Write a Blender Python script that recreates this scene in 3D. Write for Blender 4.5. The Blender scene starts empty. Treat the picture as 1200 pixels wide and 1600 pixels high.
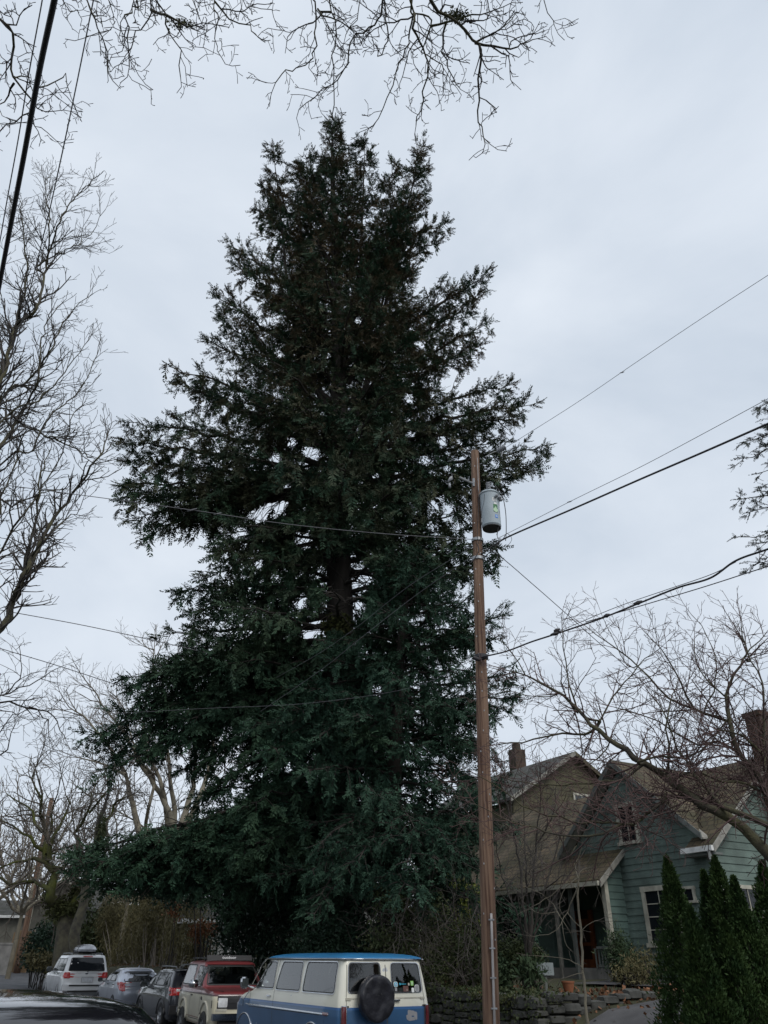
import bpy, bmesh, math, random
import numpy as np
from mathutils import Vector, Matrix
from mathutils.bvhtree import BVHTree
R_ = math.radians
C = bpy.context.scene.collection
# ------------------------------------------------------------------ camera maths
FPX = 1155.0; TH = R_(31.2); RO = R_(0.4); EYE = 1.9; AZ = R_(29)
RM = np.array((Matrix.Rotation(math.pi/2+TH, 3, 'X') @ Matrix.Rotation(RO, 3, 'Z')))
U = np.array([-math.sin(AZ), math.cos(AZ)]); V = np.array([math.cos(AZ), math.sin(AZ)])
CAM = np.array([0, 0, EYE])
def ray(x, y): return RM @ np.array([(x-600)/FPX, -(y-800)/FPX, -1.0])
def atD(x, y, D): d = ray(x, y); return CAM + d*(D/d[1])            # point at forward distance D metres
def atR(x, y, r): d = ray(x, y); return CAM + d*(r/np.linalg.norm(d))
def P(u, v, z=0.0): return (u*U[0]+v*V[0], u*U[1]+v*V[1], z)        # street frame: u along the street, v towards the houses
def to_uv(p): return p[0]*U[0]+p[1]*U[1], p[0]*V[0]+p[1]*V[1]
HEAD = math.pi/2 + AZ
def rb(u): return 0.0 if u < 16 else (0.006*(u-16) if u < 45 else .174+.028*(min(u, 90)-45))
def interp(x, xs, ys): return float(np.interp(x, xs, ys))
def gz(u, v):
    b = rb(u)
    if v < -1.3: return b+.14
    if v < 9.1: return b-.12
    if v < 10.8: return b+.13+.02*(v-9.1)
    a = interp(v, [10.8, 13.2, 16, 18, 60], [.18, 1.0, 1.28, 1.38, 1.7])
    c = interp(v, [10.8, 11.55, 11.75, 17, 60], [.18, .2, 1.18, 1.42, 1.7])
    t = min(1, max(0, (u-14.0)/.6)); f = min(1, max(0, (62-u)/10))
    w = c*f + (1-f)*a
    return b + a*(1-t) + w*t
# ------------------------------------------------------------------ materials
MAT = {}
def mat(name, col, rough=.7, metal=0.0, var=.25, scale=6.0, col2=None, bump=0.0, bscale=None, coat=0.0, spec=None, coord='Object', stretch=None, detail=6):
    m = bpy.data.materials.new(name); m.use_nodes = True; MAT[name] = m
    nt = m.node_tree; N = nt.nodes; Lk = nt.links; b = N['Principled BSDF']
    b.inputs['Roughness'].default_value = rough; b.inputs['Metallic'].default_value = metal
    if coat: b.inputs['Coat Weight'].default_value = coat; b.inputs['Coat Roughness'].default_value = .04
    if spec is not None: b.inputs['Specular IOR Level'].default_value = spec
    tc = N.new('ShaderNodeTexCoord'); mp = N.new('ShaderNodeMapping')
    if stretch: mp.inputs['Scale'].default_value = stretch
    Lk.new(tc.outputs[coord], mp.inputs[0])
    nz = N.new('ShaderNodeTexNoise'); nz.inputs['Scale'].default_value = scale; nz.inputs['Detail'].default_value = detail
    Lk.new(mp.outputs[0], nz.inputs[0])
    cr = N.new('ShaderNodeValToRGB')
    c1 = [c*(1-var) for c in col]; c2 = col2 if col2 else [min(1, c*(1+var)) for c in col]
    cr.color_ramp.elements[0].color = (*c1, 1); cr.color_ramp.elements[1].color = (*c2, 1)
    cr.color_ramp.elements[0].position = .33; cr.color_ramp.elements[1].position = .67
    Lk.new(nz.outputs[0], cr.inputs[0]); Lk.new(cr.outputs[0], b.inputs['Base Color'])
    if bump:
        n2 = N.new('ShaderNodeTexNoise'); n2.inputs['Scale'].default_value = bscale or scale*3; n2.inputs['Detail'].default_value = 5
        Lk.new(mp.outputs[0], n2.inputs[0])
        bp = N.new('ShaderNodeBump'); bp.inputs['Strength'].default_value = bump; bp.inputs['Distance'].default_value = .02
        Lk.new(n2.outputs[0], bp.inputs['Height']); Lk.new(bp.outputs[0], b.inputs['Normal'])
    m.diffuse_color = (*col, 1)
    return m
mat('asphalt', (.075, .078, .085), .75, var=.3, scale=1.2, bump=.5, bscale=90)
mat('concrete', (.24, .23, .215), .9, var=.25, scale=2, bump=.4, bscale=40)
mat('drive', (.07, .068, .07), .9, var=.3, scale=1.5, bump=.5, bscale=50)
mat('soil', (.040, .036, .018), .95, var=.4, scale=1.3, col2=(.055, .058, .026), bump=1, bscale=18)
mat('grass', (.05, .062, .02), .9, var=.3, scale=5)
mat('litter', (.17, .075, .035), .8, var=.45, scale=3)
mat('rock', (.058, .058, .052), .9, var=.45, scale=2.5, bump=1, bscale=9)
mat('moss', (.055, .062, .018), .95, var=.45, scale=5, bump=1, bscale=30)
mat('bark_dark', (.030, .025, .021), .95, var=.4, scale=3, bump=1, bscale=12, stretch=(1, 1, .25))
mat('bark_grey', (.10, .088, .072), .95, var=.45, scale=4, col2=(.12, .11, .07), bump=1, bscale=25)
mat('bark_mossy', (.060, .050, .040), .95, var=.3, scale=2.6, col2=(.085, .080, .040), bump=1, bscale=25)
mat('bark_moss_heavy', (.06, .055, .035), .95, var=.3, scale=1.2, col2=(.085, .095, .015), bump=1, bscale=25)
mat('twig_grey', (.060, .052, .046), .9, var=.3, scale=2)
mat('twig_dark', (.058, .051, .045), .9, var=.3, scale=2); mat('twig_red', (.088, .052, .048), .85, var=.3, scale=2)
mat('twig_over', (.055, .050, .052), .9, var=.3, scale=2)
mat('bark_pale', (.17, .15, .11), .9, var=.3, scale=1.5, bump=.6, bscale=15)
mat('twig_pale', (.13, .11, .09), .9, var=.3, scale=1.5)
def leafmat(name, c1, c2, c3=None, zlo=0, zhi=1, scale=.35, rough=.6):
    m = bpy.data.materials.new(name); m.use_nodes = True; MAT[name] = m
    N = m.node_tree.nodes; Lk = m.node_tree.links; b = N['Principled BSDF']
    b.inputs['Roughness'].default_value = rough; b.inputs['Specular IOR Level'].default_value = .12
    g = N.new('ShaderNodeNewGeometry'); nz = N.new('ShaderNodeTexNoise'); nz.inputs['Scale'].default_value = scale; nz.inputs['Detail'].default_value = 8
    nz.inputs['Roughness'].default_value = .75
    Lk.new(g.outputs['Position'], nz.inputs[0])
    cr = N.new('ShaderNodeValToRGB'); cr.color_ramp.elements[0].position = .36; cr.color_ramp.elements[1].position = .64
    cr.color_ramp.elements[0].color = (*c1, 1); cr.color_ramp.elements[1].color = (*c2, 1)
    Lk.new(nz.outputs[0], cr.inputs[0]); out = cr.outputs[0]
    if c3:      # the cone-bearing upper twigs are browner
        sx = N.new('ShaderNodeSeparateXYZ'); Lk.new(g.outputs['Position'], sx.inputs[0])
        mr = N.new('ShaderNodeMapRange'); mr.inputs[1].default_value = zlo; mr.inputs[2].default_value = zhi
        Lk.new(sx.outputs[2], mr.inputs[0])
        n2 = N.new('ShaderNodeTexNoise'); n2.inputs['Scale'].default_value = 1.1; n2.inputs['Detail'].default_value = 6
        Lk.new(g.outputs['Position'], n2.inputs[0])
        r2 = N.new('ShaderNodeValToRGB'); r2.color_ramp.elements[0].position = .42; r2.color_ramp.elements[1].position = .6
        Lk.new(n2.outputs[0], r2.inputs[0])
        mu = N.new('ShaderNodeMath'); mu.operation = 'MULTIPLY'; Lk.new(mr.outputs[0], mu.inputs[0]); Lk.new(r2.outputs[0], mu.inputs[1])
        mx = N.new('ShaderNodeMix'); mx.data_type = 'RGBA'
        Lk.new(mu.outputs[0], mx.inputs[0]); Lk.new(out, mx.inputs[6]); mx.inputs[7].default_value = (*c3, 1); out = mx.outputs[2]
    Lk.new(out, b.inputs['Base Color']); m.diffuse_color = (*c1, 1)
    return m
leafmat('needles', (.022, .054, .036), (.050, .090, .050), (.105, .080, .050), 8, 28)
leafmat('needles_blue', (.022, .052, .035), (.044, .084, .053), (.070, .072, .05), 16, 30, scale=.5)
leafmat('needles_side', (.035, .05, .04), (.06, .07, .05))
leafmat('laurel', (.020, .040, .026), (.038, .066, .04), rough=.35, scale=2)
leafmat('hedge_leaf', (.085, .075, .038), (.14, .125, .06), scale=.8)
leafmat('ivy_leaf', (.030, .050, .024), (.065, .070, .030), scale=1.5, rough=.45)
leafmat('yellow_leaf', (.18, .22, .05), (.24, .27, .07), scale=2)
leafmat('thuja', (.018, .040, .014), (.045, .075, .022), scale=3.5)
leafmat('shrub_leaf', (.03, .052, .028), (.055, .078, .038), scale=2)
leafmat('rust_leaf', (.12, .05, .022), (.20, .085, .04), scale=3)
mat('pole_wood', (.150, .068, .042), .85, var=.5, scale=3, col2=(.26, .165, .11), bump=1, bscale=14, stretch=(8, 8, .22))
mat('tank', (.34, .39, .42), .65, metal=0, var=.08, scale=3)
mat('tank_dark', (.06, .06, .062), .6, var=.2)
mat('galv', (.33, .34, .35), .5, metal=.6, var=.2, scale=8)
mat('porcelain', (.30, .31, .33), .3, var=.1)
mat('rubber_black', (.022, .021, .025), .6, var=.2)
mat('wire_grey', (.12, .12, .13), .6, var=.2)
mat('conduit', (.36, .34, .33), .6, var=.15, scale=3)
mat('sticker_green', (.03, .16, .05), .5, var=.1); mat('sticker_white', (.75, .76, .74), .5, var=.05)
mat('sticker_pale', (.45, .62, .42), .5, var=.08); mat('sticker_blue', (.06, .22, .62), .5, var=.1); mat('sticker_teal', (.05, .38, .52), .5, var=.1)
mat('sticker_lime', (.30, .58, .16), .5, var=.1); mat('sticker_brown', (.13, .06, .05), .5, var=.1); mat('sticker_grey', (.3, .3, .31), .5, var=.1)
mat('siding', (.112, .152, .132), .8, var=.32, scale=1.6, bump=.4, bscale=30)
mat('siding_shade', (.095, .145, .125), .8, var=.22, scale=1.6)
mat('trim', (.42, .40, .33), .6, var=.22, scale=5)
mat('trim_grey', (.24, .23, .20), .6, var=.25, scale=5); mat('trim_white', (.66, .66, .64), .6, var=.2, scale=5)
mat('trim_dark', (.13, .14, .13), .7, var=.2, scale=4)
mat('stucco_olive', (.085, .076, .045), .9, var=.25, scale=2, bump=.4)
mat('stucco_grey', (.12, .115, .095), .9, var=.2, scale=2)
mat('door_orange', (.24, .072, .022), .55, var=.3, scale=6, stretch=(1, 1, .3))
mat('door_dark', (.05, .02, .012), .4, var=.2)
mat('planks', (.20, .13, .07), .85, var=.35, scale=3, stretch=(4, 4, .4))
mat('terracotta', (.25, .09, .04), .8, var=.2); mat('panel_grey', (.22, .25, .25), .6, var=.1)
mat('iron', (.03, .03, .032), .6, var=.2); mat('skin_white', (.7, .68, .6), .6)
def shingle(name, c1, c2, mortar, w=.26, h=.19, k=1.35):
    m = bpy.data.materials.new(name); m.use_nodes = True; MAT[name] = m
    N = m.node_tree.nodes; Lk = m.node_tree.links; b = N['Principled BSDF']; b.inputs['Roughness'].default_value = .95
    tc = N.new('ShaderNodeTexCoord'); sx = N.new('ShaderNodeSeparateXYZ'); Lk.new(tc.outputs['Object'], sx.inputs[0])
    mu = N.new('ShaderNodeMath'); mu.operation = 'MULTIPLY'; mu.inputs[1].default_value = k; Lk.new(sx.outputs[2], mu.inputs[0])
    ad = N.new('ShaderNodeMath'); ad.operation = 'ADD'; Lk.new(sx.outputs[0], ad.inputs[0]); ad.inputs[1].default_value = 0
    cb = N.new('ShaderNodeCombineXYZ'); Lk.new(ad.outputs[0], cb.inputs[0]); Lk.new(mu.outputs[0], cb.inputs[1])
    nz0 = N.new('ShaderNodeTexNoise'); nz0.inputs['Scale'].default_value = 2.5; Lk.new(tc.outputs['Object'], nz0.inputs[0])
    vm = N.new('ShaderNodeVectorMath'); vm.operation = 'SCALE'; vm.inputs[3].default_value = .05; Lk.new(nz0.outputs['Color'], vm.inputs[0])
    va = N.new('ShaderNodeVectorMath'); Lk.new(cb.outputs[0], va.inputs[0]); Lk.new(vm.outputs[0], va.inputs[1])
    br = N.new('ShaderNodeTexBrick'); br.inputs['Scale'].default_value = 1; br.inputs['Brick Width'].default_value = w; br.inputs['Row Height'].default_value = h
    br.inputs['Mortar Size'].default_value = .016; br.inputs['Color1'].default_value = (*c1, 1); br.inputs['Color2'].default_value = (*c2, 1); br.inputs['Mortar'].default_value = (*mortar, 1)
    br.inputs['Bias'].default_value = -.1
    Lk.new(va.outputs[0], br.inputs[0])
    nz = N.new('ShaderNodeTexNoise'); nz.inputs['Scale'].default_value = 1.2; nz.inputs['Detail'].default_value = 8; Lk.new(tc.outputs['Object'], nz.inputs[0])
    cr = N.new('ShaderNodeValToRGB'); cr.color_ramp.elements[0].color = (.55, .6, .4, 1); cr.color_ramp.elements[1].color = (1.25, 1.2, 1.15, 1)
    cr.color_ramp.elements[0].position = .35; cr.color_ramp.elements[1].position = .65
    Lk.new(nz.outputs[0], cr.inputs[0])
    mx = N.new('ShaderNodeMix'); mx.data_type = 'RGBA'; mx.blend_type = 'MULTIPLY'; mx.inputs[0].default_value = 1
    Lk.new(br.outputs[0], mx.inputs[6]); Lk.new(cr.outputs[0], mx.inputs[7]); Lk.new(mx.outputs[2], b.inputs['Base Color'])
    bp = N.new('ShaderNodeBump'); bp.inputs['Strength'].default_value = .7; bp.inputs['Distance'].default_value = .02
    Lk.new(br.outputs['Color'], bp.inputs['Height']); Lk.new(bp.outputs[0], b.inputs['Normal'])
    return m
shingle('shingle_brown', (.105, .080, .052), (.070, .060, .040), (.035, .028, .02))
shingle('shingle_grey', (.065, .065, .065), (.05, .05, .052), (.03, .03, .03))
shingle('brick_dark', (.085, .05, .038), (.06, .045, .038), (.05, .047, .043), w=.22, h=.09, k=1.0)
shingle('brick_red', (.105, .050, .036), (.085, .048, .038), (.07, .06, .052), w=.22, h=.09, k=1.0)
# car finishes
def paint(name, col, rough=.25, metal=0.0, coat=1.0, dirt=.12): return mat(name, col, rough, metal, var=dirt, scale=1.6, coat=coat)
paint('paint_white', (.62, .63, .64)); paint('paint_silver', (.42, .45, .52), .3, .5); paint('paint_charcoal', (.030, .033, .042), .3, .3)
paint('paint_black', (.008, .008, .011), .12, .0); paint('paint_redroof', (.155, .022, .024), .35, coat=.5)
paint('paint_blueroof', (.035, .20, .42), .35, coat=.5)
mat('plastic_black', (.018, .018, .02), .5, var=.15); mat('tyre', (.022, .022, .023), .85, var=.3, scale=5, bump=.5, bscale=30)
mat('chrome', (.55, .56, .58), .18, metal=1, var=.1); mat('rim_alloy', (.40, .41, .43), .35, metal=.8, var=.1)
mat('glass_dark', (.012, .014, .017), .05, var=.1, spec=.35); mat('glass_grey', (.035, .042, .042), .06, var=.2, scale=2, spec=.7)
mat('lamp_red', (.42, .02, .02), .12, var=.2, scale=12, coat=1); mat('lamp_darkred', (.11, .010, .014), .2, var=.2, coat=1); mat('lamp_clear', (.6, .6, .6), .1, coat=1)
mat('seal', (.02, .02, .02), .5); mat('seam', (.03, .03, .03), .8, var=.1); mat('seam_cream', (.10, .095, .08), .8); mat('vinyl_black', (.013, .013, .018), .38, var=.3, scale=5, bump=1, bscale=6)
mat('plate', (.45, .47, .50), .5, var=.15, scale=20); mat('rack_grey', (.22, .23, .24), .4, metal=.5)
mat('box_grey', (.30, .31, .34), .25, var=.35, scale=3, coat=1); mat('letter_white', (.75, .75, .75), .5, var=.02)
def clear_glass():
    m = bpy.data.materials.new('glass_clear'); m.use_nodes = True; MAT['glass_clear'] = m; N = m.node_tree.nodes; Lk = m.node_tree.links; N.remove(N['Principled BSDF'])
    tr = N.new('ShaderNodeBsdfTransparent'); tr.inputs[0].default_value = (.52, .56, .54, 1); gl = N.new('ShaderNodeBsdfGlossy'); gl.inputs['Roughness'].default_value = .03
    lw = N.new('ShaderNodeLayerWeight'); lw.inputs[0].default_value = .5; pw = N.new('ShaderNodeMath'); pw.operation = 'POWER'; pw.inputs[1].default_value = 2.6; Lk.new(lw.outputs['Facing'], pw.inputs[0]); fr = N.new('ShaderNodeMapRange'); fr.inputs[3].default_value = .10; fr.inputs[4].default_value = .75; Lk.new(pw.outputs[0], fr.inputs[0]); mx = N.new('ShaderNodeMixShader'); Lk.new(fr.outputs[0], mx.inputs[0]); Lk.new(tr.outputs[0], mx.inputs[1]); Lk.new(gl.outputs[0], mx.inputs[2])
    tc = N.new('ShaderNodeTexCoord'); nz = N.new('ShaderNodeTexNoise'); nz.inputs['Scale'].default_value = 1.5; Lk.new(tc.outputs['Object'], nz.inputs[0]); bp = N.new('ShaderNodeBump'); bp.inputs['Distance'].default_value = .02; bp.inputs['Strength'].default_value = .15
    Lk.new(nz.outputs[0], bp.inputs['Height']); Lk.new(bp.outputs[0], gl.inputs['Normal']); Lk.new(mx.outputs[0], N['Material Output'].inputs[0])
clear_glass(); mat('seat_vinyl', (.05, .055, .065), .6, var=.2); mat('lining', (.10, .095, .085), .8, var=.2)
def twotone(name, lo, hi, z, third=None, edge=None, rough=.35, z0=None, slope=0.0, wear=(.45, .47, .5)):
    m = paint(name, lo, rough, coat=.6); N = m.node_tree.nodes; Lk = m.node_tree.links; b = N['Principled BSDF']
    base = b.inputs['Base Color'].links[0].from_socket
    tc = N.new('ShaderNodeTexCoord'); sx = N.new('ShaderNodeSeparateXYZ'); Lk.new(tc.outputs['Object'], sx.inputs[0])
    def gt(t, sock=2):
        g = N.new('ShaderNodeMath'); g.operation = 'GREATER_THAN'; Lk.new(sx.outputs[sock], g.inputs[0]); g.inputs[1].default_value = t; return g.outputs[0]
    def mixc(f, a, c):
        x = N.new('ShaderNodeMix'); x.data_type = 'RGBA'; Lk.new(f, x.inputs[0]); Lk.new(a, x.inputs[6])
        if isinstance(c, tuple): x.inputs[7].default_value = (*c, 1)
        else: Lk.new(c, x.inputs[7])
        return x.outputs[2]
    cur = base
    if edge: cur = mixc(gt(z-.04), cur, edge)
    nz = N.new('ShaderNodeTexNoise'); nz.inputs['Scale'].default_value = 2.2; nz.inputs['Detail'].default_value = 7; Lk.new(tc.outputs['Object'], nz.inputs[0])
    cr = N.new('ShaderNodeValToRGB'); cr.color_ramp.elements[0].color = (*[c*.86 for c in hi], 1); cr.color_ramp.elements[1].color = (*[c*1.08 for c in hi], 1)
    Lk.new(nz.outputs[0], cr.inputs[0])
    cur = mixc(gt(z), cur, cr.outputs[0])
    if third: cur = mixc(gt(third[1]), cur, third[0])
    # chipped and worn paint
    n3 = N.new('ShaderNodeTexNoise'); n3.inputs['Scale'].default_value = 5; n3.inputs['Detail'].default_value = 9; Lk.new(tc.outputs['Object'], n3.inputs[0])
    g3 = N.new('ShaderNodeMath'); g3.operation = 'GREATER_THAN'; g3.inputs[1].default_value = .70; Lk.new(n3.outputs[0], g3.inputs[0])
    cur = mixc(g3.outputs[0], cur, wear)
    Lk.new(cur, b.inputs['Base Color']); return m
twotone('van_paint', (.038, .105, .215), (.76, .74, .63), 1.15, edge=(.05, .14, .33))
twotone('red_cream', (.52, .48, .36), (.165, .030, .032), 1.12, edge=(.07, .018, .02), wear=(.3, .12, .1))
# ------------------------------------------------------------------ mesh helpers
def raw(name, verts, faces, m, parent=None, smooth=False, sharp=None):
    me = bpy.data.meshes.new(name)
    if isinstance(verts, np.ndarray) and isinstance(faces, np.ndarray):
        nv = len(verts); nf, k = faces.shape
        me.vertices.add(nv); me.vertices.foreach_set('co', verts.astype(np.float32).ravel())
        me.loops.add(nf*k); me.loops.foreach_set('vertex_index', faces.astype(np.int32).ravel())
        me.polygons.add(nf); me.polygons.foreach_set('loop_start', np.arange(0, nf*k, k, dtype=np.int32))
        me.update(calc_edges=True)
    else:
        me.from_pydata([tuple(v) for v in verts], [], [tuple(f) for f in faces]); me.update()
    if smooth:
        me.polygons.foreach_set('use_smooth', [True]*len(me.polygons))
        if sharp: me.set_sharp_from_angle(angle=R_(sharp))
    for mm in (m if isinstance(m, (list, tuple)) else [m]): me.materials.append(MAT[mm] if isinstance(mm, str) else mm)
    o = bpy.data.objects.new(name, me); C.objects.link(o)
    if parent: o.parent = parent
    return o
def thing(name, label, cat, loc=(0, 0, 0), rotz=0, group=None):
    o = bpy.data.objects.new(name, None); C.objects.link(o); o.location = loc; o.rotation_euler = (0, 0, rotz); o.empty_display_size = .2
    o['label'] = label; o['category'] = cat
    if group: o['group'] = group
    return o
def tag(o, label, cat, group=None, kind=None):
    if label: o['label'] = label
    if cat: o['category'] = cat
    if group: o['group'] = group
    if kind: o['kind'] = kind
    return o
class MB:
    def __init__(s): s.v = []; s.f = []
    def add(s, vs, fs):
        o = len(s.v); s.v += [tuple(map(float, p)) for p in vs]; s.f += [tuple(i+o for i in f) for f in fs]; return s
    def box(s, x0, x1, y0, y1, z0, z1, f=None):
        vs = [(x, y, z) for x in (x0, x1) for y in (y0, y1) for z in (z0, z1)]
        if f: vs = [f(*p) for p in vs]
        return s.add(vs, [(0, 1, 3, 2), (4, 6, 7, 5), (0, 4, 5, 1), (2, 3, 7, 6), (0, 2, 6, 4), (1, 5, 7, 3)])
    def prism(s, poly, off):
        n = len(poly); a = [np.array(p, float) for p in poly]; b = [p+np.array(off, float) for p in a]
        return s.add(a+b, [tuple(range(n-1, -1, -1)), tuple(range(n, 2*n))]+[(i, (i+1) % n, n+(i+1) % n, n+i) for i in range(n)])
    def tube(s, pts, r, n=8, cap=True):
        pts = [np.array(p, float) for p in pts]; m = len(pts); rs = r if isinstance(r, (list, tuple)) else [r]*m
        vs = []
        for i, p in enumerate(pts):
            t = pts[min(i+1, m-1)]-pts[max(i-1, 0)]; t /= (np.linalg.norm(t)+1e-9)
            ref = np.array([0, 0, 1.]) if abs(t[2]) < .9 else np.array([1., 0, 0])
            a = np.cross(t, ref); a /= np.linalg.norm(a); b = np.cross(t, a)
            vs += [p+rs[i]*(a*math.cos(2*math.pi*k/n)+b*math.sin(2*math.pi*k/n)) for k in range(n)]
        fs = [(i*n+k, i*n+(k+1) % n, (i+1)*n+(k+1) % n, (i+1)*n+k) for i in range(m-1) for k in range(n)]
        if cap: fs += [tuple(range(n-1, -1, -1)), tuple((m-1)*n+k for k in range(n))]
        return s.add(vs, fs)
    def build(s, name, m, parent=None, smooth=False, sharp=None, world=False):
        vs = s.v
        if world and parent is not None:
            l = parent.location; vs = [(p[0]-l.x, p[1]-l.y, p[2]-l.z) for p in vs]
        return raw(name, vs, s.f, m, parent, smooth, sharp)
class Tubes:
    """collects thousands of branch polylines and turns them into one mesh"""
    def __init__(s): s.g = {}
    def add(s, pts, rad, n): s.g.setdefault(n, []).append((pts, rad))
    def arrays(s):
        VV = []; FF = []; off = 0
        for n, L in s.g.items():
            lens = np.array([len(p) for p, _ in L]); Pn = np.array([q for p, _ in L for q in p], float); Rn = np.array([q for _, r in L for q in r], float)
            starts = np.concatenate([[0], np.cumsum(lens)[:-1]]); ends = starts+lens-1
            nx = np.minimum(np.arange(len(Pn))+1, np.repeat(ends, lens)); pv = np.maximum(np.arange(len(Pn))-1, np.repeat(starts, lens))
            t = Pn[nx]-Pn[pv]; t /= (np.linalg.norm(t, axis=1, keepdims=True)+1e-9)
            chord = Pn[ends]-Pn[starts]; chord /= (np.linalg.norm(chord, axis=1, keepdims=True)+1e-9)
            ref = np.where(np.abs(chord[:, 2:3]) < .8, np.array([[0, 0, 1.]]), np.array([[1., .3, 0]])); ref = np.repeat(ref, lens, axis=0)
            a = np.cross(t, ref); a /= (np.linalg.norm(a, axis=1, keepdims=True)+1e-9); b = np.cross(t, a)
            ang = 2*np.pi*np.arange(n)/n
            ring = Pn[:, None, :]+Rn[:, None, None]*(a[:, None, :]*np.cos(ang)[None, :, None]+b[:, None, :]*np.sin(ang)[None, :, None])
            VV.append(ring.reshape(-1, 3))
            mask = np.ones(len(Pn), bool); mask[ends] = False; idx = np.nonzero(mask)[0]
            k = np.arange(n); k2 = (k+1) % n
            F = np.stack([idx[:, None]*n+k, idx[:, None]*n+k2, (idx[:, None]+1)*n+k2, (idx[:, None]+1)*n+k], axis=2).reshape(-1, 4)
            FF.append(F+off); off += len(Pn)*n
        return np.concatenate(VV), np.concatenate(FF)
    def build(s, name, m, parent, smooth=True):
        v, f = s.arrays(); l = parent.location if parent else (0, 0, 0)
        return raw(name, v-np.array(l), f, m, parent, smooth)
def kites(base, d, w, L, W, mid=.45):
    """arrays -> leaf quads"""
    a = base; b = base+d*(L*mid)[:, None]+w*(W*.5)[:, None]; c = base+d*L[:, None]; e = base+d*(L*mid)[:, None]-w*(W*.5)[:, None]
    v = np.stack([a, b, c, e], axis=1).reshape(-1, 3); return v, np.arange(len(v)).reshape(-1, 4)
def nrm(a): return a/(np.linalg.norm(a, axis=-1, keepdims=True)+1e-9)
def leaves(name, pts, size, m, parent, rng, up=0.0, ratio=.55, vary=.5, dirs=None):
    n = len(pts); d = rng.normal(size=(n, 3)) if dirs is None else dirs+rng.normal(scale=.45, size=(n, 3))
    d[:, 2] += up; d = nrm(d); w = nrm(np.cross(d, rng.normal(size=(n, 3)))); L = size*(1+vary*rng.uniform(-1, 1, n))
    v, f = kites(pts, d, w, L, L*ratio); l = parent.location if parent else (0, 0, 0)
    return raw(name, v-np.array(l), f, m, parent)
def ellip(rng, n, c, r, shell=.5):
    d = nrm(rng.normal(size=(n, 3))); rad = (shell+(1-shell)*rng.random(n))[:, None]**1.0
    return np.array(c)+d*rad*np.array(r)
# ------------------------------------------------------------------ world, sun, camera
sc = bpy.context.scene
w = bpy.data.worlds.new('World'); sc.world = w; w.use_nodes = True
N = w.node_tree.nodes; Lk = w.node_tree.links; bg = N['Background']
sky = N.new('ShaderNodeTexSky'); sky.sky_type = 'NISHITA'; sky.sun_disc = False; sky.sun_elevation = R_(48); sky.sun_rotation = R_(150)
sky.air_density = 1; sky.dust_density = 3
tc = N.new('ShaderNodeTexCoord'); mp = N.new('ShaderNodeMapping'); mp.inputs['Scale'].default_value = (1, 1, 1.6); mp.inputs['Rotation'].default_value = (.5, .2, .4)
Lk.new(tc.outputs['Generated'], mp.inputs[0])
nz = N.new('ShaderNodeTexNoise'); nz.inputs['Scale'].default_value = 2.3; nz.inputs['Detail'].default_value = 8; nz.inputs['Roughness'].default_value = .52; nz.inputs['Distortion'].default_value = .3
Lk.new(mp.outputs[0], nz.inputs[0])
cr = N.new('ShaderNodeValToRGB'); cr.color_ramp.elements[0].position = .36; cr.color_ramp.elements[1].position = .68
cr.color_ramp.elements[0].color = (6.25, 7.05, 8.1, 1); cr.color_ramp.elements[1].color = (8.3, 8.95, 9.8, 1)     # overcast cloud deck, in the sky texture's own units
Lk.new(nz.outputs[0], cr.inputs[0])
mx = N.new('ShaderNodeMix'); mx.data_type = 'RGBA'; mx.inputs[0].default_value = .93
Lk.new(sky.outputs[0], mx.inputs[6]); Lk.new(cr.outputs[0], mx.inputs[7]); Lk.new(mx.outputs[2], bg.inputs[0]); bg.inputs[1].default_value = .1
sun = bpy.data.lights.new('sun', 'SUN'); sun.energy = 1.5; sun.angle = R_(25); sun.color = (1, .97, .92)
so = bpy.data.objects.new('sun', sun); C.objects.link(so); so.rotation_euler = (R_(42), 0, R_(30))
cd = bpy.data.cameras.new('camera'); cd.sensor_fit = 'VERTICAL'; cd.sensor_height = 36; cd.lens = FPX/1600*36; cd.clip_end = 2000; cd.clip_start = .05
co = bpy.data.objects.new('camera', cd); C.objects.link(co); co.location = (0, 0, EYE)
co.rotation_euler = (Matrix.Rotation(math.pi/2+TH, 3, 'X') @ Matrix.Rotation(RO, 3, 'Z')).to_euler()
sc.camera = co; sc.view_settings.view_transform = 'Standard'; sc.view_settings.look = 'None'; sc.view_settings.exposure = 0; sc.view_settings.gamma = 1
sc.cycles.max_bounces = 4; sc.cycles.diffuse_bounces = 2; sc.cycles.glossy_bounces = 3
rs = np.random.RandomState
# ------------------------------------------------------------------ ground
def sheet(name, us, vs, zf, m, kind='structure', dz=0):
    vv = [P(u, v, zf(u, v)+dz) for u in us for v in vs]; n = len(vs)
    ff = [(i*n+j, i*n+j+1, (i+1)*n+j+1, (i+1)*n+j) for i in range(len(us)-1) for j in range(n-1)]
    ff = [f[::-1] for f in ff]
    o = raw(name, vv, ff, m, None, True); o['kind'] = kind; return o
US = sorted(set([-200, -100, -60, -30, -15, -5, 0, 5]+[6+.4*i for i in range(60)]+list(range(31, 100, 2))+[105, 120, 150, 200, 300, 450]))
VS = sorted(set([-400, -200, -80, -40, -20, -8, -3, -1.31, -1.3, -1.0, 9.09, 9.1, 9.4, 10, 10.8, 11.3, 11.55, 11.65, 11.75, 12, 12.5, 13.2, 14, 15, 16, 17, 18, 20, 24, 30, 40, 60, 100, 200, 400]))
rn = rs(3)
noise = {}
def gz2(u, v): return gz(u, v)+(rn.uniform(-.025, .025) if (v > 11.7 and u > 0) else 0)
sheet('ground', US, VS, gz2, 'soil')
sheet('road', US, [-1.15, 1, 4, 7, 8.95], lambda u, v: rb(u)+.0*v, 'asphalt')
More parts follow.
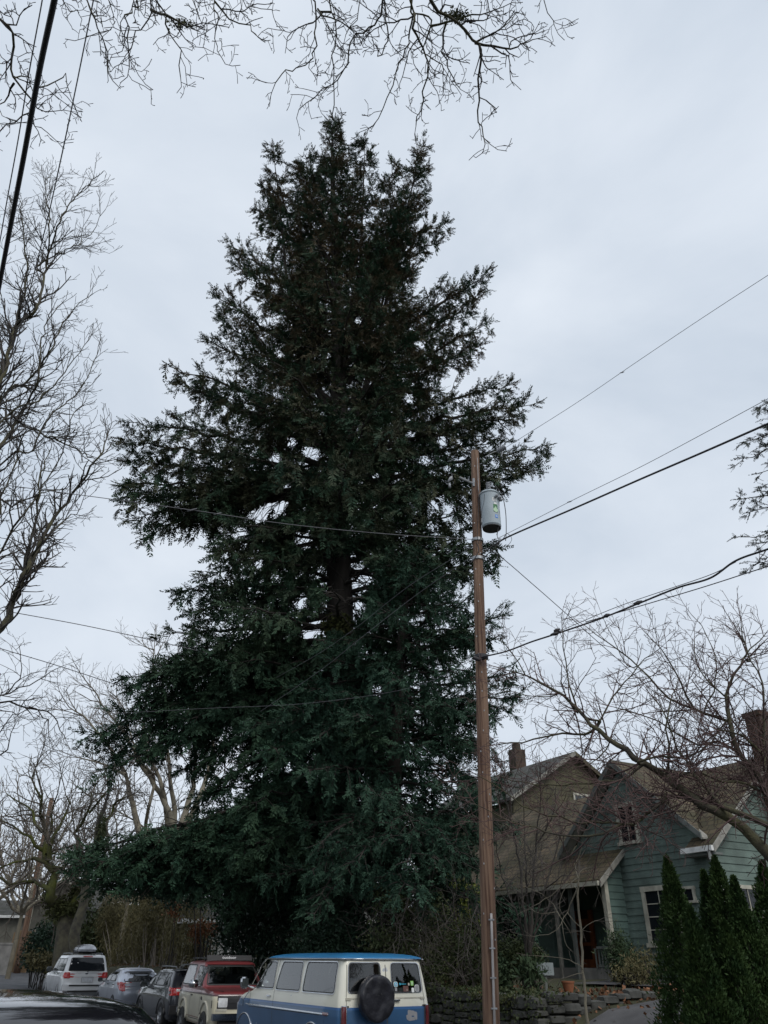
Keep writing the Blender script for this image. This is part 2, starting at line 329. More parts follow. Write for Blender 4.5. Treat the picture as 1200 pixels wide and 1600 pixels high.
# kerbs
for nm, v0 in (('kerb', -1.30), ('kerb', 8.95)):
    kb = MB()
    for a, b in zip(US[:-1], US[1:]):
        vs = [P(u, v, rb(u)+z) for u in (a, b) for v in (v0, v0+.15) for z in (-.1, .15)]
        kb.add(vs, [(0, 1, 3, 2), (4, 6, 7, 5), (0, 4, 5, 1), (2, 3, 7, 6), (0, 2, 6, 4), (1, 5, 7, 3)])
    o = kb.build(nm, 'concrete'); o['kind'] = 'structure'
# sidewalk: sheet with joints left dark by small gaps
swv, swf = [], []
u = 14.8
sw = MB()
u = -10.0
while u < 110:
    du = 1.5 if u < 60 else 3
    vs = [P(uu, vv, gz(uu, vv if vv < 10.8 else 10.79)+zz) for uu in (u, u+du-.02) for vv in (10.0, 11.2) for zz in (-.05, .035)]
    sw.add(vs, [(0, 1, 3, 2), (4, 6, 7, 5), (0, 4, 5, 1), (2, 3, 7, 6), (0, 2, 6, 4), (1, 5, 7, 3)]); u += du
o = sw.build('pavement', 'concrete'); o['kind'] = 'structure'
dr = [9.2, 10, 10.8, 11.5, 12.3, 13.2, 14, 15, 16, 16.8, 17.6]
def dz(u, v): return max(gz(11, v), rb(u)+.19)+.045
sheet('driveway', [10.6, 11.4, 12.2, 13.0, 13.95], dr, dz, 'drive')
sheet('garden_path', [14.6, 16, 17.5], [15.4, 16, 17, 17.9], lambda u, v: gz(18, v)+.05, 'drive')
# grass and litter
g = rs(5)
def scatter(n, u0, u1, v0, v1, seed):
    r = rs(seed); uu = r.uniform(u0, u1, n); vv = r.uniform(v0, v1, n)
    return np.array([P(a, b, gz(a, b)+.01) for a, b in zip(uu, vv)])
gp = np.concatenate([scatter(5000, 7, 10.5, 11, 17, 1), scatter(6000, 28, 75, 9.15, 9.95, 2), scatter(1500, 14.8, 30, 11.8, 15, 4), scatter(2500, 40, 75, 11.3, 13.5, 6)])
d = np.tile([[0, 0, 1.]], (len(gp), 1))
o = leaves('grass', gp, .10, 'grass', None, g, dirs=d, ratio=.14); tag(o, 'short winter grass on verge and yard', None, kind='stuff')
o['label'] = 'short winter grass on verge and yard'
lp = np.concatenate([scatter(500, 14.0, 22, 11.7, 14.5, 11), scatter(420, 10.5, 15, 10.8, 17, 12), scatter(200, 7, 11, 11, 16, 13), scatter(260, 14.0, 14.9, 12, 17, 14), scatter(800, 30, 60, 10.5, 13, 15)])
lp[:, 2] += .03
o = leaves('fallen_leaves', lp, .09, 'litter', None, g, ratio=.8); tag(o, 'brown fallen leaves scattered on the yard edge', None, kind='stuff')
# ------------------------------------------------------------------ stone retaining wall
r = random.Random(8)
wall = thing('stone_wall', 'low mossy dry stone retaining wall behind the parked van', 'stone wall', P(20, 11.6, .2))
def rock(mb, c, s, rr):
    """split field stone: a block with knocked-off corners"""
    n = 9; a0 = rr.uniform(0, 1); ring = []
    for k in range(n):
        a = 2*math.pi*(k+rr.uniform(-.22, .22))/n; ca, sa_ = math.cos(a), math.sin(a)
        ring.append((math.copysign(abs(ca)**.5, ca)*rr.uniform(.86, 1.06), math.copysign(abs(sa_)**.5, sa_)*rr.uniform(.84, 1.08)))
    lay = [(-1.0, .80), (-.82, .95), (0, 1.0), (.75, .96), (1, .78)]; vs = []
    for d, k in lay:
        tl = rr.uniform(-.05, .05)
        for (a, b) in ring: vs.append(P(c[0]+a*s[0]*k, c[1]+(d+tl*a)*s[1], c[2]+b*s[2]*k) if s[0] > .12 or True else 0)
    fs = [(i*n+k, i*n+(k+1) % n, (i+1)*n+(k+1) % n, (i+1)*n+k) for i in range(4) for k in range(n)]+[tuple(range(n-1, -1, -1)), tuple(4*n+k for k in range(n))]
    mb.add(vs, fs)
ms = MB(); u = 14.2
while u < 34:      # stacks of uneven stones; every column breaks its courses at other heights
    wcol = r.uniform(.3, .62); z = .14
    while z < 1.22:
        h = r.choice([.12, .15, .18, .22, .27]); k = 1 if wcol < .45 or r.random() < .5 else 2
        for q in range(k): rock(ms, (u+wcol*(q+.5)/k+r.uniform(-.03, .03), 11.60+.10*(z-.2)+r.uniform(-.04, .05), rb(u)+z+h/2), (wcol/2/k*1.04, .17, h/2*.97), r)
        z += h
    u += wcol*.99
v = 11.8
while v < 14.6:
    wcol = r.uniform(.3, .5); z = gz(11, v)-.1
    while z < 1.2: h = r.choice([.14, .18, .22]); rock(ms, (14.22+.05*z+r.uniform(-.03, .03), v+wcol/2, z+h/2), (.16, wcol/2*1.03, h/2*.97), r); z += h
    v += wcol
ms.build('stones', 'rock', wall, world=True)
pts = []
rg = rs(9)
for i in range(7000):
    u = rg.uniform(14, 33); c = rg.random()
    if math.sin(u*1.7)+math.sin(u*.63+1) < -.7: continue
    pts.append(P(u, 11.42+.3*c*rg.random(), rb(u)+1.26-.75*c**1.6*rg.random()))
leaves('moss', np.array(pts), .05, 'moss', wall, rg, ratio=.7)
pts = []
for i in range(15000):
    u = rg.uniform(14, 32); c = rg.random()**2
    if math.sin(u*1.1+2)+.6*math.sin(u*2.3) < -.75: continue
    pts.append(P(u, 11.38+.9*rg.random()*(1-c), rb(u)+1.30-.9*c+.08*rg.random()))
o = leaves('ivy', np.array(pts), .055, 'ivy_leaf', None, rg, ratio=.8); tag(o, 'dark ivy ground cover trailing over the stone wall', None, kind='stuff')
# ------------------------------------------------------------------ conifers
def frond_templates(rng, n=7, dense=1.0):
    T = []
    for _ in range(n):
        B, D_, W_, L_, Wd = [], [], [], [], []
        def k(b, d, w, L, W): B.append(b); D_.append(d); W_.append(w); L_.append(L); Wd.append(W)
        bend = rng.uniform(-.15, .1)
        ax = lambda x: np.array([x, 0.04*math.sin(5*x), bend*x*x])
        for i in range(8):
            x = .04+.115*i
            for s in (-1, 1):
                a = R_(rng.uniform(32, 62)); l = (.36*(1-.68*x))*rng.uniform(.6, 1.25)
                d = np.array([math.cos(a), s*math.sin(a), rng.uniform(-.42, .25)]); d /= np.linalg.norm(d)
                k(ax(x), d, np.array([-s*math.sin(a)*.9, math.cos(a), rng.uniform(-.7, .7)]), l, .080)
                if rng.random() < .22: # tertiary
                    p = ax(x)+d*l*.4; a2 = a+R_(rng.uniform(25, 50))*rng.choice([-1, 1])
                    k(p, np.array([math.cos(a2), s*math.sin(a2), rng.uniform(-.4, .2)]), np.array([0, .6, .8]), l*.55, .065)
        for x0 in (.0, .3, .62):
            k(ax(x0), nrm(np.array([1, 0, bend*(2*x0+.3)])), np.array([0, 1., 0]), .40, .09); k(ax(x0), nrm(np.array([1, 0, bend*(2*x0+.3)])), np.array([0, 0., 1]), .40, .08)
        v, f = kites(np.array(B), nrm(np.array(D_)), nrm(np.array(W_)), np.array(L_), np.array(Wd)); T.append(v)
    m = min(len(t) for t in T); return [t[:m] for t in T]
FR = frond_templates(rs(21))
def place_fronds(name, O, D, S, m, parent, rng, keep=None, flat=.55, extra_w=1.0):
    O = np.array(O); D = nrm(np.array(D)); S = np.array(S)
    if keep is not None: k = keep(O+D*S[:, None]*.5); O, D, S = O[k], D[k], S[k]
    up = np.tile([[0, 0, 1.]], (len(O), 1))+rng.normal(scale=flat, size=O.shape)
    Y = nrm(np.cross(up, D)); Z = np.cross(D, Y); V_ = []
    ti = rng.randint(0, len(FR), len(O))
    for i, T in enumerate(FR):
        s = ti == i
        if not s.any(): continue
        o, x, y, z, q = O[s], D[s], Y[s], Z[s], S[s][:, None, None]
        V_.append((o[:, None, :]+q*(T[None, :, 0:1]*x[:, None, :]+T[None, :, 1:2]*y[:, None, :]*extra_w+T[None, :, 2:3]*z[:, None, :])).reshape(-1, 3))
    v = np.concatenate(V_); l = parent.location
    print(name, len(O), 'fronds', len(v)//4, 'leaf quads')
    return raw(name, v-np.array(l), np.arange(len(v)).reshape(-1, 4), m, parent)
UPV = np.array([0, 0, 1.])
def bez(p0, p1, p2, n):
    t = np.linspace(0, 1, n)[:, None]; return (1-t)**2*p0+2*(1-t)*t*p1+t*t*p2
def conifer_branch(T, FO, FD, FS, p0, p2, lift, r0, rng, start=.22, step=.33, lmax=2.3, droop=.16, fs=.75, hang=0.0, dens=1.0, upness=0.0, k2=.30):
    p0 = np.array(p0, float); p2 = np.array(p2, float); L = np.linalg.norm(p2-p0)
    mid = (p0+p2)/2+UPV*lift*L; nseg = max(5, int(L/.55)); pts = bez(p0, mid, p2, nseg+1)
    pts[1:-1] += rng.normal(scale=.035*min(L, 3)**.5, size=(nseg-1, 3))
    T.add(pts, np.linspace(r0, .012, nseg+1), 6 if r0 > .05 else 4)
    ns = max(2, int(L*(1-start)/(step*.80)))
    for i in range(ns):
        s = start+(1-start)*(i+rng.random())/ns; x = s*nseg; j = min(int(x), nseg-1); c = pts[j]+(pts[j+1]-pts[j])*(x-j)
        t = nrm(pts[min(j+1, nseg)]-pts[j]); side = nrm(np.cross(t, UPV)+1e-6)
        for sg in (-1, 1):
            if rng.random() > .9*dens: continue
            d2 = nrm(t*rng.uniform(.35, .9)+side*sg*rng.uniform(.4, 1.0)+UPV*(rng.uniform(-.65, .42)+upness))
            l2 = min(lmax, k2*L*(1-s)+.45)*rng.uniform(.6, 1.25); n2 = max(2, int(l2/.19)); q = c.copy(); dd = d2.copy(); sp = [q.copy()]
            for a in range(n2):
                dd = nrm(dd-UPV*droop*.65*rng.uniform(0, 1.5)+rng.normal(scale=.12, size=3)); q = q+dd*(l2/n2); sp.append(q.copy())
                if rng.random() < .93*dens or a == n2-1:
                    lat = nrm(np.cross(dd, UPV))*rng.choice([-1, 1])
                    FO.append(q-dd*.12); FD.append(dd*.8+lat*rng.uniform(.1, .9)+UPV*(rng.uniform(-.8, .6)+upness*.5)); FS.append(fs*rng.uniform(.55, 1.1))
                if rng.random() < hang*.7: FO.append(q.copy()); FD.append(np.array([rng.normal(0, .15), rng.normal(0, .15), -1])); FS.append(fs*rng.uniform(.8, 1.5))
            for _k in range(3): FO.append(q-dd*.05*_k); FD.append(dd+rng.normal(scale=.45, size=3)+UPV*.1); FS.append(fs*rng.uniform(.4, .75))
            T.add(sp, np.linspace(.022, .006, len(sp)), 3)
        FO.append(c); FD.append(t*.7+side*rng.normal(0, .6)+UPV*rng.uniform(-.2, .8)); FS.append(fs*rng.uniform(.5, .9))
    FO.append(p2); FD.append(nrm(p2-pts[-3])+UPV*rng.uniform(-.1, .2)); FS.append(fs)
    return pts
def proj_px(Q):
    c = (np.asarray(Q)-CAM) @ RM; return 600+FPX*c[:, 0]/-c[:, 2], 800-FPX*c[:, 1]/-c[:, 2]
rng = rs(77); TD = 27.0
tp = [(536, 1500), (531, 1300), (530, 1100), (531, 950), (527, 800), (530, 650), (528, 500), (524, 380), (519, 280), (519, 200)]
TR = np.array([atD(x, y, TD) for x, y in tp]); TR[0][2] = gz(*to_uv(TR[0]))-.1
tree = thing('conifer_tree', 'towering dark conifer with ragged crown behind the parked van', 'tree', tuple(TR[0]))
def on_trunk(z): return np.array([np.interp(z, TR[:, 2], TR[:, k]) for k in range(3)])
wood = Tubes(); FO, FD, FS = [], [], []
zz = np.linspace(TR[0][2], TR[-1][2], 40); tpts = [on_trunk(z) for z in zz]; rad = np.interp(zz, [1, 3, 13, 24, 36, 46], [.95, .74, .54, .40, .22, .03])
trunkT = Tubes(); trunkT.add(tpts, rad, 16)
tips = [ # tip px x, y, attach px y, lift, depth shift
 (412,295,420,.1,0),(405,330,450,.08,.5),(366,388,520,.08,0),(367,415,545,.05,-.6),(338,465,600,.05,0),(347,500,640,.03,.5),(327,532,650,.05,0),
 (268,573,680,.06,0),(278,600,700,.02,-.6),(300,610,715,.02,.5),(198,660,735,.08,0),(190,692,750,.05,-.5),(205,720,760,.0,.6),(180,760,780,.08,0),(184,785,790,.12,-.5),(212,812,790,.16,0),(226,840,790,.22,.3),(262,800,790,.12,-.3),
 (335,868,815,.08,0),(350,845,810,.05,-1.),(320,905,840,.06,0),(330,935,860,.08,.5),(277,925,905,-.03,0),(300,958,915,.05,-.5),(252,993,960,-.02,0),(262,1030,975,.06,.5),(200,1058,1000,.02,0),(228,1085,1010,.08,-.6),(212,1110,1030,.08,.4),
 (140,1152,1060,.12,0),(160,1172,1070,.1,.5),(152,1222,1080,.16,0),(305,1255,1130,.1,0),(320,1300,1180,.08,.4),(212,1072,1020,.08,-.5),(232,1118,1050,.08,.3),(252,1160,1080,.08,-.4),(268,1210,1110,.08,.2),(250,1050,1000,.06,-.8),(280,1130,1060,.06,-1.),(170,1340,1260,.06,.2),(150,1378,1300,.04,-.8),(200,1352,1265,.06,-.6),(235,1335,1250,.06,.5),(265,1360,1270,.06,-.4),(300,1340,1260,.05,.4),(190,1395,1300,.05,-1.),(122,1335,1250,.06,0),(148,1352,1270,.05,-.7),(180,1380,1280,.08,.3),(118,1350,1290,.02,-1.2),(215,1330,1220,.06,-1),(240,1385,1290,.06,-.5),(290,1395,1280,.08,.3),
 (697,348,440,.05,0),(682,378,480,.05,.5),(664,320,430,.05,0),(762,430,580,.04,0),(745,468,600,.0,-.5),(720,455,590,.05,.4),(758,508,640,.05,0),(752,540,660,.05,.5),(700,560,680,.05,-.8),(832,632,700,.08,0),(797,600,690,.06,.5),(800,650,720,.04,-.5),(768,655,735,.04,.3),(775,690,740,.04,0),
 (849,697,770,.04,0),(838,725,785,.05,-.4),(795,748,800,.05,.3),(760,765,810,.05,0),(735,800,850,.05,0),(778,855,880,.05,0),(768,885,900,.05,.4),(735,900,930,.08,-.4),(725,830,850,.05,.5)]
for (x, y, ya, lift, dd) in tips:
    tip = atD(x, y, TD+dd); za = atD(530, ya, TD)[2]
    p0 = on_trunk(za); L = np.linalg.norm(tip-p0)
    conifer_branch(wood, FO, FD, FS, p0, tip, lift, .05+.011*L, rng, start=.12, hang=.12 if y > 700 else .03, lmax=1.9, fs=.66 if y < 700 else .74)
# leaders: the upper trunk divides into several tops
leads = [([(512,640),(468,560),(448,440),(438,330),(426,228)], .16), ([(540,560),(562,440),(566,330),(571,215)], .14), ([(535,720),(585,560),(612,430),(638,320),(657,232)], .18), ([(505,560),(490,420),(482,300),(478,245)], .10), ([(522,360),(519,260),(520,192)], .12), ([(545,600),(600,470),(615,350),(612,255)],.1)]
for pl, r0 in leads:
    pp = np.array([atD(x, y, TD+random.Random(x).uniform(-.8, .8)*(i/3)) for i, (x, y) in enumerate(pl)]); n = 26
    tt = np.linspace(0, len(pp)-1, n); cur = np.stack([np.interp(tt, range(len(pp)), pp[:, k]) for k in range(3)], 1)
    for _ in range(2): cur[1:-1] = (cur[:-2]+2*cur[1:-1]+cur[2:])/4
    wood.add(cur, np.linspace(r0, .012, n), 7)
    ln = np.sum(np.linalg.norm(np.diff(cur, axis=0), axis=1)); nb = int(ln*3.0)
    for i in range(nb):
        s = .12+.88*(i+rng.random())/nb; x = s*(n-1); j = min(int(x), n-2); c = cur[j]+(cur[j+1]-cur[j])*(x-j); a = rng.uniform(0, 2*np.pi)
        L = (.28+1.75*(1-s)**.85)*rng.uniform(.45, 1.3)
        tip = c+np.array([math.cos(a)*L, math.sin(a)*L, L*rng.uniform(.15, .8)])
        conifer_branch(wood, FO, FD, FS, c, tip, -.05, .02, rng, start=.1, step=.3, lmax=.8, fs=.56, droop=.05, upness=.15)
# the body of the crown all round the trunk
wz = [(3.5, 5.2), (6, 5.2), (9, 6.0), (13, 6.2), (16, 6.0), (18.5, 7.0), (22, 6.8), (26, 6.0), (30, 4.8), (34, 3.8), (37, 2.8), (40, 1.6), (45, .8)]
nb = 205
for i in range(nb):
    f = (i+rng.random())/nb; z0 = 4.0+38*f**1.12; a = i*2.399+rng.uniform(-.4, .4)
    L = interp(z0, *zip(*wz))*rng.uniform(.5, 1.0)*(1-.12*abs(math.cos(a)))
    if z0 > 23 and rng.random() < .38: continue
    if -.5 < math.sin(a+math.pi) and z0 < 12: L *= .95
    rise = interp(z0, [3, 10, 18, 30, 45], [-.28, -.18, .05, .28, .5])
    p0 = on_trunk(z0); tip = p0+np.array([math.cos(a)*L, math.sin(a)*L, rise*L])
    conifer_branch(wood, FO, FD, FS, p0, tip, .07, .04+.009*L, rng, start=.08, hang=.12 if z0 < 20 else .03, lmax=2.1, step=.40, fs=.74 if z0 < 24 else .64)
gaps = [(462,222,15),(485,200,15),(545,198,9),(547,215,8),(608,215,18),(600,232,10),(625,235,12),(452,245,8),(474,240,8),(632,215,12),(590,190,12),(395,230,12),(474,845,13),(432,790,16),(405,805,12),(490,985,18),(565,905,17),(560,945,10),(545,985,9),(485,712,12),(600,470,7),(575,600,8),(560,500,6),(520,440,5),(660,720,7),(620,745,8),(690,690,8),(700,800,8),(590,745,7),(470,940,9),(455,690,8),(400,880,8),(640,620,7),(430,905,7),(590,1080,8),(350,640,7),(700,600,10),(715,650,9),(690,470,8),(655,540,6),(430,450,7),(420,500,6),(640,680,6),(720,720,6),(300,690,5),(560,1250,6),(430,720,9),(446,765,7),(380,835,8),(610,700,7),(585,790,6)]
def keep(Q):
    x, y = proj_px(Q); k = np.ones(len(Q), bool)
    for gx, gy, gr in gaps: k &= ((x-gx)**2+((y-gy)*.9)**2) > (gr*1.25)**2
    # nothing hangs in front of the bare stretch of trunk, and the crown keeps its open left and right bays
    k &= ~((x > 508) & (x < 556) & (y > 868) & (y < 985) & (Q[:, 1] < TD+.3))
    k &= ~((x < 298) & (y > 614) & (y < 641)); k &= ~((x < 240) & (y > 600) & (y < 652)); k &= ~((x < 292) & (y > 1238) & (y < 1296)); k &= ~((x > 180) & (x < 268) & (y > 1195) & (y < 1245)); k &= ~((y > 1465)); k &= ~((y < 800) & (x < 178)); k &= ~((y > 860) & (y < 915) & (x < 300)); k &= ~((y > 1400) & (x < 300) & (y > 1400+(300-x)*-.1))
    return k
place_fronds('crown', FO, FD, FS, 'needles', tree, rng, keep)
wood.build('branch', 'bark_dark', tree); tk = trunkT.build('trunk', 'bark_dark', tree)
mp_ = ellip(rng, 1500, atD(528, 990, 26.3), (.7, .4, .9), .2); leaves('moss', mp_, .16, 'moss', tree, rng)
mo = bpy.data.objects.get('moss')
# second, bluer conifer to the right
S2 = 24.6
sp = [(608, 1500), (612, 1300), (618, 1150), (625, 1030), (632, 950), (636, 890)]
SR = np.array([atD(x, y, S2) for x, y in sp]); SR[0][2] = gz(*to_uv(SR[0]))-.1
spruce = thing('spruce_tree', 'shorter blue-green spruce growing in front of the towering conifer', 'tree', tuple(SR[0]))
def on2(z): return np.array([np.interp(z, SR[:, 2], SR[:, k]) for k in range(3)])
wood2 = Tubes(); tr2 = Tubes(); zz = np.linspace(SR[0][2], SR[-1][2], 24); tr2.add([on2(z) for z in zz], np.interp(zz, [1, 3, 9, 18], [.42, .34, .2, .03]), 12)
F2O, F2D, F2S = [], [], []
t2 = [(560,908,960,0,0),(592,915,960,0,-.5),(660,905,960,.03,0),(700,915,980,.05,0),(735,930,1000,.05,0),(783,962,1030,.05,.4),(770,1000,1050,.05,.3),(798,1052,1090,.05,0),(806,1090,1100,.06,0),(792,1108,1110,.08,.4),(770,1120,1120,.1,0),(745,1165,1140,.08,-.3),(765,1185,1150,.08,.3),(735,1215,1180,.08,0),(762,1255,1220,.06,.3),(742,1300,1250,.06,0),(725,1340,1280,.05,-.5),(700,1385,1300,.06,.5),
 (575,1130,1100,.05,-1.5),(600,1080,1060,.05,-1.5),(520,1030,1060,.0,-1.5),(480,1075,1090,.02,-1.8),(440,1110,1120,.05,-2),(400,1130,1140,.05,-1.5),(500,1150,1120,.06,-2.2)]
for (x, y, ya, lift, dd) in t2:
    tip = atD(x, y, S2+dd); p0 = on2(atD(620, ya, S2)[2]); L = np.linalg.norm(tip-p0)
    conifer_branch(wood2, F2O, F2D, F2S, p0, tip, lift, .03+.008*L, rng, start=.2, hang=.15, lmax=1.5, fs=.54, step=.28)
# low limbs reaching towards the street, their sprays catching the light
for (x, y, ya, D, fr) in [(700,1320,1300,21.5,.5),(650,1300,1290,21,.5),(610,1310,1290,21,.5),(560,1345,1300,21,.5),(680,1350,1320,21.3,.5),(500,1320,1290,22,.5),(488,1360,1300,22,.5),(500,1400,1310,22,.5),(490,1430,1330,22,.5),(540,1360,1330,21.5,.5),(640,1345,1320,20.8,.5),(720,1335,1330,21.8,.5)]:
    tip = atD(x, y, D); p0 = on2(atD(620, ya-30, S2)[2]); L = np.linalg.norm(tip-p0)
    conifer_branch(wood2, F2O, F2D, F2S, p0, tip, .12, .03+.008*L, rng, start=.3, hang=.1, lmax=1.0, fs=.40, droop=.12, step=.26)
for i in range(75):
    f = (i+rng.random())/75; z0 = 3.6+12.5*f; a = i*2.399; L = interp(z0, [3, 6, 10, 13, 16.5], [4.6, 4.4, 3.6, 2.5, .8])*rng.uniform(.6, 1)
    p0 = on2(z0); tip = p0+np.array([math.cos(a)*L, math.sin(a)*L, -.12*L])
    conifer_branch(wood2, F2O, F2D, F2S, p0, tip, .08, .03+.008*L, rng, start=.2, hang=.18, lmax=1.5, fs=.56, step=.32)
place_fronds('crown', F2O, F2D, F2S, 'needles_blue', spruce, rng, keep)
wood2.build('branch', 'bark_dark', spruce); tr2.build('trunk', 'bark_dark', spruce)
# conifer at the right edge of the picture
D3 = 27; b3 = atD(1400, 1440, D3); b3[2] = gz(*to_uv(b3))-.1
edge = thing('conifer_tree', 'sparse conifer with only its branch tips at the right edge of the sky', 'tree', tuple(b3))
w3 = Tubes(); E1, E2, E3 = [], [], []
top3 = atD(1290, 470, D3); tr3 = Tubes(); tr3.add([b3+(top3-b3)*t for t in np.linspace(0, 1, 14)], np.linspace(.5, .05, 14), 10)
for (x, y, dx) in [(1188,636,.05),(1195,655,0),(1165,690,0),(1158,716,.02),(1185,700,.05),(1156,780,-.03),(1172,800,0),(1190,760,.05),(1163,838,-.05),(1180,850,.03),(1172,878,0),(1196,872,0),(1185,740,0),(1205,680,0),(1215,820,0)]:
    tip = atD(x, y, D3+dx*20); f = min(.95, max(.05, (tip[2]+1.0-b3[2])/(top3[2]-b3[2]))); p0 = b3+(top3-b3)*f
    conifer_branch(w3, E1, E2, E3, p0, tip, .02, .06, rng, start=.35, step=.5, lmax=1.1, fs=.5, dens=.75)
place_fronds('crown', E1, E2, E3, 'needles_side', edge, rng); w3.build('branch', 'bark_dark', edge); tr3.build('trunk', 'bark_dark', edge)
# ------------------------------------------------------------------ bare broadleaf trees
def vadd(a, b, k=1.0): return (a[0]+b[0]*k, a[1]+b[1]*k, a[2]+b[2]*k)
def vn(a): l = math.sqrt(a[0]*a[0]+a[1]*a[1]+a[2]*a[2])+1e-9; return (a[0]/l, a[1]/l, a[2]/l)
def grow(T, p, d, L, r, lvl, c, R):
    seg = c['seg'][lvl]; n = max(2, int(L/seg)); st = L/n; pts = [p]; rr = [r]; wd = c['wander'][lvl]; tr = c['trop'][lvl]; end = max(c['rmin'], r*.45)
    dirs = []
    for i in range(n):
        d = vn((d[0]+R.gauss(0, wd), d[1]+R.gauss(0, wd), d[2]+R.gauss(0, wd)+tr)); p = vadd(p, d, st); pts.append(p); dirs.append(d); rr.append(r+(end-r)*(i+1)/n)
    T.add(pts, rr, 6 if r > .03 else (4 if r > .012 else 3))
    if lvl+1 < len(c['seg']): spawn(T, pts, dirs, rr, L, lvl+1, c, R, c.get('s0', .15))
def spawn(T, pts, dirs, rr, L, lvl, c, R, s0=.1):
    k = max(1, int(L*(1-s0)/c['gap'][lvl]+R.random())); n = len(dirs)
    for j in range(k):
        s = s0+(1-s0)*(j+R.random())/k; x = s*n; i = min(int(x), n-1); f = x-i; a, b = pts[i], pts[i+1]; p = (a[0]+(b[0]-a[0])*f, a[1]+(b[1]-a[1])*f, a[2]+(b[2]-a[2])*f); d = dirs[i]
        q = vn((R.gauss(0, 1), R.gauss(0, 1), R.gauss(0, 1)+c.get('up', 0))); dt = q[0]*d[0]+q[1]*d[1]+q[2]*d[2]; q = vn((q[0]-d[0]*dt, q[1]-d[1]*dt, q[2]-d[2]*dt))
        an = R_(R.uniform(*c['ang'])); cd_ = (d[0]*math.cos(an)+q[0]*math.sin(an), d[1]*math.cos(an)+q[1]*math.sin(an), d[2]*math.cos(an)+q[2]*math.sin(an))
        ll = c['len'][lvl]*R.uniform(.45, 1.25)*(1-.45*s)
        grow(T, p, cd_, ll, min(rr[i]*.7, c['rad'][lvl]*R.uniform(.7, 1.2)), lvl, c, R)
def limb(T, TL, pl, D, r0, r1, c, R, s0=.1, dvar=0.0, mode='D', moss=None, tips=1.0):
    """guided limb: pl = picture points, D = distance (or pair near/far)"""
    D0, D1 = D if isinstance(D, tuple) else (D, D); m = len(pl)
    K = [(atD if mode == 'D' else atR)(x, y, D0+(D1-D0)*i/max(1, m-1)+R.uniform(-1, 1)*dvar) if not isinstance(x, np.ndarray) else x for i, (x, y) in enumerate(pl)]
    return limb3(T, TL, K, r0, r1, c, R, s0, tips)
def limb3(T, TL, K, r0, r1, c, R, s0=.1, tips=1.0, snap=0.0):
    K = [np.array(k, float) for k in K]
    if snap and TL.g:      # side limbs spring from the nearest point of a limb that is already there
        A = np.array([q for L in TL.g.values() for p, _ in L for q in p], float); dd = np.linalg.norm(A-K[0], axis=1); j = int(dd.argmin())
        if .02 < dd[j] < snap: K = ([A[j]]+K) if dd[j] > .12 else ([A[j]]+K[1:])
    E = [2*K[0]-K[1]]+K+[2*K[-1]-K[-2]]; pts = []
    for i in range(1, len(E)-2):
        L = np.linalg.norm(E[i+1]-E[i]); n = max(2, int(L/(c['seg'][0]*.8)))
        for j in range(n):
            t = j/n; a, b, cc, d = E[i-1], E[i], E[i+1], E[i+2]
            pts.append(.5*((2*b)+(cc-a)*t+(2*a-5*b+4*cc-d)*t*t+(3*b-a-3*cc+d)*t**3))
    pts.append(K[-1]); n = len(pts)-1; w_ = c['wander'][0]*c['seg'][0]*.5
    pts = [tuple(p+np.array([R.gauss(0, w_) for _ in range(3)])) if 0 < i < n else tuple(p) for i, p in enumerate(pts)]
    rr = [r0+(r1-r0)*(i/n)**.7 for i in range(n+1)]
    TL.add(pts, rr, 8 if r0 > .05 else 6)
    dirs = [vn(vadd(b, a, -1)) for a, b in zip(pts[:-1], pts[1:])]; L = sum(math.dist(a, b) for a, b in zip(pts[:-1], pts[1:]))
    spawn(T, pts, dirs, rr, L*tips, 1, c, R, s0)
    grow(T, pts[-1], dirs[-1], c['len'][1]*c.get('endk', .6), r1, 1, c, R)
    return pts, rr
def mossy(TL, R, pts, rr, n, size=.05):
    pass
# overhead street tree: trunk behind the viewer, limbs arching over the street
cfgO = dict(seg=[.09, .06, .045, .035], wander=[.22, .34, .38, .35], trop=[0, -.03, -.01, 0], gap=[0, .12, .085, .075], len=[0, .42, .20, .08], rad=[0, .0085, .0056, .0038], rmin=.0030, endk=.35, ang=(38, 72), s0=.12)
R = random.Random(4); TT, TL = Tubes(), Tubes()
ob = np.array([3.6, -4.2, .0]); ob[2] = gz(*to_uv(ob))
over = thing('street_tree', 'bare lichen-covered branches of a street tree arching overhead at top centre', 'tree', tuple(ob))
fork = np.array([2.2, -1.6, 6.2])
hubs = {'a': np.array([1.2, .9, 8.7]), 'b': np.array([-.6, .6, 8.6])}
TL.add([ob, ob+[0, .1, 1.5], [3.3, -3.6, 3.2], [2.8, -2.6, 5], fork], [.36, .3, .27, .24, .2], 12)
TL.add([fork, [1.8, -.4, 7.6], hubs['a']], [.16, .11, .07], 8); TL.add([fork, [.6, -.6, 7.7], hubs['b']], [.14, .1, .06], 8)
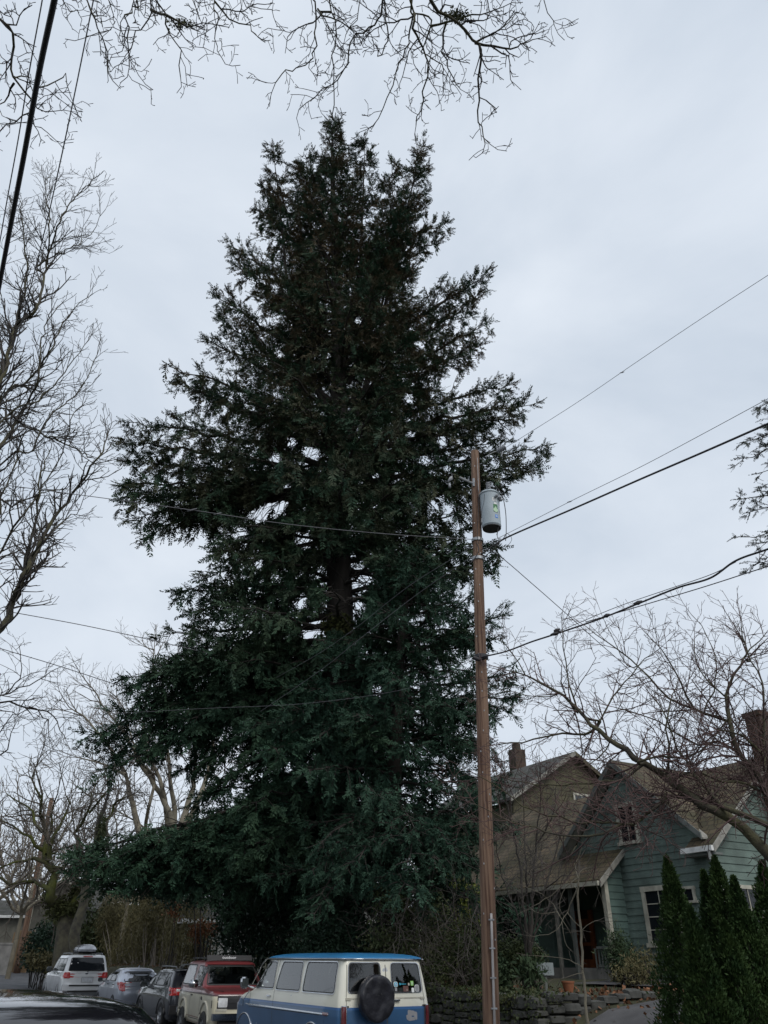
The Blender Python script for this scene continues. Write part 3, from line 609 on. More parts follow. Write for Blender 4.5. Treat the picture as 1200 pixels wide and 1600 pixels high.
O = [('a',[(673,0),(700,25),(729,46),(746,67),(750,92),(748,137),(744,175),(752,200),(758,225)],.030,.004),('a',[(742,67),(796,77),(815,70),(832,62)],.014,.004),
 ('a',[(637,0),(660,22),(675,30),(671,54),(660,80),(690,105),(692,120)],.02,.004),('a',[(645,8),(648,42),(660,75),(667,100),(665,146),(650,196)],.013,.004),('a',[(642,0),(644,25),(640,60),(633,79),(617,117),(604,154),(583,196)],.018,.004),
 ('a',[(600,0),(590,30),(579,42),(546,65),(544,100),(521,133),(490,150),(467,171)],.018,.004),('a',[(602,0),(604,40),(602,72),(590,88)],.014,.005),
 ('a',[(487,0),(496,37),(490,70),(485,92),(465,105),(446,112),(430,130)],.013,.004),('a',[(515,0),(523,42),(522,90),(523,130),(519,180)],.010,.004),('a',[(494,17),(520,30),(545,38),(580,54)],.010,.003),
 ('a',[(735,25),(775,17),(800,4)],.012,.003),('a',[(750,60),(780,45),(805,22)],.011,.003),('a',[(848,0),(862,21),(866,40)],.006,.003),('a',[(760,0),(768,18),(790,22)],.010,.003),('a',[(700,28),(690,70),(700,110),(720,140)],.010,.003),('a',[(560,0),(556,30),(540,55)],.008,.003),
 ('b',[(134,0),(150,29),(158,62),(169,84),(169,114)],.014,.004),('b',[(213,0),(210,12),(194,29),(200,59),(202,104)],.014,.004),('b',[(238,0),(238,22),(220,44),(207,58),(205,76)],.013,.004),
 ('b',[(244,0),(262,26),(264,55),(282,81),(282,120)],.019,.004),('b',[(262,26),(293,37),(318,43)],.014,.004),('b',[(334,0),(339,22),(337,70),(352,100)],.011,.003),('b',[(339,16),(363,33),(389,37),(403,58)],.009,.003),('b',[(100,0),(118,18),(128,30)],.006,.003),('b',[(170,0),(180,28),(170,45),(130,60)],.008,.003),('b',[(300,0),(310,20)],.006,.003),('b',[(380,0),(395,10),(425,15)],.005,.003)]
for h, pl, r0, r1 in O:
    rr_ = 7.2+R.uniform(-.5, .5); x, y = pl[0]
    K = [atR(a, b, rr_+R.uniform(-.12, .12)) for a, b in pl]
    if y == 0: K = [hubs[h]]+[atR(x+(x-600)*.05, -120, rr_)]+K
    limb3(TT, TL, K, r0*(1.3 if y == 0 else 1), r1, cfgO, R, s0=.30 if y == 0 else .05, snap=0 if y == 0 else .6)
TT.build('twigs', 'twig_over', over); TL.build('limbs', 'bark_mossy', over)
mo_ = [atR(712+R.gauss(0, 10), 26+R.gauss(0, 6), 7.2+R.gauss(0, .05)) for _ in range(500)]+[atR(285+R.gauss(0, 10), 37+R.gauss(0, 4), 7.2+R.gauss(0, .05)) for _ in range(250)]
leaves('lichen', np.array(mo_[:500]), .022, 'moss', over, rs(3)); leaves('lichen', np.array(mo_[500:]), .022, 'moss', over, rs(4))
# left overhead tree (near)
R = random.Random(14); TT, TL = Tubes(), Tubes()
ob2 = np.array([-7.2, 1.0, 0]); ob2[2] = gz(*to_uv(ob2))
over2 = thing('street_tree', 'drooping bare twigs of a tree entering at the top left corner', 'tree', tuple(ob2))
hb = atR(-160, 60, 8.5); TL.add([ob2, ob2*[1, 1, 1]+[0, .1, 3], [-6.8, 2.0, 6], hb], [.3, .25, .2, .08], 10)
for pl, r0, r1 in [([(-60,20),(0,33),(16,51),(20,90),(22,121),(51,158),(45,175),(33,182),(0,205)],.022,.005),([(22,130),(10,150),(-5,165)],.01,.004),([(51,158),(62,141),(90,128),(103,116),(111,152)],.008,.003),([(51,157),(73,176),(99,172)],.007,.003),([(50,165),(55,195),(88,220)],.006,.003),([(22,122),(45,122),(52,145)],.007,.003)]:
    K = [atR(a, b, 7.6+R.uniform(-.1, .1)) for a, b in pl]
    if pl[0][0] < -50: K = [hb]+K
    limb3(TT, TL, K, r0, r1, cfgO, R, s0=.15, tips=.8)
TT.build('twigs', 'twig_over', over2); TL.build('limbs', 'bark_mossy', over2)
# tall bare tree at the left edge
cfgL = dict(seg=[.4, .26, .2, .16], wander=[.18, .17, .17, .18], trop=[0, .10, .12, .10], endk=.3, gap=[0, .34, .28, .32], len=[0, 1.7, .9, .42], rad=[0, .040, .024, .014], rmin=.0085, ang=(22, 52), s0=.1)
R = random.Random(24); TT, TL = Tubes(), Tubes(); DL = 20
lb = atD(-190, 1500, DL); lb[2] = gz(*to_uv(lb))
lt = thing('bare_tree', 'tall bare tree with upswept twigs along the left edge', 'tree', tuple(lb))
lf = atD(-105, 1080, DL); lf2 = atD(-95, 820, DL)
TL.add([lb, lb+(lf-lb)*.5, lf, lf2], [.45, .38, .30, .2], 12)
for pl, r0, r1, src in [([(0,582),(25,512),(58,483),(74,405),(95,343),(125,300),(153,275)],.09,.012,lf2),([(0,603),(25,504),(41,438),(37,364),(30,310)],.08,.012,lf2),([(0,624),(41,599),(78,549),(103,496),(140,463)],.07,.01,lf2),([(54,417),(85,400),(111,388),(140,365),(165,327)],.03,.008,None),
 ([(74,405),(78,350),(72,290),(88,262)],.03,.008,None),([(0,983),(18,940),(36,900),(70,834),(111,772),(153,714),(169,677)],.12,.012,lf),([(25,925),(50,880),(66,850),(80,845)],.06,.012,None),([(0,661),(42,668),(82,685),(120,702),(144,714)],.045,.012,lf2),([(0,727),(41,710),(82,644),(120,618),(136,591),(155,545)],.05,.01,lf),
 ([(0,700),(30,650),(60,590),(66,520),(90,480)],.06,.012,lf2),([(10,760),(30,700),(45,640),(60,600)],.04,.01,lf),([(0,860),(40,800),(80,740),(110,660),(120,640)],.05,.01,lf),([(0,420),(18,360),(15,310)],.03,.01,lf2),([(36,900),(48,840),(60,790),(62,740),(80,700)],.05,.01,None),([(66,850),(100,810),(118,800),(130,780)],.03,.008,None),([(20,790),(60,770),(100,765)],.025,.008,None),([(20,640),(60,625),(100,580),(140,530)],.03,.008,None)]:
    K = [atD(a, b, DL+R.uniform(-.7, .7)) for a, b in pl]
    if src is not None: K = [src]+K
    limb3(TT, TL, K, r0*1.3, r1*1.3, cfgL, R, s0=.2 if src is not None else .05, snap=0 if src is not None else 2.5)
TT.build('twigs', 'twig_dark', lt); TL.build('limbs', 'bark_mossy', lt)
# drooping twigs lower left
cfgD = dict(seg=[.3, .22, .16, .12], wander=[.2, .22, .22, .22], trop=[0, .01, .02, .02], gap=[0, .32, .22, .2], len=[0, 1.3, .6, .3], rad=[0, .018, .010, .007], rmin=.005, ang=(30, 65), s0=.1)
R = random.Random(34); TT, TL = Tubes(), Tubes(); DD = 18.5; b_ = atD(-240, 1520, DD); b_[2] = gz(*to_uv(b_))
dt = thing('bare_tree', 'low spreading bare tree reaching in from the left edge below the wires', 'tree', tuple(b_))
h_ = atD(-170, 1180, DD); TL.add([b_, b_+(h_-b_)*.5, h_], [.28, .23, .18], 10)
for pl, r0, r1 in [([(-20,1108),(0,1099),(29,1103),(72,1112),(88,1128),(94,1142)],.05,.012),([(-20,1100),(0,1086),(30,1075),(60,1062),(88,1045)],.04,.01),([(10,1085),(30,1060),(35,1030),(30,1010)],.02,.008),([(-20,1140),(0,1150),(20,1120),(40,1110)],.03,.01),([(0,1180),(15,1160),(25,1130)],.02,.008),([(45,1104),(70,1120),(80,1160)],.02,.008)]:
    K = ([h_] if pl[0][0] < -10 else [])+[atD(a, b, DD+R.uniform(-.4, .4)) for a, b in pl]
    limb3(TT, TL, K, r0, r1, cfgD, R, s0=.25)
TT.build('twigs', 'twig_grey', dt); TL.build('limbs', 'bark_dark', dt)
# pale many-stemmed tree behind
cfgP = dict(seg=[.9, .7, .5, .4], wander=[.10, .13, .15, .16], trop=[0, .10, .10, .08], gap=[0, .62, .42, .38], len=[0, 3.8, 1.9, .95], rad=[0, .045, .022, .014], rmin=.011, ang=(25, 52), s0=.1)
R = random.Random(44); TT, TL = Tubes(), Tubes(); DP = 58; b_ = atD(262, 1490, DP); b_[2] = gz(*to_uv(b_))
pt = thing('bare_tree', 'pale many-stemmed bare tree showing left of the towering conifer', 'tree', tuple(b_))
h_ = atD(262, 1330, DP); TL.add([b_, b_+(h_-b_)*.5, h_], [.8, .65, .55], 12)
for pl, r0, r1 in [([(225,1310),(214,1285),(196,1210),(170,1165),(130,1120),(108,1105)],.24,.03),([(268,1290),(250,1240),(225,1200),(196,1150),(160,1100),(135,1065)],.22,.03),([(262,1285),(255,1230),(232,1180),(225,1120),(236,1060),(241,1015)],.2,.03),([(285,1285),(300,1230),(308,1150),(300,1080)],.26,.03),([(272,1280),(266,1200),(258,1140),(262,1080),(270,1040)],.2,.03),([(300,1270),(330,1180),(330,1080),(322,1000)],.22,.03),([(228,1300),(236,1250),(240,1215),(215,1180),(190,1100),(170,1080)],.14,.02),([(196,1210),(150,1190),(110,1180)],.1,.02),([(240,1015),(225,1010)],.05,.02),([(214,1285),(190,1270),(165,1262)],.1,.02)]:
    K = [h_]+[atD(a, b, DP+R.uniform(-2, 2)) for a, b in pl] if pl[0][1] > 1265 else [atD(a, b, DP) for a, b in pl]
    limb3(TT, TL, K, r0*1.3, r1*1.3, cfgP, R, s0=.25)
TT.build('twigs', 'twig_pale', pt); TL.build('limbs', 'bark_pale', pt)
# mossy street tree at the left, between the white car and the far pole
R = random.Random(54); TT, TL = Tubes(), Tubes(); DM = 46; b_ = atD(102, 1500, DM); b_[2] = gz(*to_uv(b_))
mt = thing('mossy_tree', 'old street tree with thick mossy fork behind the white car', 'tree', tuple(b_))
fk = atD(102, 1445, DM); TK = Tubes(); TK.add([b_, b_+(fk-b_)*.6, fk, fk+UPV*.5], [.52, .45, .42, .36], 12); TK.build('trunk', 'bark_grey', mt)
cfgM = dict(cfgP); cfgM.update(gap=[0, .55, .38, .36], len=[0, 3.4, 1.7, .85], wander=[.2, .22, .22, .2], trop=[0, .04, .05, .05], ang=(28, 60))
for pl, r0, r1 in [([(91,1422),(80,1403),(79,1365),(70,1326),(67,1290),(66,1240)],.42,.06),([(110,1430),(118,1400),(122,1370),(131,1340),(121,1325),(116,1301),(140,1269),(143,1240)],.34,.05),([(80,1400),(66,1385),(55,1376),(15,1381),(-10,1368)],.17,.06),([(82,1362),(57,1341),(30,1348),(0,1356)],.14,.04),([(77,1345),(85,1310),(104,1271),(103,1243)],.16,.03),([(128,1345),(153,1322),(168,1290),(181,1258),(198,1245)],.2,.04),([(70,1330),(50,1310),(20,1290),(0,1280)],.12,.03),([(66,1300),(40,1260),(10,1240)],.1,.03),([(79,1300),(80,1270),(90,1240)],.1,.03),([(82,1355),(108,1362),(130,1370)],.1,.03),([(66,1250),(50,1215),(60,1190)],.07,.03),([(140,1270),(170,1230),(165,1200)],.07,.03),([(72,1335),(95,1330),(120,1322),(150,1325)],.08,.03)]:
    K = ([fk] if pl[0][1] > 1420 else [])+[atD(a, b, DM+R.uniform(-1, 1)) for a, b in pl]
    limb3(TT, TL, K, r0, r1, cfgM, R, s0=.2)
TT.build('twigs', 'twig_pale', mt); TL.build('limbs', 'bark_moss_heavy', mt)
mp2 = np.concatenate([ellip(rs(5), 900, atD(90, 1418, DM-.3), (.7, .5, .7), .2), ellip(rs(6), 700, atD(112, 1420, DM-.3), (.9, .5, .5), .2), ellip(rs(7), 500, atD(76, 1395, DM-.3), (.4, .4, .9), .2), ellip(rs(8), 500, atD(118, 1392, DM-.3), (.5, .4, .6), .2)])
leaves('moss', mp2, .16, 'moss', mt, rs(9))
# leaning pale trunk and broken snag beside it
R = random.Random(64); TT, TL = Tubes(), Tubes(); b_ = atD(117, 1490, 44); b_[2] = gz(*to_uv(b_))
ln = thing('leaning_tree', 'leaning grey trunk with a broken ivy-hung top beside the mossy street tree', 'tree', tuple(b_))
limb3(TT, TL, [b_, atD(122, 1440, 44), atD(130, 1390, 44), atD(140, 1340, 44), atD(153, 1300, 44), atD(161, 1268, 44)], .38, .1, cfgM, R, s0=.7, tips=.3)
TL.build('limbs', 'bark_grey', ln); TT.build('twigs', 'twig_grey', ln)
pts = [];
for i in range(900): t = R.random(); q = atD(148+14*t+R.gauss(0, 2.5), 1330-62*t+R.random()*22, 44+R.gauss(0, .25)); pts.append(q)
leaves('ivy', np.array(pts), .22, 'ivy_leaf', ln, rs(2), up=-1.5, ratio=.3)
# small trees in the far left distance
for sd, (x, D, top, lab) in enumerate([(18, 58, 1215, 'slim bare tree on the verge left of the leaning far pole'), (-25, 70, 1180, 'bare tree at the left edge on the far verge'), (48, 80, 1260, 'distant bare tree between the far pole and the olive house'), (185, 60, 1200, 'bare tree behind the hedge near the white car'), (20, 95, 1240, 'farthest bare tree above the plank fence')]):
    R = random.Random(70+sd); TT, TL = Tubes(), Tubes(); b_ = atD(x, 1500, D); b_[2] = gz(*to_uv(b_)); tp_ = atD(x+8, top, D)
    q = thing('bare_tree', lab, 'tree', tuple(b_)); c = dict(cfgP); s = D/50; c.update(rmin=.012*s, gap=[0, .9, .7, .6], wander=[.2, .2, .2, .2])
    H = tp_[2]-b_[2]; f1 = b_+UPV*H*.3
    TL.add([b_, b_+UPV*H*.15, f1], [.17, .145, .12], 8)
    for k in range(6):
        a = k*1.05+R.random(); e = f1+np.array([math.cos(a)*H*.3, math.sin(a)*H*.3, H*R.uniform(.35, .62)])
        limb3(TT, TL, [f1, f1+(e-f1)*.45+np.array([math.cos(a), math.sin(a), -.3])*H*.05, e], .13, .03, c, R, s0=.15)
    TT.build('twigs', 'twig_pale', q); TL.build('limbs', 'bark_pale', q)
# spreading cherry tree at the right
cfgC = dict(seg=[.22, .20, .14, .10], wander=[.12, .13, .17, .18], trop=[0, .02, .02, .02], gap=[0, .17, .13, .12], len=[0, .95, .50, .20], endk=.5, rad=[0, .014, .0075, .005], rmin=.0038, ang=(28, 62), s0=.12)
cfgT = dict(cfgC, wander=[.1, .24, .28, .3], gap=[0, .12, .10, .1], len=[0, .5, .30, .15], ang=(35, 75))
R = random.Random(84); TT, TL = Tubes(), Tubes(); DC = 11.0
b_ = atD(1330, 1500, DC); b_[2] = gz(*to_uv(b_))-.05
ch = thing('cherry_tree', 'spreading bare tree with reddish twigs and mossy limbs before the green house', 'tree', tuple(b_))
f1 = atD(1262, 1400, DC); TL.add([b_, b_+(f1-b_)*.5, f1], [.24, .20, .17], 12)
LM = [([(1205,1342),(1160,1292),(1112,1264),(1078,1242),(1040,1215),(1004,1192),(978,1174),(950,1152),(924,1132),(905,1109),(878,1086),(845,1066),(820,1052),(790,1047)],.100,.009,(11,12.5),1),
 ([(1215,1300),(1200,1288),(1146,1268),(1085,1246),(1039,1243)],.070,.025,(10.6,11.6),1),
 ([(901,1113),(892,1080),(886,1055),(880,1010),(878,963)],.022,.006,12.3,0),([(935,1125),(958,1090),(985,1055),(1008,1029),(1031,1013)],.022,.006,12.3,0),([(924,1142),(900,1148),(855,1151),(817,1159),(780,1163)],.03,.008,(12.2,12.6),0),
 ([(1039,1246),(1018,1265),(1004,1277),(989,1289),(955,1285),(925,1286),(893,1283),(836,1268),(800,1248),(778,1231),(740,1208)],.032,.006,(11.3,11.8),0),([(975,1298),(940,1303),(893,1304),(855,1301),(817,1289),(775,1272),(740,1256)],.022,.005,(11.3,11.6),0),
 ([(1010,1192),(980,1216),(947,1220),(895,1226),(840,1225),(800,1218),(778,1212)],.022,.006,(11.6,12.2),0),
 ([(1240,1330),(1190,1215),(1162,1186),(1139,1128),(1139,1071),(1158,1040),(1165,1010),(1146,975)],.075,.008,(11,11.8),1),([(1139,1128),(1110,1117),(1085,1109),(1047,1090),(1015,1060),(985,1029),(950,1005),(916,979)],.035,.007,(11.4,12.4),0),([(1195,1200),(1192,1130),(1192,1067),(1173,1029),(1158,975)],.03,.007,11.2,0),
 ([(1140,1090),(1110,1070),(1090,1040),(1085,1000)],.02,.006,11.5,0),([(1085,1109),(1060,1060),(1030,1010),(1005,985)],.018,.006,11.8,0),([(1155,1180),(1120,1160),(1090,1165),(1050,1140),(1010,1120),(960,1105)],.03,.007,(11.4,12),0),([(1120,1262),(1100,1225),(1060,1170),(1040,1120),(1020,1090)],.03,.007,11.2,0),
 ([(1000,1190),(1030,1180),(1070,1185),(1110,1160),(1140,1120)],.025,.007,11.3,0),([(1040,1215),(1045,1180),(1040,1140),(1045,1100),(1060,1060)],.022,.006,11.4,0),([(1165,1029),(1185,1000),(1200,985)],.02,.006,11.2,0),([(955,1155),(935,1185),(905,1200),(880,1195)],.016,.005,12,0),([(1039,1245),(1025,1275),(1008,1300)],.012,.004,11.2,0),
 ([(1200,1240),(1170,1225),(1130,1222),(1090,1205),(1060,1212)],.03,.01,11.2,0),([(1200,1180),(1160,1150),(1120,1140)],.03,.008,11.2,0),([(820,1052),(800,1020),(780,1000)],.012,.004,12.5,0),([(980,1040),(960,1000),(940,960)],.012,.004,12.3,0),([(1100,1115),(1120,1060),(1110,1000),(1080,960)],.018,.005,11.6,0),([(870,1085),(840,1090),(800,1080),(770,1085)],.014,.004,12.4,0)]
for pl, r0, r1, D, src in LM:
    D0, D1 = D if isinstance(D, tuple) else (D, D); m = len(pl)
    K = ([f1] if src else [])+[atD(a, b, D0+(D1-D0)*i/(m-1)+R.uniform(-.12, .12)) for i, (a, b) in enumerate(pl)]
    limb3(TT, TL, K, r0, r1, cfgC, R, s0=.22 if src else .05, snap=0 if src else 1.6)
for (x, y, rx, ry, n_) in [(1120,1230,60,26,26),(1180,1225,40,40,34),(1060,1225,40,16,12),(1160,1170,45,30,20),(1010,1262,26,20,12),(985,1285,18,14,14)]:
    for i in range(n_):
        p = atD(x+R.gauss(0, rx*.6), y+R.gauss(0, ry*.6), 11.2+R.uniform(-.5, .7)); d = vn((R.gauss(0, 1), R.gauss(0, .6), R.gauss(.4, .7))); grow(TT, tuple(p), d, R.uniform(.4, .9), .008, 1, cfgT, R)
TT.build('twigs', 'twig_red', ch); TL.build('limbs', 'bark_mossy', ch)
# veil of fine bare twigs before the porch roof
cfgV = dict(seg=[.22, .18, .13, .10], wander=[.14, .15, .18, .2], trop=[0, .05, .05, .04], gap=[0, .26, .17, .14], len=[0, 1.1, .55, .24], endk=.5, rad=[0, .011, .007, .005], rmin=.0042, ang=(24, 55), s0=.1)
R = random.Random(90); TT, TL = Tubes(), Tubes(); DV = 20.3; b_ = atD(826, 1530, DV); b_[2] = gz(*to_uv(b_))
vt = thing('bare_tree', 'many-stemmed bare shrub tree whose brown twigs veil the porch roof', 'tree', tuple(b_))
for pl, r0 in [([(823,1480),(818,1400),(806,1320),(792,1250),(788,1190)],.05),([(828,1480),(832,1400),(838,1320),(845,1240),(842,1180)],.055),([(830,1470),(850,1390),(872,1320),(885,1260)],.045),([(832,1470),(862,1410),(900,1350),(925,1310)],.04),([(820,1470),(800,1410),(782,1360),(775,1310)],.04),([(826,1450),(822,1360),(820,1280),(815,1215)],.04),([(850,1390),(880,1370),(915,1365)],.02),([(838,1320),(862,1280),(870,1220)],.025)]:
    limb3(TT, TL, ([b_] if pl[0][1] > 1440 else [])+[atD(a, b, DV+R.uniform(-.5, .5)) for a, b in pl], r0, .008, cfgV, R, s0=.3)
TT.build('twigs', 'twig_grey', vt); TL.build('limbs', 'bark_dark', vt)
# slender sapling before the porch
R = random.Random(94); TT, TL = Tubes(), Tubes(); DS = 12.5; b_ = atD(918, 1600, DS); b_ = np.array([b_[0], b_[1], gz(*to_uv(b_))])
sa = thing('sapling', 'slender grey sapling rising in front of the dark porch', 'sapling', tuple(b_))
cfgS = dict(seg=[.12, .12, .1], wander=[.1, .14, .16], trop=[0, .02, .02], gap=[0, .25, .16], len=[0, .45, .18], rad=[0, .006, .004], rmin=.0028, ang=(30, 60), s0=.2)
limb3(TT, TL, [b_, atD(917, 1590, DS), atD(912, 1530, DS), atD(908, 1460, DS), atD(903, 1400, DS), atD(904, 1372, DS)], .030, .014, cfgS, R, s0=.95)
for pl, r0 in [([(904,1372),(893,1378),(878,1395),(874,1420),(884,1435)],.013),([(904,1385),(895,1405),(886,1425),(870,1452),(845,1462),(825,1462)],.014),([(904,1372),(910,1358),(924,1362),(938,1400),(946,1425)],.010),([(903,1372),(898,1350),(908,1330),(912,1300)],.012),([(911,1516),(905,1508),(890,1500),(860,1495),(835,1493)],.011),([(875,1432),(858,1405),(835,1392),(820,1385)],.010),([(875,1432),(888,1452),(893,1462)],.008),([(886,1425),(905,1447),(912,1460)],.008),([(870,1425),(845,1428),(830,1420)],.008),([(902,1390),(885,1380),(860,1400),(835,1415)],.009),([(878,1440),(882,1470),(892,1485)],.006),([(908,1455),(925,1440),(935,1438)],.007),([(912,1520),(880,1528),(870,1540)],.007)]:
    limb3(TT, TL, [atD(a, b, DS+R.uniform(-.15, .15)) for a, b in pl], r0*.75, .0032, cfgS, R, s0=.3, tips=.6)
TT.build('twigs', 'twig_pale', sa); TL.build('limbs', 'bark_pale', sa)
# dead bramble shoots by the kerb at lower right
# ------------------------------------------------------------------ shrubs, hedges, undergrowth
def bush(name, label, cat, blobs, n, size, m, seed, base, ratio=.55, up=0, shell=.55, stems=14, group=None, stemm='bark_dark', hangd=None):
    rg = rs(seed); b = np.array(base, float); b[2] = gz(*to_uv(b)); t = thing(name, label, cat, tuple(b), group=group)
    vol = np.array([a[1][0]*a[1][1]*a[1][2] for a in blobs])**.67; vol /= vol.sum(); pts = np.concatenate([ellip(rg, max(10, int(n*k)), c, rr, shell) for k, (c, rr) in zip(vol, blobs)])
    pts += rg.normal(scale=size*.8, size=pts.shape); pts = pts[pts[:, 2] > b[2]-.1]
    dirs = None if hangd is None else np.tile([hangd], (len(pts), 1))
    leaves('foliage', pts, size, m, t, rg, up=up, ratio=ratio, dirs=dirs)
    T = Tubes()
    for i in range(stems):
        c, rr = blobs[rg.randint(len(blobs))]; e = np.array(c)+rg.uniform(-.5, .5, 3)*np.array(rr); s = np.array([b[0]+(e[0]-b[0])*.7+rg.normal(0, .1), b[1]+(e[1]-b[1])*.7, 0]); s[2] = gz(*to_uv(s))-.05
        T.add([s, (s+e)/2+rg.normal(0, .08, 3), e], [.035, .025, .012], 5)
    T.build('stem', stemm, t); return t
lz = lambda x, y, D: atD(x, y, D)
# glossy dark laurel between conifer and cars
bl = [(lz(x, y, D), (a*1.3, 1.4, b*1.3)) for x, y, D, a, b in [(288,1372,36,1.5,1.0),(392,1405,33.5,1.3,1.1),(410,1400,32,1.4,1.2),(400,1455,31,1.3,1.1),(450,1450,30,1.1,1.3),(330,1352,34,1.6,.9),(262,1365,38,1.2,.9),(455,1370,30,1.2,1.2),(400,1350,32,1.5,1),(480,1470,29,1,1),(375,1450,33,.7,.9)]]
bush('laurel_bush', 'dark glossy broadleaf bush under the conifer above the red vehicle', 'bush', bl, 42000, .14, 'laurel', 31, lz(400, 1500, 32), ratio=.45)
bush('laurel_bush', 'low dark broadleaf bush at the foot of the towering conifer behind the van roof', 'bush', [(lz(x, y, 23.8), (.9, .6, .7)) for x, y in ((500, 1480), (540, 1470), (575, 1478), (520, 1500), (560, 1505), (600, 1500))], 14000, .10, 'laurel', 33, lz(540, 1530, 23.8), ratio=.45)
# vine-hung hedge left
bl = []
rg = rs(40)
for i in range(56):
    x = 168+rg.uniform(0, 148); v_ = 12.3+rg.uniform(0, 2.2); D = v_/(.485-.875*(600-x)/1347); y = rg.uniform(1400, 1500); bl.append((lz(x, y, D), (1.0, .7, 1.5)))
hd = bush('hedge', 'tall brown-green shaggy hedge behind the silver and charcoal cars', 'hedge', bl, 52000, .19, 'hedge_leaf', 41, lz(250, 1500, 45), ratio=.22, stems=90, stemm='twig_pale', hangd=(0, 0, -.8), shell=.3)
# undergrowth behind the van
bl = []
for i in range(46):
    x = rg.uniform(590, 770); D = rg.uniform(21.5, 24); y = 1560-rg.random()**1.2*150; bl.append((lz(x, y, D), (.6, .5, .5)))
th = bush('thicket', 'dark tangled thicket between the van and the utility pole', 'thicket', bl, 20000, .07, 'ivy_leaf', 43, lz(690, 1520, 22.5), stems=20, shell=.2)
T = Tubes(); R = random.Random(5); cfgB = dict(seg=[.3, .25, .2], wander=[.25, .3, .3], trop=[0, -.05, -.1], gap=[0, .35, .25], len=[0, .8, .4], rad=[0, .010, .006], rmin=.005, ang=(25, 60), s0=.1)
for i in range(110):
    x = R.uniform(585, 765); D = R.uniform(20.5, 24); p = lz(x, R.uniform(1400, 1545), D); e = vadd(p, (R.gauss(0, .5), R.gauss(0, .3), R.uniform(-1.6, 1.2)))
    limb3(T, T, [tuple(p), tuple((np.array(p)+np.array(e))/2+np.array([R.gauss(0, .25), 0, R.gauss(0, .2)])), e], .012, .006, cfgB, R)
T.build('canes', 'twig_grey', th)
b_ = bush('shrub', 'yellow-green shrub lit beside the pole left of the dark window', 'shrub', [(lz(722, 1415, 27), (.75, .5, .75)), (lz(706, 1395, 27.5), (.5, .5, .5)), (lz(738, 1440, 27), (.6, .5, .6))], 2600, .13, 'yellow_leaf', 45, lz(725, 1510, 27))
b_ = bush('shrub', 'rust-leaved shrub above the red vehicle roof', 'shrub', [(lz(324, 1450, 39), (.8, .4, .25)), (lz(308, 1460, 39), (.3, .3, .35))], 600, .13, 'rust_leaf', 46, lz(318, 1500, 39))
b_ = bush('shrub', 'rust-leaved sprig high on the hedge', 'shrub', [(lz(272, 1418, 40), (.35, .3, .5))], 220, .13, 'rust_leaf', 47, lz(272, 1500, 40), stems=2)
b_ = bush('shrub', 'dark rounded shrub beside the far sidewalk left of the white car', 'shrub', [(lz(62, 1478, 50), (1.0, .8, 1.0)), (lz(72, 1465, 50), (.9, .8, .9)), (lz(82, 1492, 49), (1, .8, .7)), (lz(55, 1496, 51), (.9, .7, .7)), (lz(68, 1502, 50), (1.1, .7, .6))], 5200, .15, 'laurel', 48, lz(66, 1500, 50), stems=5)
b_ = bush('shrub', 'brown twiggy shrub spilling onto the far sidewalk', 'shrub', [(lz(78, 1502, 47), (1.0, .6, .45)), (lz(64, 1498, 49), (1, .6, .5))], 1500, .15, 'hedge_leaf', 49, lz(72, 1508, 48))
b_ = bush('shrub', 'wispy green shrub at the foot of the porch', 'shrub', [(lz(972, 1502, 22.5), (.42, .3, .5)), (lz(965, 1484, 22.5), (.25, .25, .5)), (lz(985, 1512, 22.2), (.4, .3, .35))], 3600, .11, 'shrub_leaf', 50, lz(972, 1530, 22.5), ratio=.2, up=.8)
b_ = bush('shrub', 'twiggy brown shrub under the green house window', 'shrub', [(lz(1003, 1515, 21.5), (.5, .35, .45)), (lz(988, 1525, 21), (.5, .3, .25))], 1500, .10, 'hedge_leaf', 51, lz(998, 1535, 21.5), ratio=.25, up=.9, stems=30)
b_ = bush('plant', 'clump of broad green leaves beside the grey garden panel', 'plant', [(lz(826, 1525, 19.8), (.16, .14, .16)), (lz(833, 1515, 19.8), (.10, .1, .16))], 380, .15, 'shrub_leaf', 52, lz(828, 1532, 19.8), ratio=.3, up=1.0, stems=3)
b_ = bush('shrub', 'green shrub to the right of the utility pole base', 'shrub', [(lz(781, 1522, 20.5), (.22, .2, .4)), (lz(777, 1538, 20.5), (.3, .2, .2))], 1500, .08, 'shrub_leaf', 53, lz(782, 1540, 20.5), up=.5)
b_ = bush('shrub', 'low dark shrubs under the dark porch window', 'shrub', [(lz(800, 1495, 21), (.7, .4, .45)), (lz(825, 1500, 21), (.5, .4, .4)), (lz(785, 1505, 21), (.5, .4, .4))], 6500, .06, 'ivy_leaf', 54, lz(805, 1520, 21))
# far wood behind the gardens
bl = []
for i in range(60):
    x = rg.uniform(110, 800); D = rg.uniform(64, 72); bl.append((lz(x, rg.uniform(1440, 1500), D), (3.0, 1.8, 2.4)))
for i in range(16):
    x = rg.uniform(-60, 110); D = rg.uniform(85, 105); bl.append((lz(x, rg.uniform(1455, 1500), D), (3, 1.5, 2.2)))
pts = np.concatenate([ellip(rg, 1100, c, rr, .7) for c, rr in bl]); pts = pts[pts[:, 2] > .2]
o = leaves('far_wood', pts, .30, 'ivy_leaf', None, rg); tag(o, 'dark mass of garden greenery far behind', None, kind='stuff')
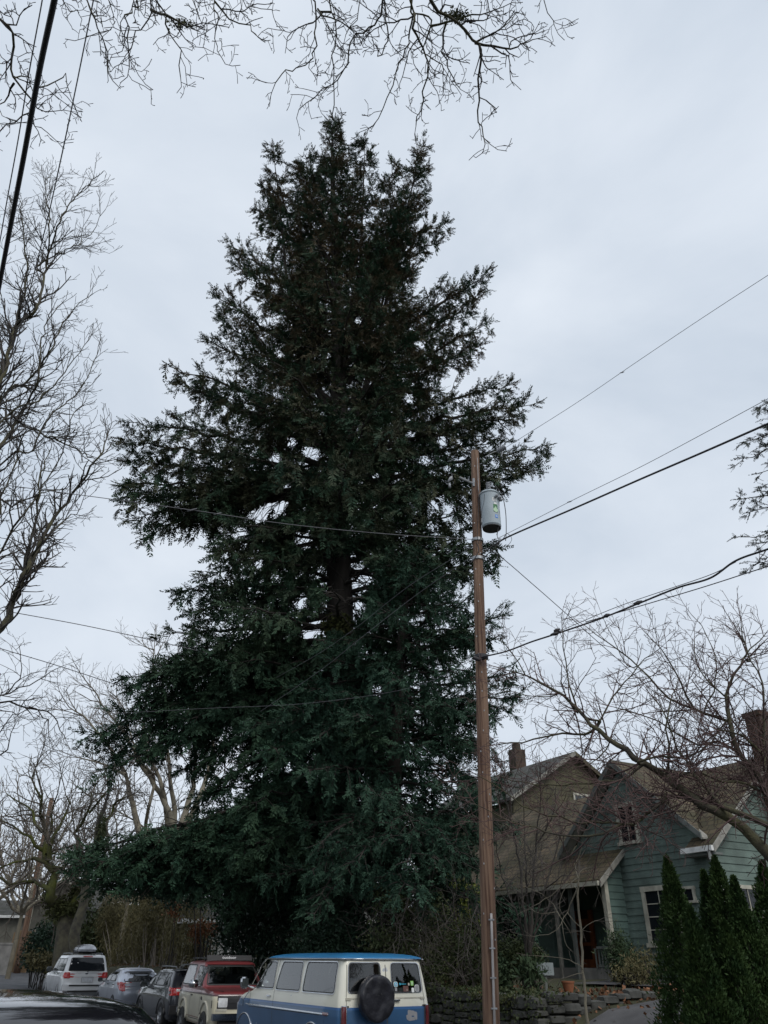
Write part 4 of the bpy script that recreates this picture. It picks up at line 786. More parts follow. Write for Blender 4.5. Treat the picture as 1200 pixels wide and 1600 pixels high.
# columnar evergreens
def thuja(x, y, D, wd, label, seed):
    rg = rs(seed); tip = atD(x, y, D); b = tip.copy(); b[2] = gz(*to_uv(b))-.03; H = tip[2]-b[2]; t = thing('columnar_evergreen', label, 'shrub', tuple(b), group='columnar evergreens before the green house')
    n = int(26000*H/3); h = rg.random(n)**1.3; a = rg.uniform(0, 2*np.pi, n)
    prof = wd*.5*np.minimum(1, 1.22*(1-h)**.9)*np.minimum(1, .8+h*1.2); lump = 1+.20*np.sin(a*3+h*9+seed)+.14*np.sin(a*5-h*19+seed*2)+.12*np.sin(h*34+a*2+seed)
    r_ = prof*lump*np.where(rg.random(n) < .05, rg.uniform(1.0, 1.28, n), rg.uniform(.6, 1.03, n)); pts = b+np.stack([np.cos(a)*r_, np.sin(a)*r_, h*H], 1)
    d = np.stack([np.cos(a)*.55, np.sin(a)*.55, np.ones(n)], 1)
    leaves('foliage', pts, .055, 'thuja', t, rg, dirs=d, ratio=.42)
    T = Tubes(); T.add([b, b+UPV*H*.5, b+UPV*H*.93], [.05, .035, .01], 6)
    for i in range(16):
        a = rg.uniform(0, 6.28); z = rg.uniform(.02, .5)*H; q = b+UPV*z; T.add([q, q+np.array([math.cos(a)*wd*.3, math.sin(a)*wd*.3, .35])], [.012, .005], 4)
    T.build('stem', 'bark_dark', t)
for a in [(1041, 1340, 14.2, 1.15, 'foremost columnar evergreen, left end of the row before the window', 1), (1099, 1362, 15.2, .95, 'short columnar evergreen just behind the foremost one', 2), (1116, 1340, 14.8, 1.15, 'tallest pointed columnar evergreen in the middle of the row', 3), (1146, 1372, 14.3, .95, 'columnar evergreen right of the tallest pointed one', 4), (1190, 1348, 14.6, 1.2, 'columnar evergreen at the right edge of the picture', 5), (1078, 1420, 13.4, .95, 'low columnar evergreen hiding the foot of the row', 6), (1130, 1440, 13.6, 1.0, 'low bushy evergreen in front of the right half of the row', 7)]: thuja(*a)

# tall evergreens on the other side of the street, added outside the frame to be mirrored in the parked cars
for i, (u_, v_) in enumerate([(38, -11), (62, -9), (86, -10), (112, -9)]):
    b = np.array(P(u_, v_, gz(u_, v_))); h_ = 13+2*(i % 3)
    bush('evergreen_tree', ['broad evergreen across the street opposite the white SUV', 'second broad evergreen up the far side of the street', 'third broad evergreen up the far side of the street', 'farthest broad evergreen across the street'][i], 'tree', [(b+UPV*h_*k+np.array([0, 0, 0]), (4.6-3.2*k, 4.6-3.2*k, h_*.2)) for k in (.22, .42, .62, .82)], 5000, .5, 'needles', 200+i, b, stems=3)
# ------------------------------------------------------------------ utility pole with transformer
def wp(parent, name, m, fn, **k): mb = MB(); fn(mb); return mb.build(name, m, parent, world=True, **k)
PD = 15.3
pb = atD(768, 1600, PD); pt_ = atD(742, 706, PD); pdir = (pt_-pb)/(pt_[2]-pb[2]); gzb = gz(*to_uv(pb)); pbase = pb+pdir*(gzb-.15-pb[2])
pole = thing('utility_pole', 'weathered brown wooden utility pole with grey transformer, standing beside the van', 'utility pole', tuple(pbase))
def onp(z): return pbase+pdir*(z-pbase[2])
zt = pt_[2]; wp(pole, 'pole', 'pole_wood', lambda mb: mb.tube([onp(pbase[2]+(zt-pbase[2])*t) for t in np.linspace(0, 1, 14)], [.150-.047*t for t in np.linspace(0, 1, 14)], 20), smooth=True, sharp=50)
right = np.array([1., 0, 0]); back = np.array([0, 1., 0])
def pz(y): return atD(750, y, PD)[2]
# tank
zb, ztp = pz(829)-.02, pz(778); tc_ = onp((zb+ztp)/2)+np.array([.315, -.13, 0]); rt = .228
def tank(mb):
    pr = [(.0, zb+.02), (rt*.9, zb+.015), (rt, zb+.05), (rt, ztp-.03), (rt+.018, ztp-.02), (rt+.018, ztp), (rt*.9, ztp+.05), (0, ztp+.07)]
    n = 40; vs = [(tc_[0]+rr*math.cos(2*math.pi*k/n), tc_[1]+rr*math.sin(2*math.pi*k/n), z) for rr, z in pr for k in range(n)]
    fs = [(i*n+k, i*n+(k+1) % n, (i+1)*n+(k+1) % n, (i+1)*n+k) for i in range(len(pr)-1) for k in range(n)]; mb.add(vs, fs)
tk_ = wp(pole, 'transformer_tank', 'tank', tank, smooth=True, sharp=30)
def loc_(o, parent): return o
wp(pole, 'tank_bottom', 'tank_dark', lambda mb: mb.tube([(tc_[0], tc_[1], zb-.004), (tc_[0], tc_[1], zb+.012)], rt*.96, 36))
for a, z0 in ((2.5, ztp-.2), (2.5, zb+.2)):
    wp(pole, 'tank_bracket', 'galv', lambda mb: mb.box(onp(z0)[0]+.08, tc_[0]-rt*.75, tc_[1]-.05, tc_[1]+.09, z0-.06, z0+.06))
def sticker(name, m, a0, a1, z0, z1, off=.004):
    def f(mb):
        n = 6; vs = [(tc_[0]+(rt+off)*math.cos(a), tc_[1]+(rt+off)*math.sin(a), z) for z in (z0, z1) for a in np.linspace(a0, a1, n)]
        mb.add(vs, [(i, i+1, n+i+1, n+i) for i in range(n-1)])
    return wp(pole, name, m, f)
A0 = R_(-90)
Z = lambda f: zb+(ztp-zb)*f
sticker('label', 'sticker_white', A0+.12, A0+.62, Z(.68), Z(.78)); sticker('label', 'sticker_grey', A0+.17, A0+.55, Z(.70), Z(.72), .007); sticker('label', 'sticker_grey', A0+.17, A0+.5, Z(.745), Z(.765), .007)
sticker('label', 'sticker_white', A0+.3, A0+.60, Z(.59), Z(.64)); sticker('label', 'sticker_green', A0+.18, A0+.68, Z(.36), Z(.585)); sticker('label', 'sticker_blue', A0+.30, A0+.62, Z(.19), Z(.28)); sticker('label', 'sticker_white', A0+.36, A0+.56, Z(.225), Z(.245), .007)
def drop(mb):   # pale round-bottomed mark on the green label
    c = A0+.43; pts = []
    for k in range(20):
        t = 2*math.pi*k/20; rr = .065*(1-.35*math.sin(t)) if math.sin(t) > 0 else .065
        pts.append((c+rr*math.cos(t)*(1 if math.sin(t) < .3 else .55)/rt, Z(.44)+.062*math.sin(t)*1.3))
    vs = [(tc_[0]+(rt+.008)*math.cos(a), tc_[1]+(rt+.008)*math.sin(a), z) for a, z in pts]; mb.add(vs, [tuple(range(20))])
wp(pole, 'label', 'sticker_pale', drop)
for i, (a, r0) in enumerate([(-100, .19), (-40, .2), (20, .16)]):
    p = tc_+np.array([math.cos(R_(a))*r0, math.sin(R_(a))*r0, 0]); p[2] = ztp+.04
    if i < 1: wp(pole, 'bushing', 'porcelain', lambda mb: [mb.tube([p+UPV*.05*k, p+UPV*(.05*k+.025), p+UPV*(.05*k+.05)], [.035, .06, .03], 10) for k in range(4)], smooth=True)
for a in (-62, -38, -14):
    q = tc_+np.array([math.cos(R_(a))*(rt+.0), math.sin(R_(a))*rt, 0]); q[2] = Z(.80); e = q+np.array([math.cos(R_(a))*.10, math.sin(R_(a))*.10, .03])
    wp(pole, 'bushing', 'porcelain', lambda mb: mb.tube([q, (q+e)/2, e], [.03, .045, .02], 8), smooth=True)
def curve(pts, n=8):
    pts = [np.array(p, float) for p in pts]; E = [2*pts[0]-pts[1]]+pts+[2*pts[-1]-pts[-2]]; o = []
    for i in range(1, len(E)-2):
        for j in range(n):
            t = j/n; a, b, c, d = E[i-1:i+3]; o.append(.5*((2*b)+(c-a)*t+(2*a-5*b+4*c-d)*t*t+(3*b-a-3*c+d)*t**3))
    return o+[pts[-1]]
def lead(pl, D, r, name='lead_wire', m='rubber_black', parent=None):
    return wp(parent or pole, name, m, lambda mb: mb.tube(curve([atD(x, y, d) for (x, y), d in zip(pl, D if isinstance(D, list) else [D]*len(pl))]), r, 6), smooth=True)
lead([(769,775),(772,764),(777,763),(785,775),(790,800),(791,828),(790,845)], PD-.15, .010); lead([(776,790),(780,800),(779,820),(777,838),(782,843)], PD-.25, .008)
lead([(780,782),(780,800),(778,825),(776,836)], PD-.2, .007); lead([(757,772),(756,785),(753,797),(752,812),(752,822),(750,850)], PD-.42, .007); lead([(760,752),(760,768)], PD-.1, .008)
lead([(790,835),(786,842),(778,850),(766,862),(755,872)], PD-.1, .010); lead([(792,833),(798,838),(799,845),(790,856),(782,858)], PD-.1, .006); lead([(745,848),(748,860),(742,872),(735,880)], PD-.25, .012)
lead([(742,750),(747,765),(748,790),(746,830),(748,850)], PD-.16, .007)
# fuse arm, cutout, top insulator and fittings
wp(pole, 'arm', 'galv', lambda mb: mb.tube([atD(740, 756, PD-.1), atD(718, 746, PD-.2)], .028, 6)); wp(pole, 'arm_bracket', 'galv', lambda mb: mb.tube([atD(740, 748, PD-.1), atD(740, 760, PD-.1)], .03, 6))
wp(pole, 'fuse_cutout', 'porcelain', lambda mb: mb.tube([atD(707, 741, PD-.2), atD(705, 747, PD-.2), atD(700, 753, PD-.2)], [.035, .05, .02], 8), smooth=True)
wp(pole, 'fuse_cutout', 'porcelain', lambda mb: mb.tube([atD(702, 755, PD-.2), atD(703, 762, PD-.2)], [.02, .03], 8), smooth=True)
wp(pole, 'insulator', 'porcelain', lambda mb: [mb.tube([atD(777+3.2*k, 705-1.6*k, PD-.3*k*.3), atD(778.6+3.2*k, 704.2-1.6*k, PD-.3*k*.3), atD(780+3.2*k, 703.4-1.6*k, PD-.3*k*.3)], [.03, .085, .03], 10) for k in range(4)], smooth=True)
lead([(758,714),(768,708),(776,705)], PD, .009, 'link_rod', 'galv'); lead([(736,706),(755,690),(766,684),(780,684),(788,688),(797,690)], PD, .006); lead([(783,714),(785,706)], PD, .02, 'insulator_cap', 'porcelain')
for y in (845, 874, 1027):
    p = onp(pz(y)); wp(pole, 'band', 'rubber_black' if y == 1027 else 'galv', lambda mb: mb.tube([p-UPV*.035, p+UPV*.035], .16 if y == 1027 else .142, 14))
lead([(739,1027),(748,1030),(760,1026)], PD-.2, .045, 'cable_clamp')
lead([(746,715),(747,745),(748,768)], PD-.13, .006, 'ground_wire', 'galv')
zc0 = atD(768, 1428, PD)[2]
def conduit(mb):
    q = lambda z: onp(z)+np.array([.03, -.175, 0]); mb.tube([q(pbase[2]+.1), q(1.6), q(2.2), q(zc0)], .022, 8)
wp(pole, 'conduit', 'conduit', conduit, smooth=True)
for z in np.linspace(1.2, zc0-.1, 4):
    q = onp(z)+np.array([.03, -.17, 0]); wp(pole, 'conduit_strap', 'galv', lambda mb: mb.box(q[0]-.05, q[0]+.05, q[1]-.03, q[1]+.02, z-.012, z+.012))
for k in range(26):
    z = 2.2+k*.41; a = random.Random(k).uniform(-2.6, -.5); rr = .150-.047*(z/12.8)
    q = onp(z); wp(pole, 'staple', 'galv', lambda mb: mb.box(q[0]+math.cos(a)*rr-.008, q[0]+math.cos(a)*rr+.008, q[1]+math.sin(a)*rr-.008, q[1]+math.sin(a)*rr+.008, z, z+.03))
fp0 = atD(28, 1512, 65); fp0[2] = gz(*to_uv(fp0))-.1; fpt = atD(81, 1247, 65)
fp = thing('utility_pole', 'distant brown utility pole leaning beside the mossy street tree', 'utility pole', tuple(fp0))
wp(fp, 'pole', 'pole_wood', lambda mb: mb.tube([fp0+(fpt-fp0)*t for t in np.linspace(0, 1, 8)], [.24-.07*t for t in np.linspace(0, 1, 8)], 12), smooth=True)
# ------------------------------------------------------------------ cables
def cable(label, pl, D, r, m='rubber_black', name='cable', mode='D', bumps=()):
    K = [q if isinstance(q, np.ndarray) else (atD if mode == 'D' else atR)(q[0], q[1], d) for q, d in zip(pl, D)]
    if not isinstance(pl[-1], np.ndarray) and (pl[-1][0] > 1200 or pl[-1][0] < 0 or pl[-1][1] > 1600): K.append(K[-1]+(K[-1]-K[-2])*9)   # runs on out of the frame
    if pl[0][0] < 0 or pl[0][1] < 0: K.insert(0, K[0]+(K[0]-K[1])*9)
    c = curve(K, 10); t = thing(name, label, 'cable', tuple(c[0]), group='overhead cables') if bumps else None
    mb = MB(); mb.tube(c, r, 6)
    if not bumps:
        o = mb.build(name, m, None, smooth=True); tag(o, label, 'cable', 'overhead cables'); return o
    mb.build('strand', m, t, smooth=True, world=True)
    for (x, y, d, s) in bumps:
        q = atD(x, y, d); b = MB(); b.tube([q+np.array([-s, 0, -s*.3]), q, q+np.array([s, 0, s*.4])], [r*1.2, r*2.6, r*1.2], 6); b.build('splice', m, t, smooth=True, world=True)
    return t
cable('thick black cable slanting down past the upper left corner', [(96,-60),(85,0),(62,108),(38,240),(17,350),(0,440),(-30,600)], [6.6,6.6,7,7.5,8,8.5,9.5], .021, mode='R')
cable('thin grey wire running left of the thick black cable', [(75,-60),(66,0),(46,110),(28,220),(8,330),(-25,520)], [8]*3+[8.6,9,10], .0055, 'wire_grey', mode='R')
cable('thin grey wire right of the thick black cable at upper left', [(158,-60),(142,20),(120,130),(97,240),(70,360),(30,520),(-30,760)], [8]*4+[9,10,12], .0055, 'wire_grey', mode='R')
cable('sagging wire crossing the conifer from the left edge to the pole', [(-60,750),(0,757),(100,770),(300,797),(450,819),(600,834),(742,843)], [11.5,12,12.5,13.3,14,14.6,15.1], .0075, 'wire_grey', bumps=[(300,797,13.3,.1),(340,803,13.5,.08)])
cable('wire crossing the sky at left to the lower conifer boughs', [(-60,940),(0,953),(130,977),(250,1003),(330,1022)], [24,24.5,25,25.6,26], .014, 'wire_grey')
cable('lower wire descending left of the conifer over the bare trees', [(-60,993),(0,1013),(80,1037),(170,1066),(300,1110)], [30]*5, .017, 'wire_grey')
cable('faint pale wire strung across the lower conifer boughs', [(-60,1124),(0,1121),(100,1119),(320,1107),(480,1099),(640,1075),(742,1030)], [20,20,20,19.6,19,17.5,15.2], .0045, 'wire_grey')
cable('service wire descending from the pole into the middle of the conifer', [(740,853),(640,915),(560,978),(500,1020),(430,1060)], [15.1,17,19,21,24.5], .006, 'wire_grey')
cable('second service wire descending left below the first one', [(740,868),(650,930),(560,1000),(497,1050),(380,1130)], [15.1,17,18.5,20.5,24], .007, 'wire_grey')
cable('thin top wire rising right from the pole head insulator', [(789,700),(900,630),(1000,562),(1100,495),(1200,430),(1290,372)], [15,13,11.8,10.6,9.6,8.8], .0055, 'wire_grey', bumps=[(972,582,12.1,.05)])
cable('thin wire rising right just above the thick bundle', [(752,852),(784,838),(890,784),(1000,730),(1100,677),(1200,623),(1290,575)], [15.2,15,13.2,11.8,10.6,9.6,8.8], .0055, 'wire_grey', bumps=[(890,784,13.2,.05)])
cable('thick twisted cable bundle rising right from below the transformer', [(752,866),(775,850),(800,836),(900,793),(1000,749),(1100,706),(1200,662),(1290,622)], [15.2,15.1,14.9,13.2,11.8,10.6,9.6,8.8], .019)
cable('black communication cable with splice cases from mid pole to the right edge', [(746,1028),(790,1018),(830,1003),(870,990),(940,966),(1000,942),(1060,918),(1110,903),(1150,876),(1200,858),(1280,830)], [15.1,14.8,14.3,13.7,12.9,12.1,11.4,10.8,10.3,9.7,9], .016, bumps=[(868,990,13.7,.10),(870,985,13.7,.06),(997,942,12.1,.08),(948,962,12.7,.06)])
cable('thin messenger wire splitting off below the communication cable', [(915,972),(1000,947),(1100,917),(1200,885),(1280,862)], [13.1,12.1,10.9,9.8,9.1], .008)
cable('thin upper strand parallel to the communication cable', [(870,988),(960,950),(1040,922),(1110,898),(1150,878)], [13.7,12.5,11.6,10.8,10.3], .006)
cable('drop wire falling right from the pole to the green house chimney', [(752,858),(778,867),(836,916),(886,960),(955,1021),(1050,1100),np.array(P(14.5, 21.2, 7.6))], [15.2,15.2,15.8,16.6,18,20,0], .009)
# ------------------------------------------------------------------ houses
class HF:
    """house frame: local x runs along the street (away), y towards the street"""
    def __init__(s, u0, v0, z0, name, label, cat='house'): s.u0, s.v0, s.z0 = u0, v0, z0; s.t = thing(name, label, cat, P(u0, v0, z0), HEAD)
    def h(s, u, v, z): return (u-s.u0, s.v0-v, z-s.z0)
    def part(s, name, m, fn, parent=None, **k): mb = MB(); fn(mb); return mb.build(name, m, parent or s.t, **k)
    def quadpart(s, name, m, pts, th, n, parent=None):
        """roof slab from uvz corners, thickened along local n"""
        q = [s.h(*p) for p in pts]; return s.part(name, m, lambda mb: mb.prism(q, tuple(np.array(n)*th)), parent)
def laps(mb, H, plane, c, span, z0, z1, out, course=.19, rr=None):
    """lap siding on plane ('v' or 'u' = c); span(z) -> (a, b); out = outward sign in that axis"""
    z = z0; k = 0
    while z < z1-.01:
        zt_ = min(z+course, z1); a0, b0 = span(z); a1, b1 = span(zt_)
        if b0-a0 > .02:
            if b1-a1 < .02: a1 = b1 = (a1+b1)/2
            jo = .022+(rr.uniform(-.004, .006) if rr else 0)
            def pt(a, zz, o): return H.h(a, c+out*o, zz) if plane == 'v' else H.h(c+out*o, a, zz)
            q = [pt(a0, z, jo), pt(b0, z, jo), pt(b1, zt_, .002), pt(a1, zt_, .002), pt(a0, z, -.10), pt(b0, z, -.10), pt(b1, zt_, -.10), pt(a1, zt_, -.10)]
            mb.add(q, [(0, 1, 2, 3), (5, 4, 7, 6), (4, 5, 1, 0), (1, 5, 6, 2), (4, 0, 3, 7)])
        z = zt_; k += 1
def ray_v(x, y, v): d = ray(x, y); k = v/(d[0]*V[0]+d[1]*V[1]); p = CAM+k*d; return to_uv(p)[0], p[2]
def ray_u(x, y, u): d = ray(x, y); k = u/(d[0]*U[0]+d[1]*U[1]); p = CAM+k*d; return to_uv(p)[1], p[2]
G = HF(17.6, 18.4, 1.25, 'green_house', 'green lap-sided house with brown shingle roof behind the columnar evergreens')
vf = 18.4; ux = 14.72; zr = 7.12; ze = 4.75; uc = 17.65; hw = 2.78; rnd = random.Random(1)
rk = (zr-ze)/hw
def span_front(z): return (ux, 18.22) if z < ze else (uc-(zr-z)/rk, uc+(zr-z)/rk)
G.part('wall', 'siding', lambda mb: laps(mb, G, 'v', vf, span_front, 1.15, zr-.02, -1, rr=rnd))
pe = (zr-ze)/3.0
G.part('wall', 'siding', lambda mb: laps(mb, G, 'u', ux, lambda z: (vf, vf+6) if z < ze else (vf+(z-ze)/pe, vf+6-(z-ze)/pe), 1.15, zr, -1, rr=rnd))
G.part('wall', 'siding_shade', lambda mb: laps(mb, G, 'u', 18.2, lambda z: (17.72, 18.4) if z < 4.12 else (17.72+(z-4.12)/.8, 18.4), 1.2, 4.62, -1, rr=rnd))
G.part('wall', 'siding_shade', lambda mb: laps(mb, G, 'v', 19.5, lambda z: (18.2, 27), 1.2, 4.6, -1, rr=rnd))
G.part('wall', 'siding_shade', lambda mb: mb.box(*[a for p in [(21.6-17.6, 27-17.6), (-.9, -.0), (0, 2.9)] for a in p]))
# corner boards
G.part('corner_board', 'trim', lambda mb: mb.box(*(lambda a, b: (min(a[0], b[0]), max(a[0], b[0]), min(a[1], b[1]), max(a[1], b[1]), a[2], b[2]))(G.h(17.93+.2, 17.58, 1.2), G.h(18.28, 17.72, 4.0))))
rf = G.quadpart('roof', 'shingle_brown', [(14.4, 18.4, 4.72), (27, 18.4, 4.72), (27, 21.45, zr+.05), (14.4, 21.45, zr+.05)], .14, (0, 0, 1))
G.quadpart('roof', 'shingle_brown', [(14.4, 18.02, 4.43), (15.32, 18.02, 4.43), (15.32, 18.4, 4.722), (14.4, 18.4, 4.722)], .138, (0, 0, 1), rf)
G.quadpart('roof', 'shingle_brown', [(18.22-.25, 17.32, 3.83), (27, 17.32, 3.83), (27, 18.4, 4.722), (17.97, 18.4, 4.722)], .138, (0, 0, 1), rf)
G.quadpart('roof', 'shingle_brown', [(14.4, 24.8, 4.4), (14.4, 21.45, zr+.05), (27, 21.45, zr+.05), (27, 24.8, 4.4)], .14, (0, 0, 1), rf)
for s in (-1, 1):
    G.quadpart('roof', 'shingle_brown', [(uc, 18.05, zr+.17), (uc, 21.5, zr+.17), (uc+s*(hw+.12), 18.05, ze+.08)], .10, (0, 0, 1), rf)
    # rake boards
    a, b = (uc, zr+.17), (uc+s*(hw+.14), ze+.06)
    G.part('rake_board', 'trim_dark' if s > 0 else 'trim_dark', lambda mb: mb.prism([G.h(a[0], 18.03, a[1]+.10), G.h(b[0], 18.03, b[1]+.10), G.h(b[0], 18.03, b[1]-.07), G.h(a[0], 18.03, a[1]-.09)], (0, -.05, 0)), rf)
    G.part('soffit', 'trim_grey', lambda mb: mb.prism([G.h(a[0], 18.1, a[1]-.02), G.h(b[0], 18.1, b[1]-.02), G.h(b[0], 18.1, b[1]-.06), G.h(a[0], 18.1, a[1]-.06)], (0, -.33, 0)), rf)
# end rake, gutter, porch rake, porch eave
G.part('rake_board', 'trim_grey', lambda mb: mb.prism([G.h(14.38, 18.0, 4.56), G.h(14.38, 21.45, zr+.2), G.h(14.38, 21.45, zr+.02), G.h(14.38, 18.0, 4.38)], (-.04, 0, 0)), rf)
G.part('gutter', 'trim_white', lambda mb: mb.box(*[a for p in zip(G.h(14.36, 18.03, 4.42), G.h(15.4, 17.9, 4.55)) for a in sorted(p)]), rf)
G.part('gutter', 'trim', lambda mb: mb.box(*[a for p in zip(G.h(18.0, 17.32, 3.80), G.h(27, 17.2, 3.92)) for a in sorted(p)]), rf)
G.part('rake_board', 'trim_grey', lambda mb: mb.prism([G.h(17.96, 17.25, 3.93), G.h(17.96, 18.42, 4.88), G.h(17.96, 18.42, 4.70), G.h(17.96, 17.25, 3.75)], (-.04, 0, 0)), rf)
G.part('eave_soffit', 'trim_dark', lambda mb: mb.box(*[a for p in zip(G.h(14.42, 18.38, 4.34), G.h(15.4, 18.03, 4.40)) for a in sorted(p)]), rf)
G.part('downspout', 'trim_white', lambda mb: mb.tube([G.h(14.5, 17.95, 4.42), G.h(14.52, 18.0, 4.25), G.h(14.62, 18.28, 4.02), G.h(14.62, 18.30, 3.5), G.h(14.62, 18.30, 1.3)], .05, 6))
G.part('chimney', 'brick_red', lambda mb: (mb.box(*[a for p in zip(G.h(14.68, 21.05, 1.2), G.h(14.15, 22.15, 8.5)) for a in sorted(p)]), mb.box(*[a for p in zip(G.h(14.72, 21.0, 8.4), G.h(14.1, 22.2, 8.55)) for a in sorted(p)])))
def window(H, plane, c, a0, a1, z0, z1, out, nx, nz, fr=.11, name='window', m='trim', glass='glass_dark', panes=True):
    def B(a, b, za, zb_, o0, o1):
        p, q = (H.h(a, c+out*o0, za), H.h(b, c+out*o1, zb_)) if plane == 'v' else (H.h(c+out*o0, a, za), H.h(c+out*o1, b, zb_))
        return [x for pr in zip(p, q) for x in sorted(pr)]
    f = MB(); f.box(*B(a0, a0+fr, z0, z1, -.02, .07)); f.box(*B(a1-fr, a1, z0, z1, -.02, .07)); f.box(*B(a0-.02, a1+.02, z1-.002, z1+fr, -.02, .075)); f.box(*B(a0-.05, a1+.05, z0-fr*.8, z0+.003, -.02, .11))
    for i in range(1, nx): x = a0+fr+(a1-a0-2*fr)*i/nx; f.box(*B(x-.012, x+.012, z0, z1, .02, .048))
    for i in range(1, nz): z = z0+(z1-z0)*i/nz; f.box(*B(a0+fr, a1-fr, z-.012, z+.012, .022, .045))
    w_ = f.build(name, m, H.t); g_ = MB(); g_.box(*B(a0+fr-.005, a1-fr+.005, z0+.004, z1-.004, -.01, .03)); g_.build('pane', glass, w_); return w_
ua, za = ray_v(1001, 1389, vf-.05); ub, zb2 = ray_v(1012, 1474, vf-.05)
window(G, 'v', vf, ua-1.25, ua, zb2, za-.08, -1, 2, 4, fr=.13)
ua, za = ray_v(1083, 1382, vf-.05); _, zb2 = ray_v(1083, 1407, vf-.05); window(G, 'v', vf, ua, ua+.75, zb2, za-.1, -1, 2, 1, fr=.07)
ua, za = ray_v(960, 1258, vf-.05); ub, zb2 = ray_v(1000, 1312, vf-.05); window(G, 'v', vf, ub, ua, zb2, za-.1, -1, 2, 2, fr=.11)
va, za = ray_u(1148, 1380, ux-.05); vb, zb2 = ray_u(1182, 1425, ux-.05); window(G, 'u', ux, va, vb+.3, zb2-.4, za-.12, -1, 2, 2, fr=.09)
# porch: door, posts, rails, window
def at_v(x, y, v): a, z = ray_v(x, y, v); return a, z
ud, _ = at_v(920, 1500, 19.5)
dw = G.part('door', 'door_orange', lambda mb: [mb.box(*[a for p in zip(G.h(ud-.48, 19.47, 1.3), G.h(ud+.48, 19.40, 1.95)) for a in sorted(p)]), mb.box(*[a for p in zip(G.h(ud-.48, 19.47, 1.95), G.h(ud-.3, 19.40, 3.35)) for a in sorted(p)]), mb.box(*[a for p in zip(G.h(ud+.3, 19.47, 1.95), G.h(ud+.48, 19.40, 3.35)) for a in sorted(p)]), mb.box(*[a for p in zip(G.h(ud-.3, 19.47, 2.9), G.h(ud+.3, 19.40, 3.1)) for a in sorted(p)]), mb.box(*[a for p in zip(G.h(ud-.3, 19.47, 2.32), G.h(ud+.3, 19.40, 2.42)) for a in sorted(p)])])
G.part('pane', 'door_dark', lambda mb: mb.box(*[a for p in zip(G.h(ud-.31, 19.475, 1.95), G.h(ud+.31, 19.44, 3.35)) for a in sorted(p)]), dw)
G.part('handle', 'chrome', lambda mb: mb.tube([G.h(ud-.4, 19.36, 2.2), G.h(ud-.4, 19.36, 2.32)], .015, 6), dw)
for x, w_, mm in ((877, .09, 'trim_grey'), (902, .10, 'trim_dark'), (832, .10, 'trim_dark')):
    up, _ = at_v(x, 1500, 17.6); G.part('post', mm, lambda mb: mb.box(*[a for p in zip(G.h(up-w_/2, 17.55, 1.2), G.h(up+w_/2, 17.65, 3.95)) for a in sorted(p)]))
u1, _ = at_v(936, 1480, 17.6)
G.part('rail', 'trim_dark', lambda mb: [mb.box(*[a for p in zip(G.h(18.3, 17.58, z), G.h(u1+.1, 17.66, z+.07)) for a in sorted(p)]) for z in (1.75, 2.2)]+[mb.box(*[a for p in zip(G.h(18.35+.13*k, 17.6, 1.3), G.h(18.38+.13*k, 17.64, 2.22)) for a in sorted(p)]) for k in range(5)])
G.part('step', 'concrete', lambda mb: [mb.box(*[a for p in zip(G.h(18.3, 17.6-.28*k, 1.2), G.h(26, 19.5, 1.72-.15*k)) for a in sorted(p)]) for k in range(1)])
ua, _ = at_v(814, 1450, 17.9+.5); ub, _ = at_v(785, 1450, 18.4)
window(G, 'v', 18.4, ua, ub, 2.35, 3.75, -1, 3, 3, fr=.13, m='trim_dark')
G.part('skirt_board', 'trim_dark', lambda mb: mb.box(*[a for p in zip(G.h(16.2, 18.36, 2.02), G.h(18.15, 18.33, 2.12)) for a in sorted(p)]))
# olive house behind, its gable towards us
uo = 31.0; vo, zo = ray_u(891, 1176, uo)
O_ = HF(uo, vo, 1.4, 'olive_house', 'olive gabled house with slim chimney behind the green house roof')
vl, zl = ray_u(846, 1208, uo); pit = (zo-zl)/(vo-vl); hs = 4.2
def sp_o(z): zz = zo-.15; e = zz-pit*hs; return (vo-hs, vo+hs) if z < e else (vo-(zz-z)/pit, vo+(zz-z)/pit)
O_.part('wall', 'stucco_olive', lambda mb: laps(mb, O_, 'u', uo, sp_o, 1.3, zo-.16, -1, course=.25))
O_.part('wall', 'stucco_olive', lambda mb: mb.box(0.05, 9, -hs+.05, hs-.05, 0, zo-1.4-pit*hs-.3))
for s in (-1, 1):
    r_ = O_.quadpart('roof', 'shingle_grey' if s < 0 else 'shingle_brown', [(uo-.35, vo, zo), (uo+9, vo, zo), (uo+9, vo+s*(hs+.4), zo-pit*(hs+.4)), (uo-.35, vo+s*(hs+.4), zo-pit*(hs+.4))], -.14, (0, 0, 1))
    O_.part('rake_board', 'stucco_olive' if s > 0 else 'trim_grey', lambda mb: mb.prism([O_.h(uo-.37, vo, zo+.02), O_.h(uo-.37, vo+s*(hs+.4), zo-pit*(hs+.4)+.02), O_.h(uo-.37, vo+s*(hs+.4), zo-pit*(hs+.4)-.2), O_.h(uo-.37, vo, zo-.22)], (-.03, 0, 0)), r_)
cv = vo-.3; uc2 = uo+8.2
q = ray(807, 1172); k = (uo+8.2)/(q[0]*U[0]+q[1]*U[1]); pc = CAM+k*q; _, cvv = to_uv(pc)
O_.part('chimney', 'brick_dark', lambda mb: (mb.box(*[a for p in zip(O_.h(uc2-.35, cvv-.42, zo-3), O_.h(uc2+.35, cvv+.42, pc[2])) for a in sorted(p)]), mb.box(*[a for p in zip(O_.h(uc2-.2, cvv-.2, pc[2]), O_.h(uc2+.2, cvv+.2, pc[2]+.4)) for a in sorted(p)])))
window(O_, 'u', uo, vo-.2, vo+1.0, zo-3.2, zo-2.2, -1, 2, 1, m='trim', glass='glass_grey')
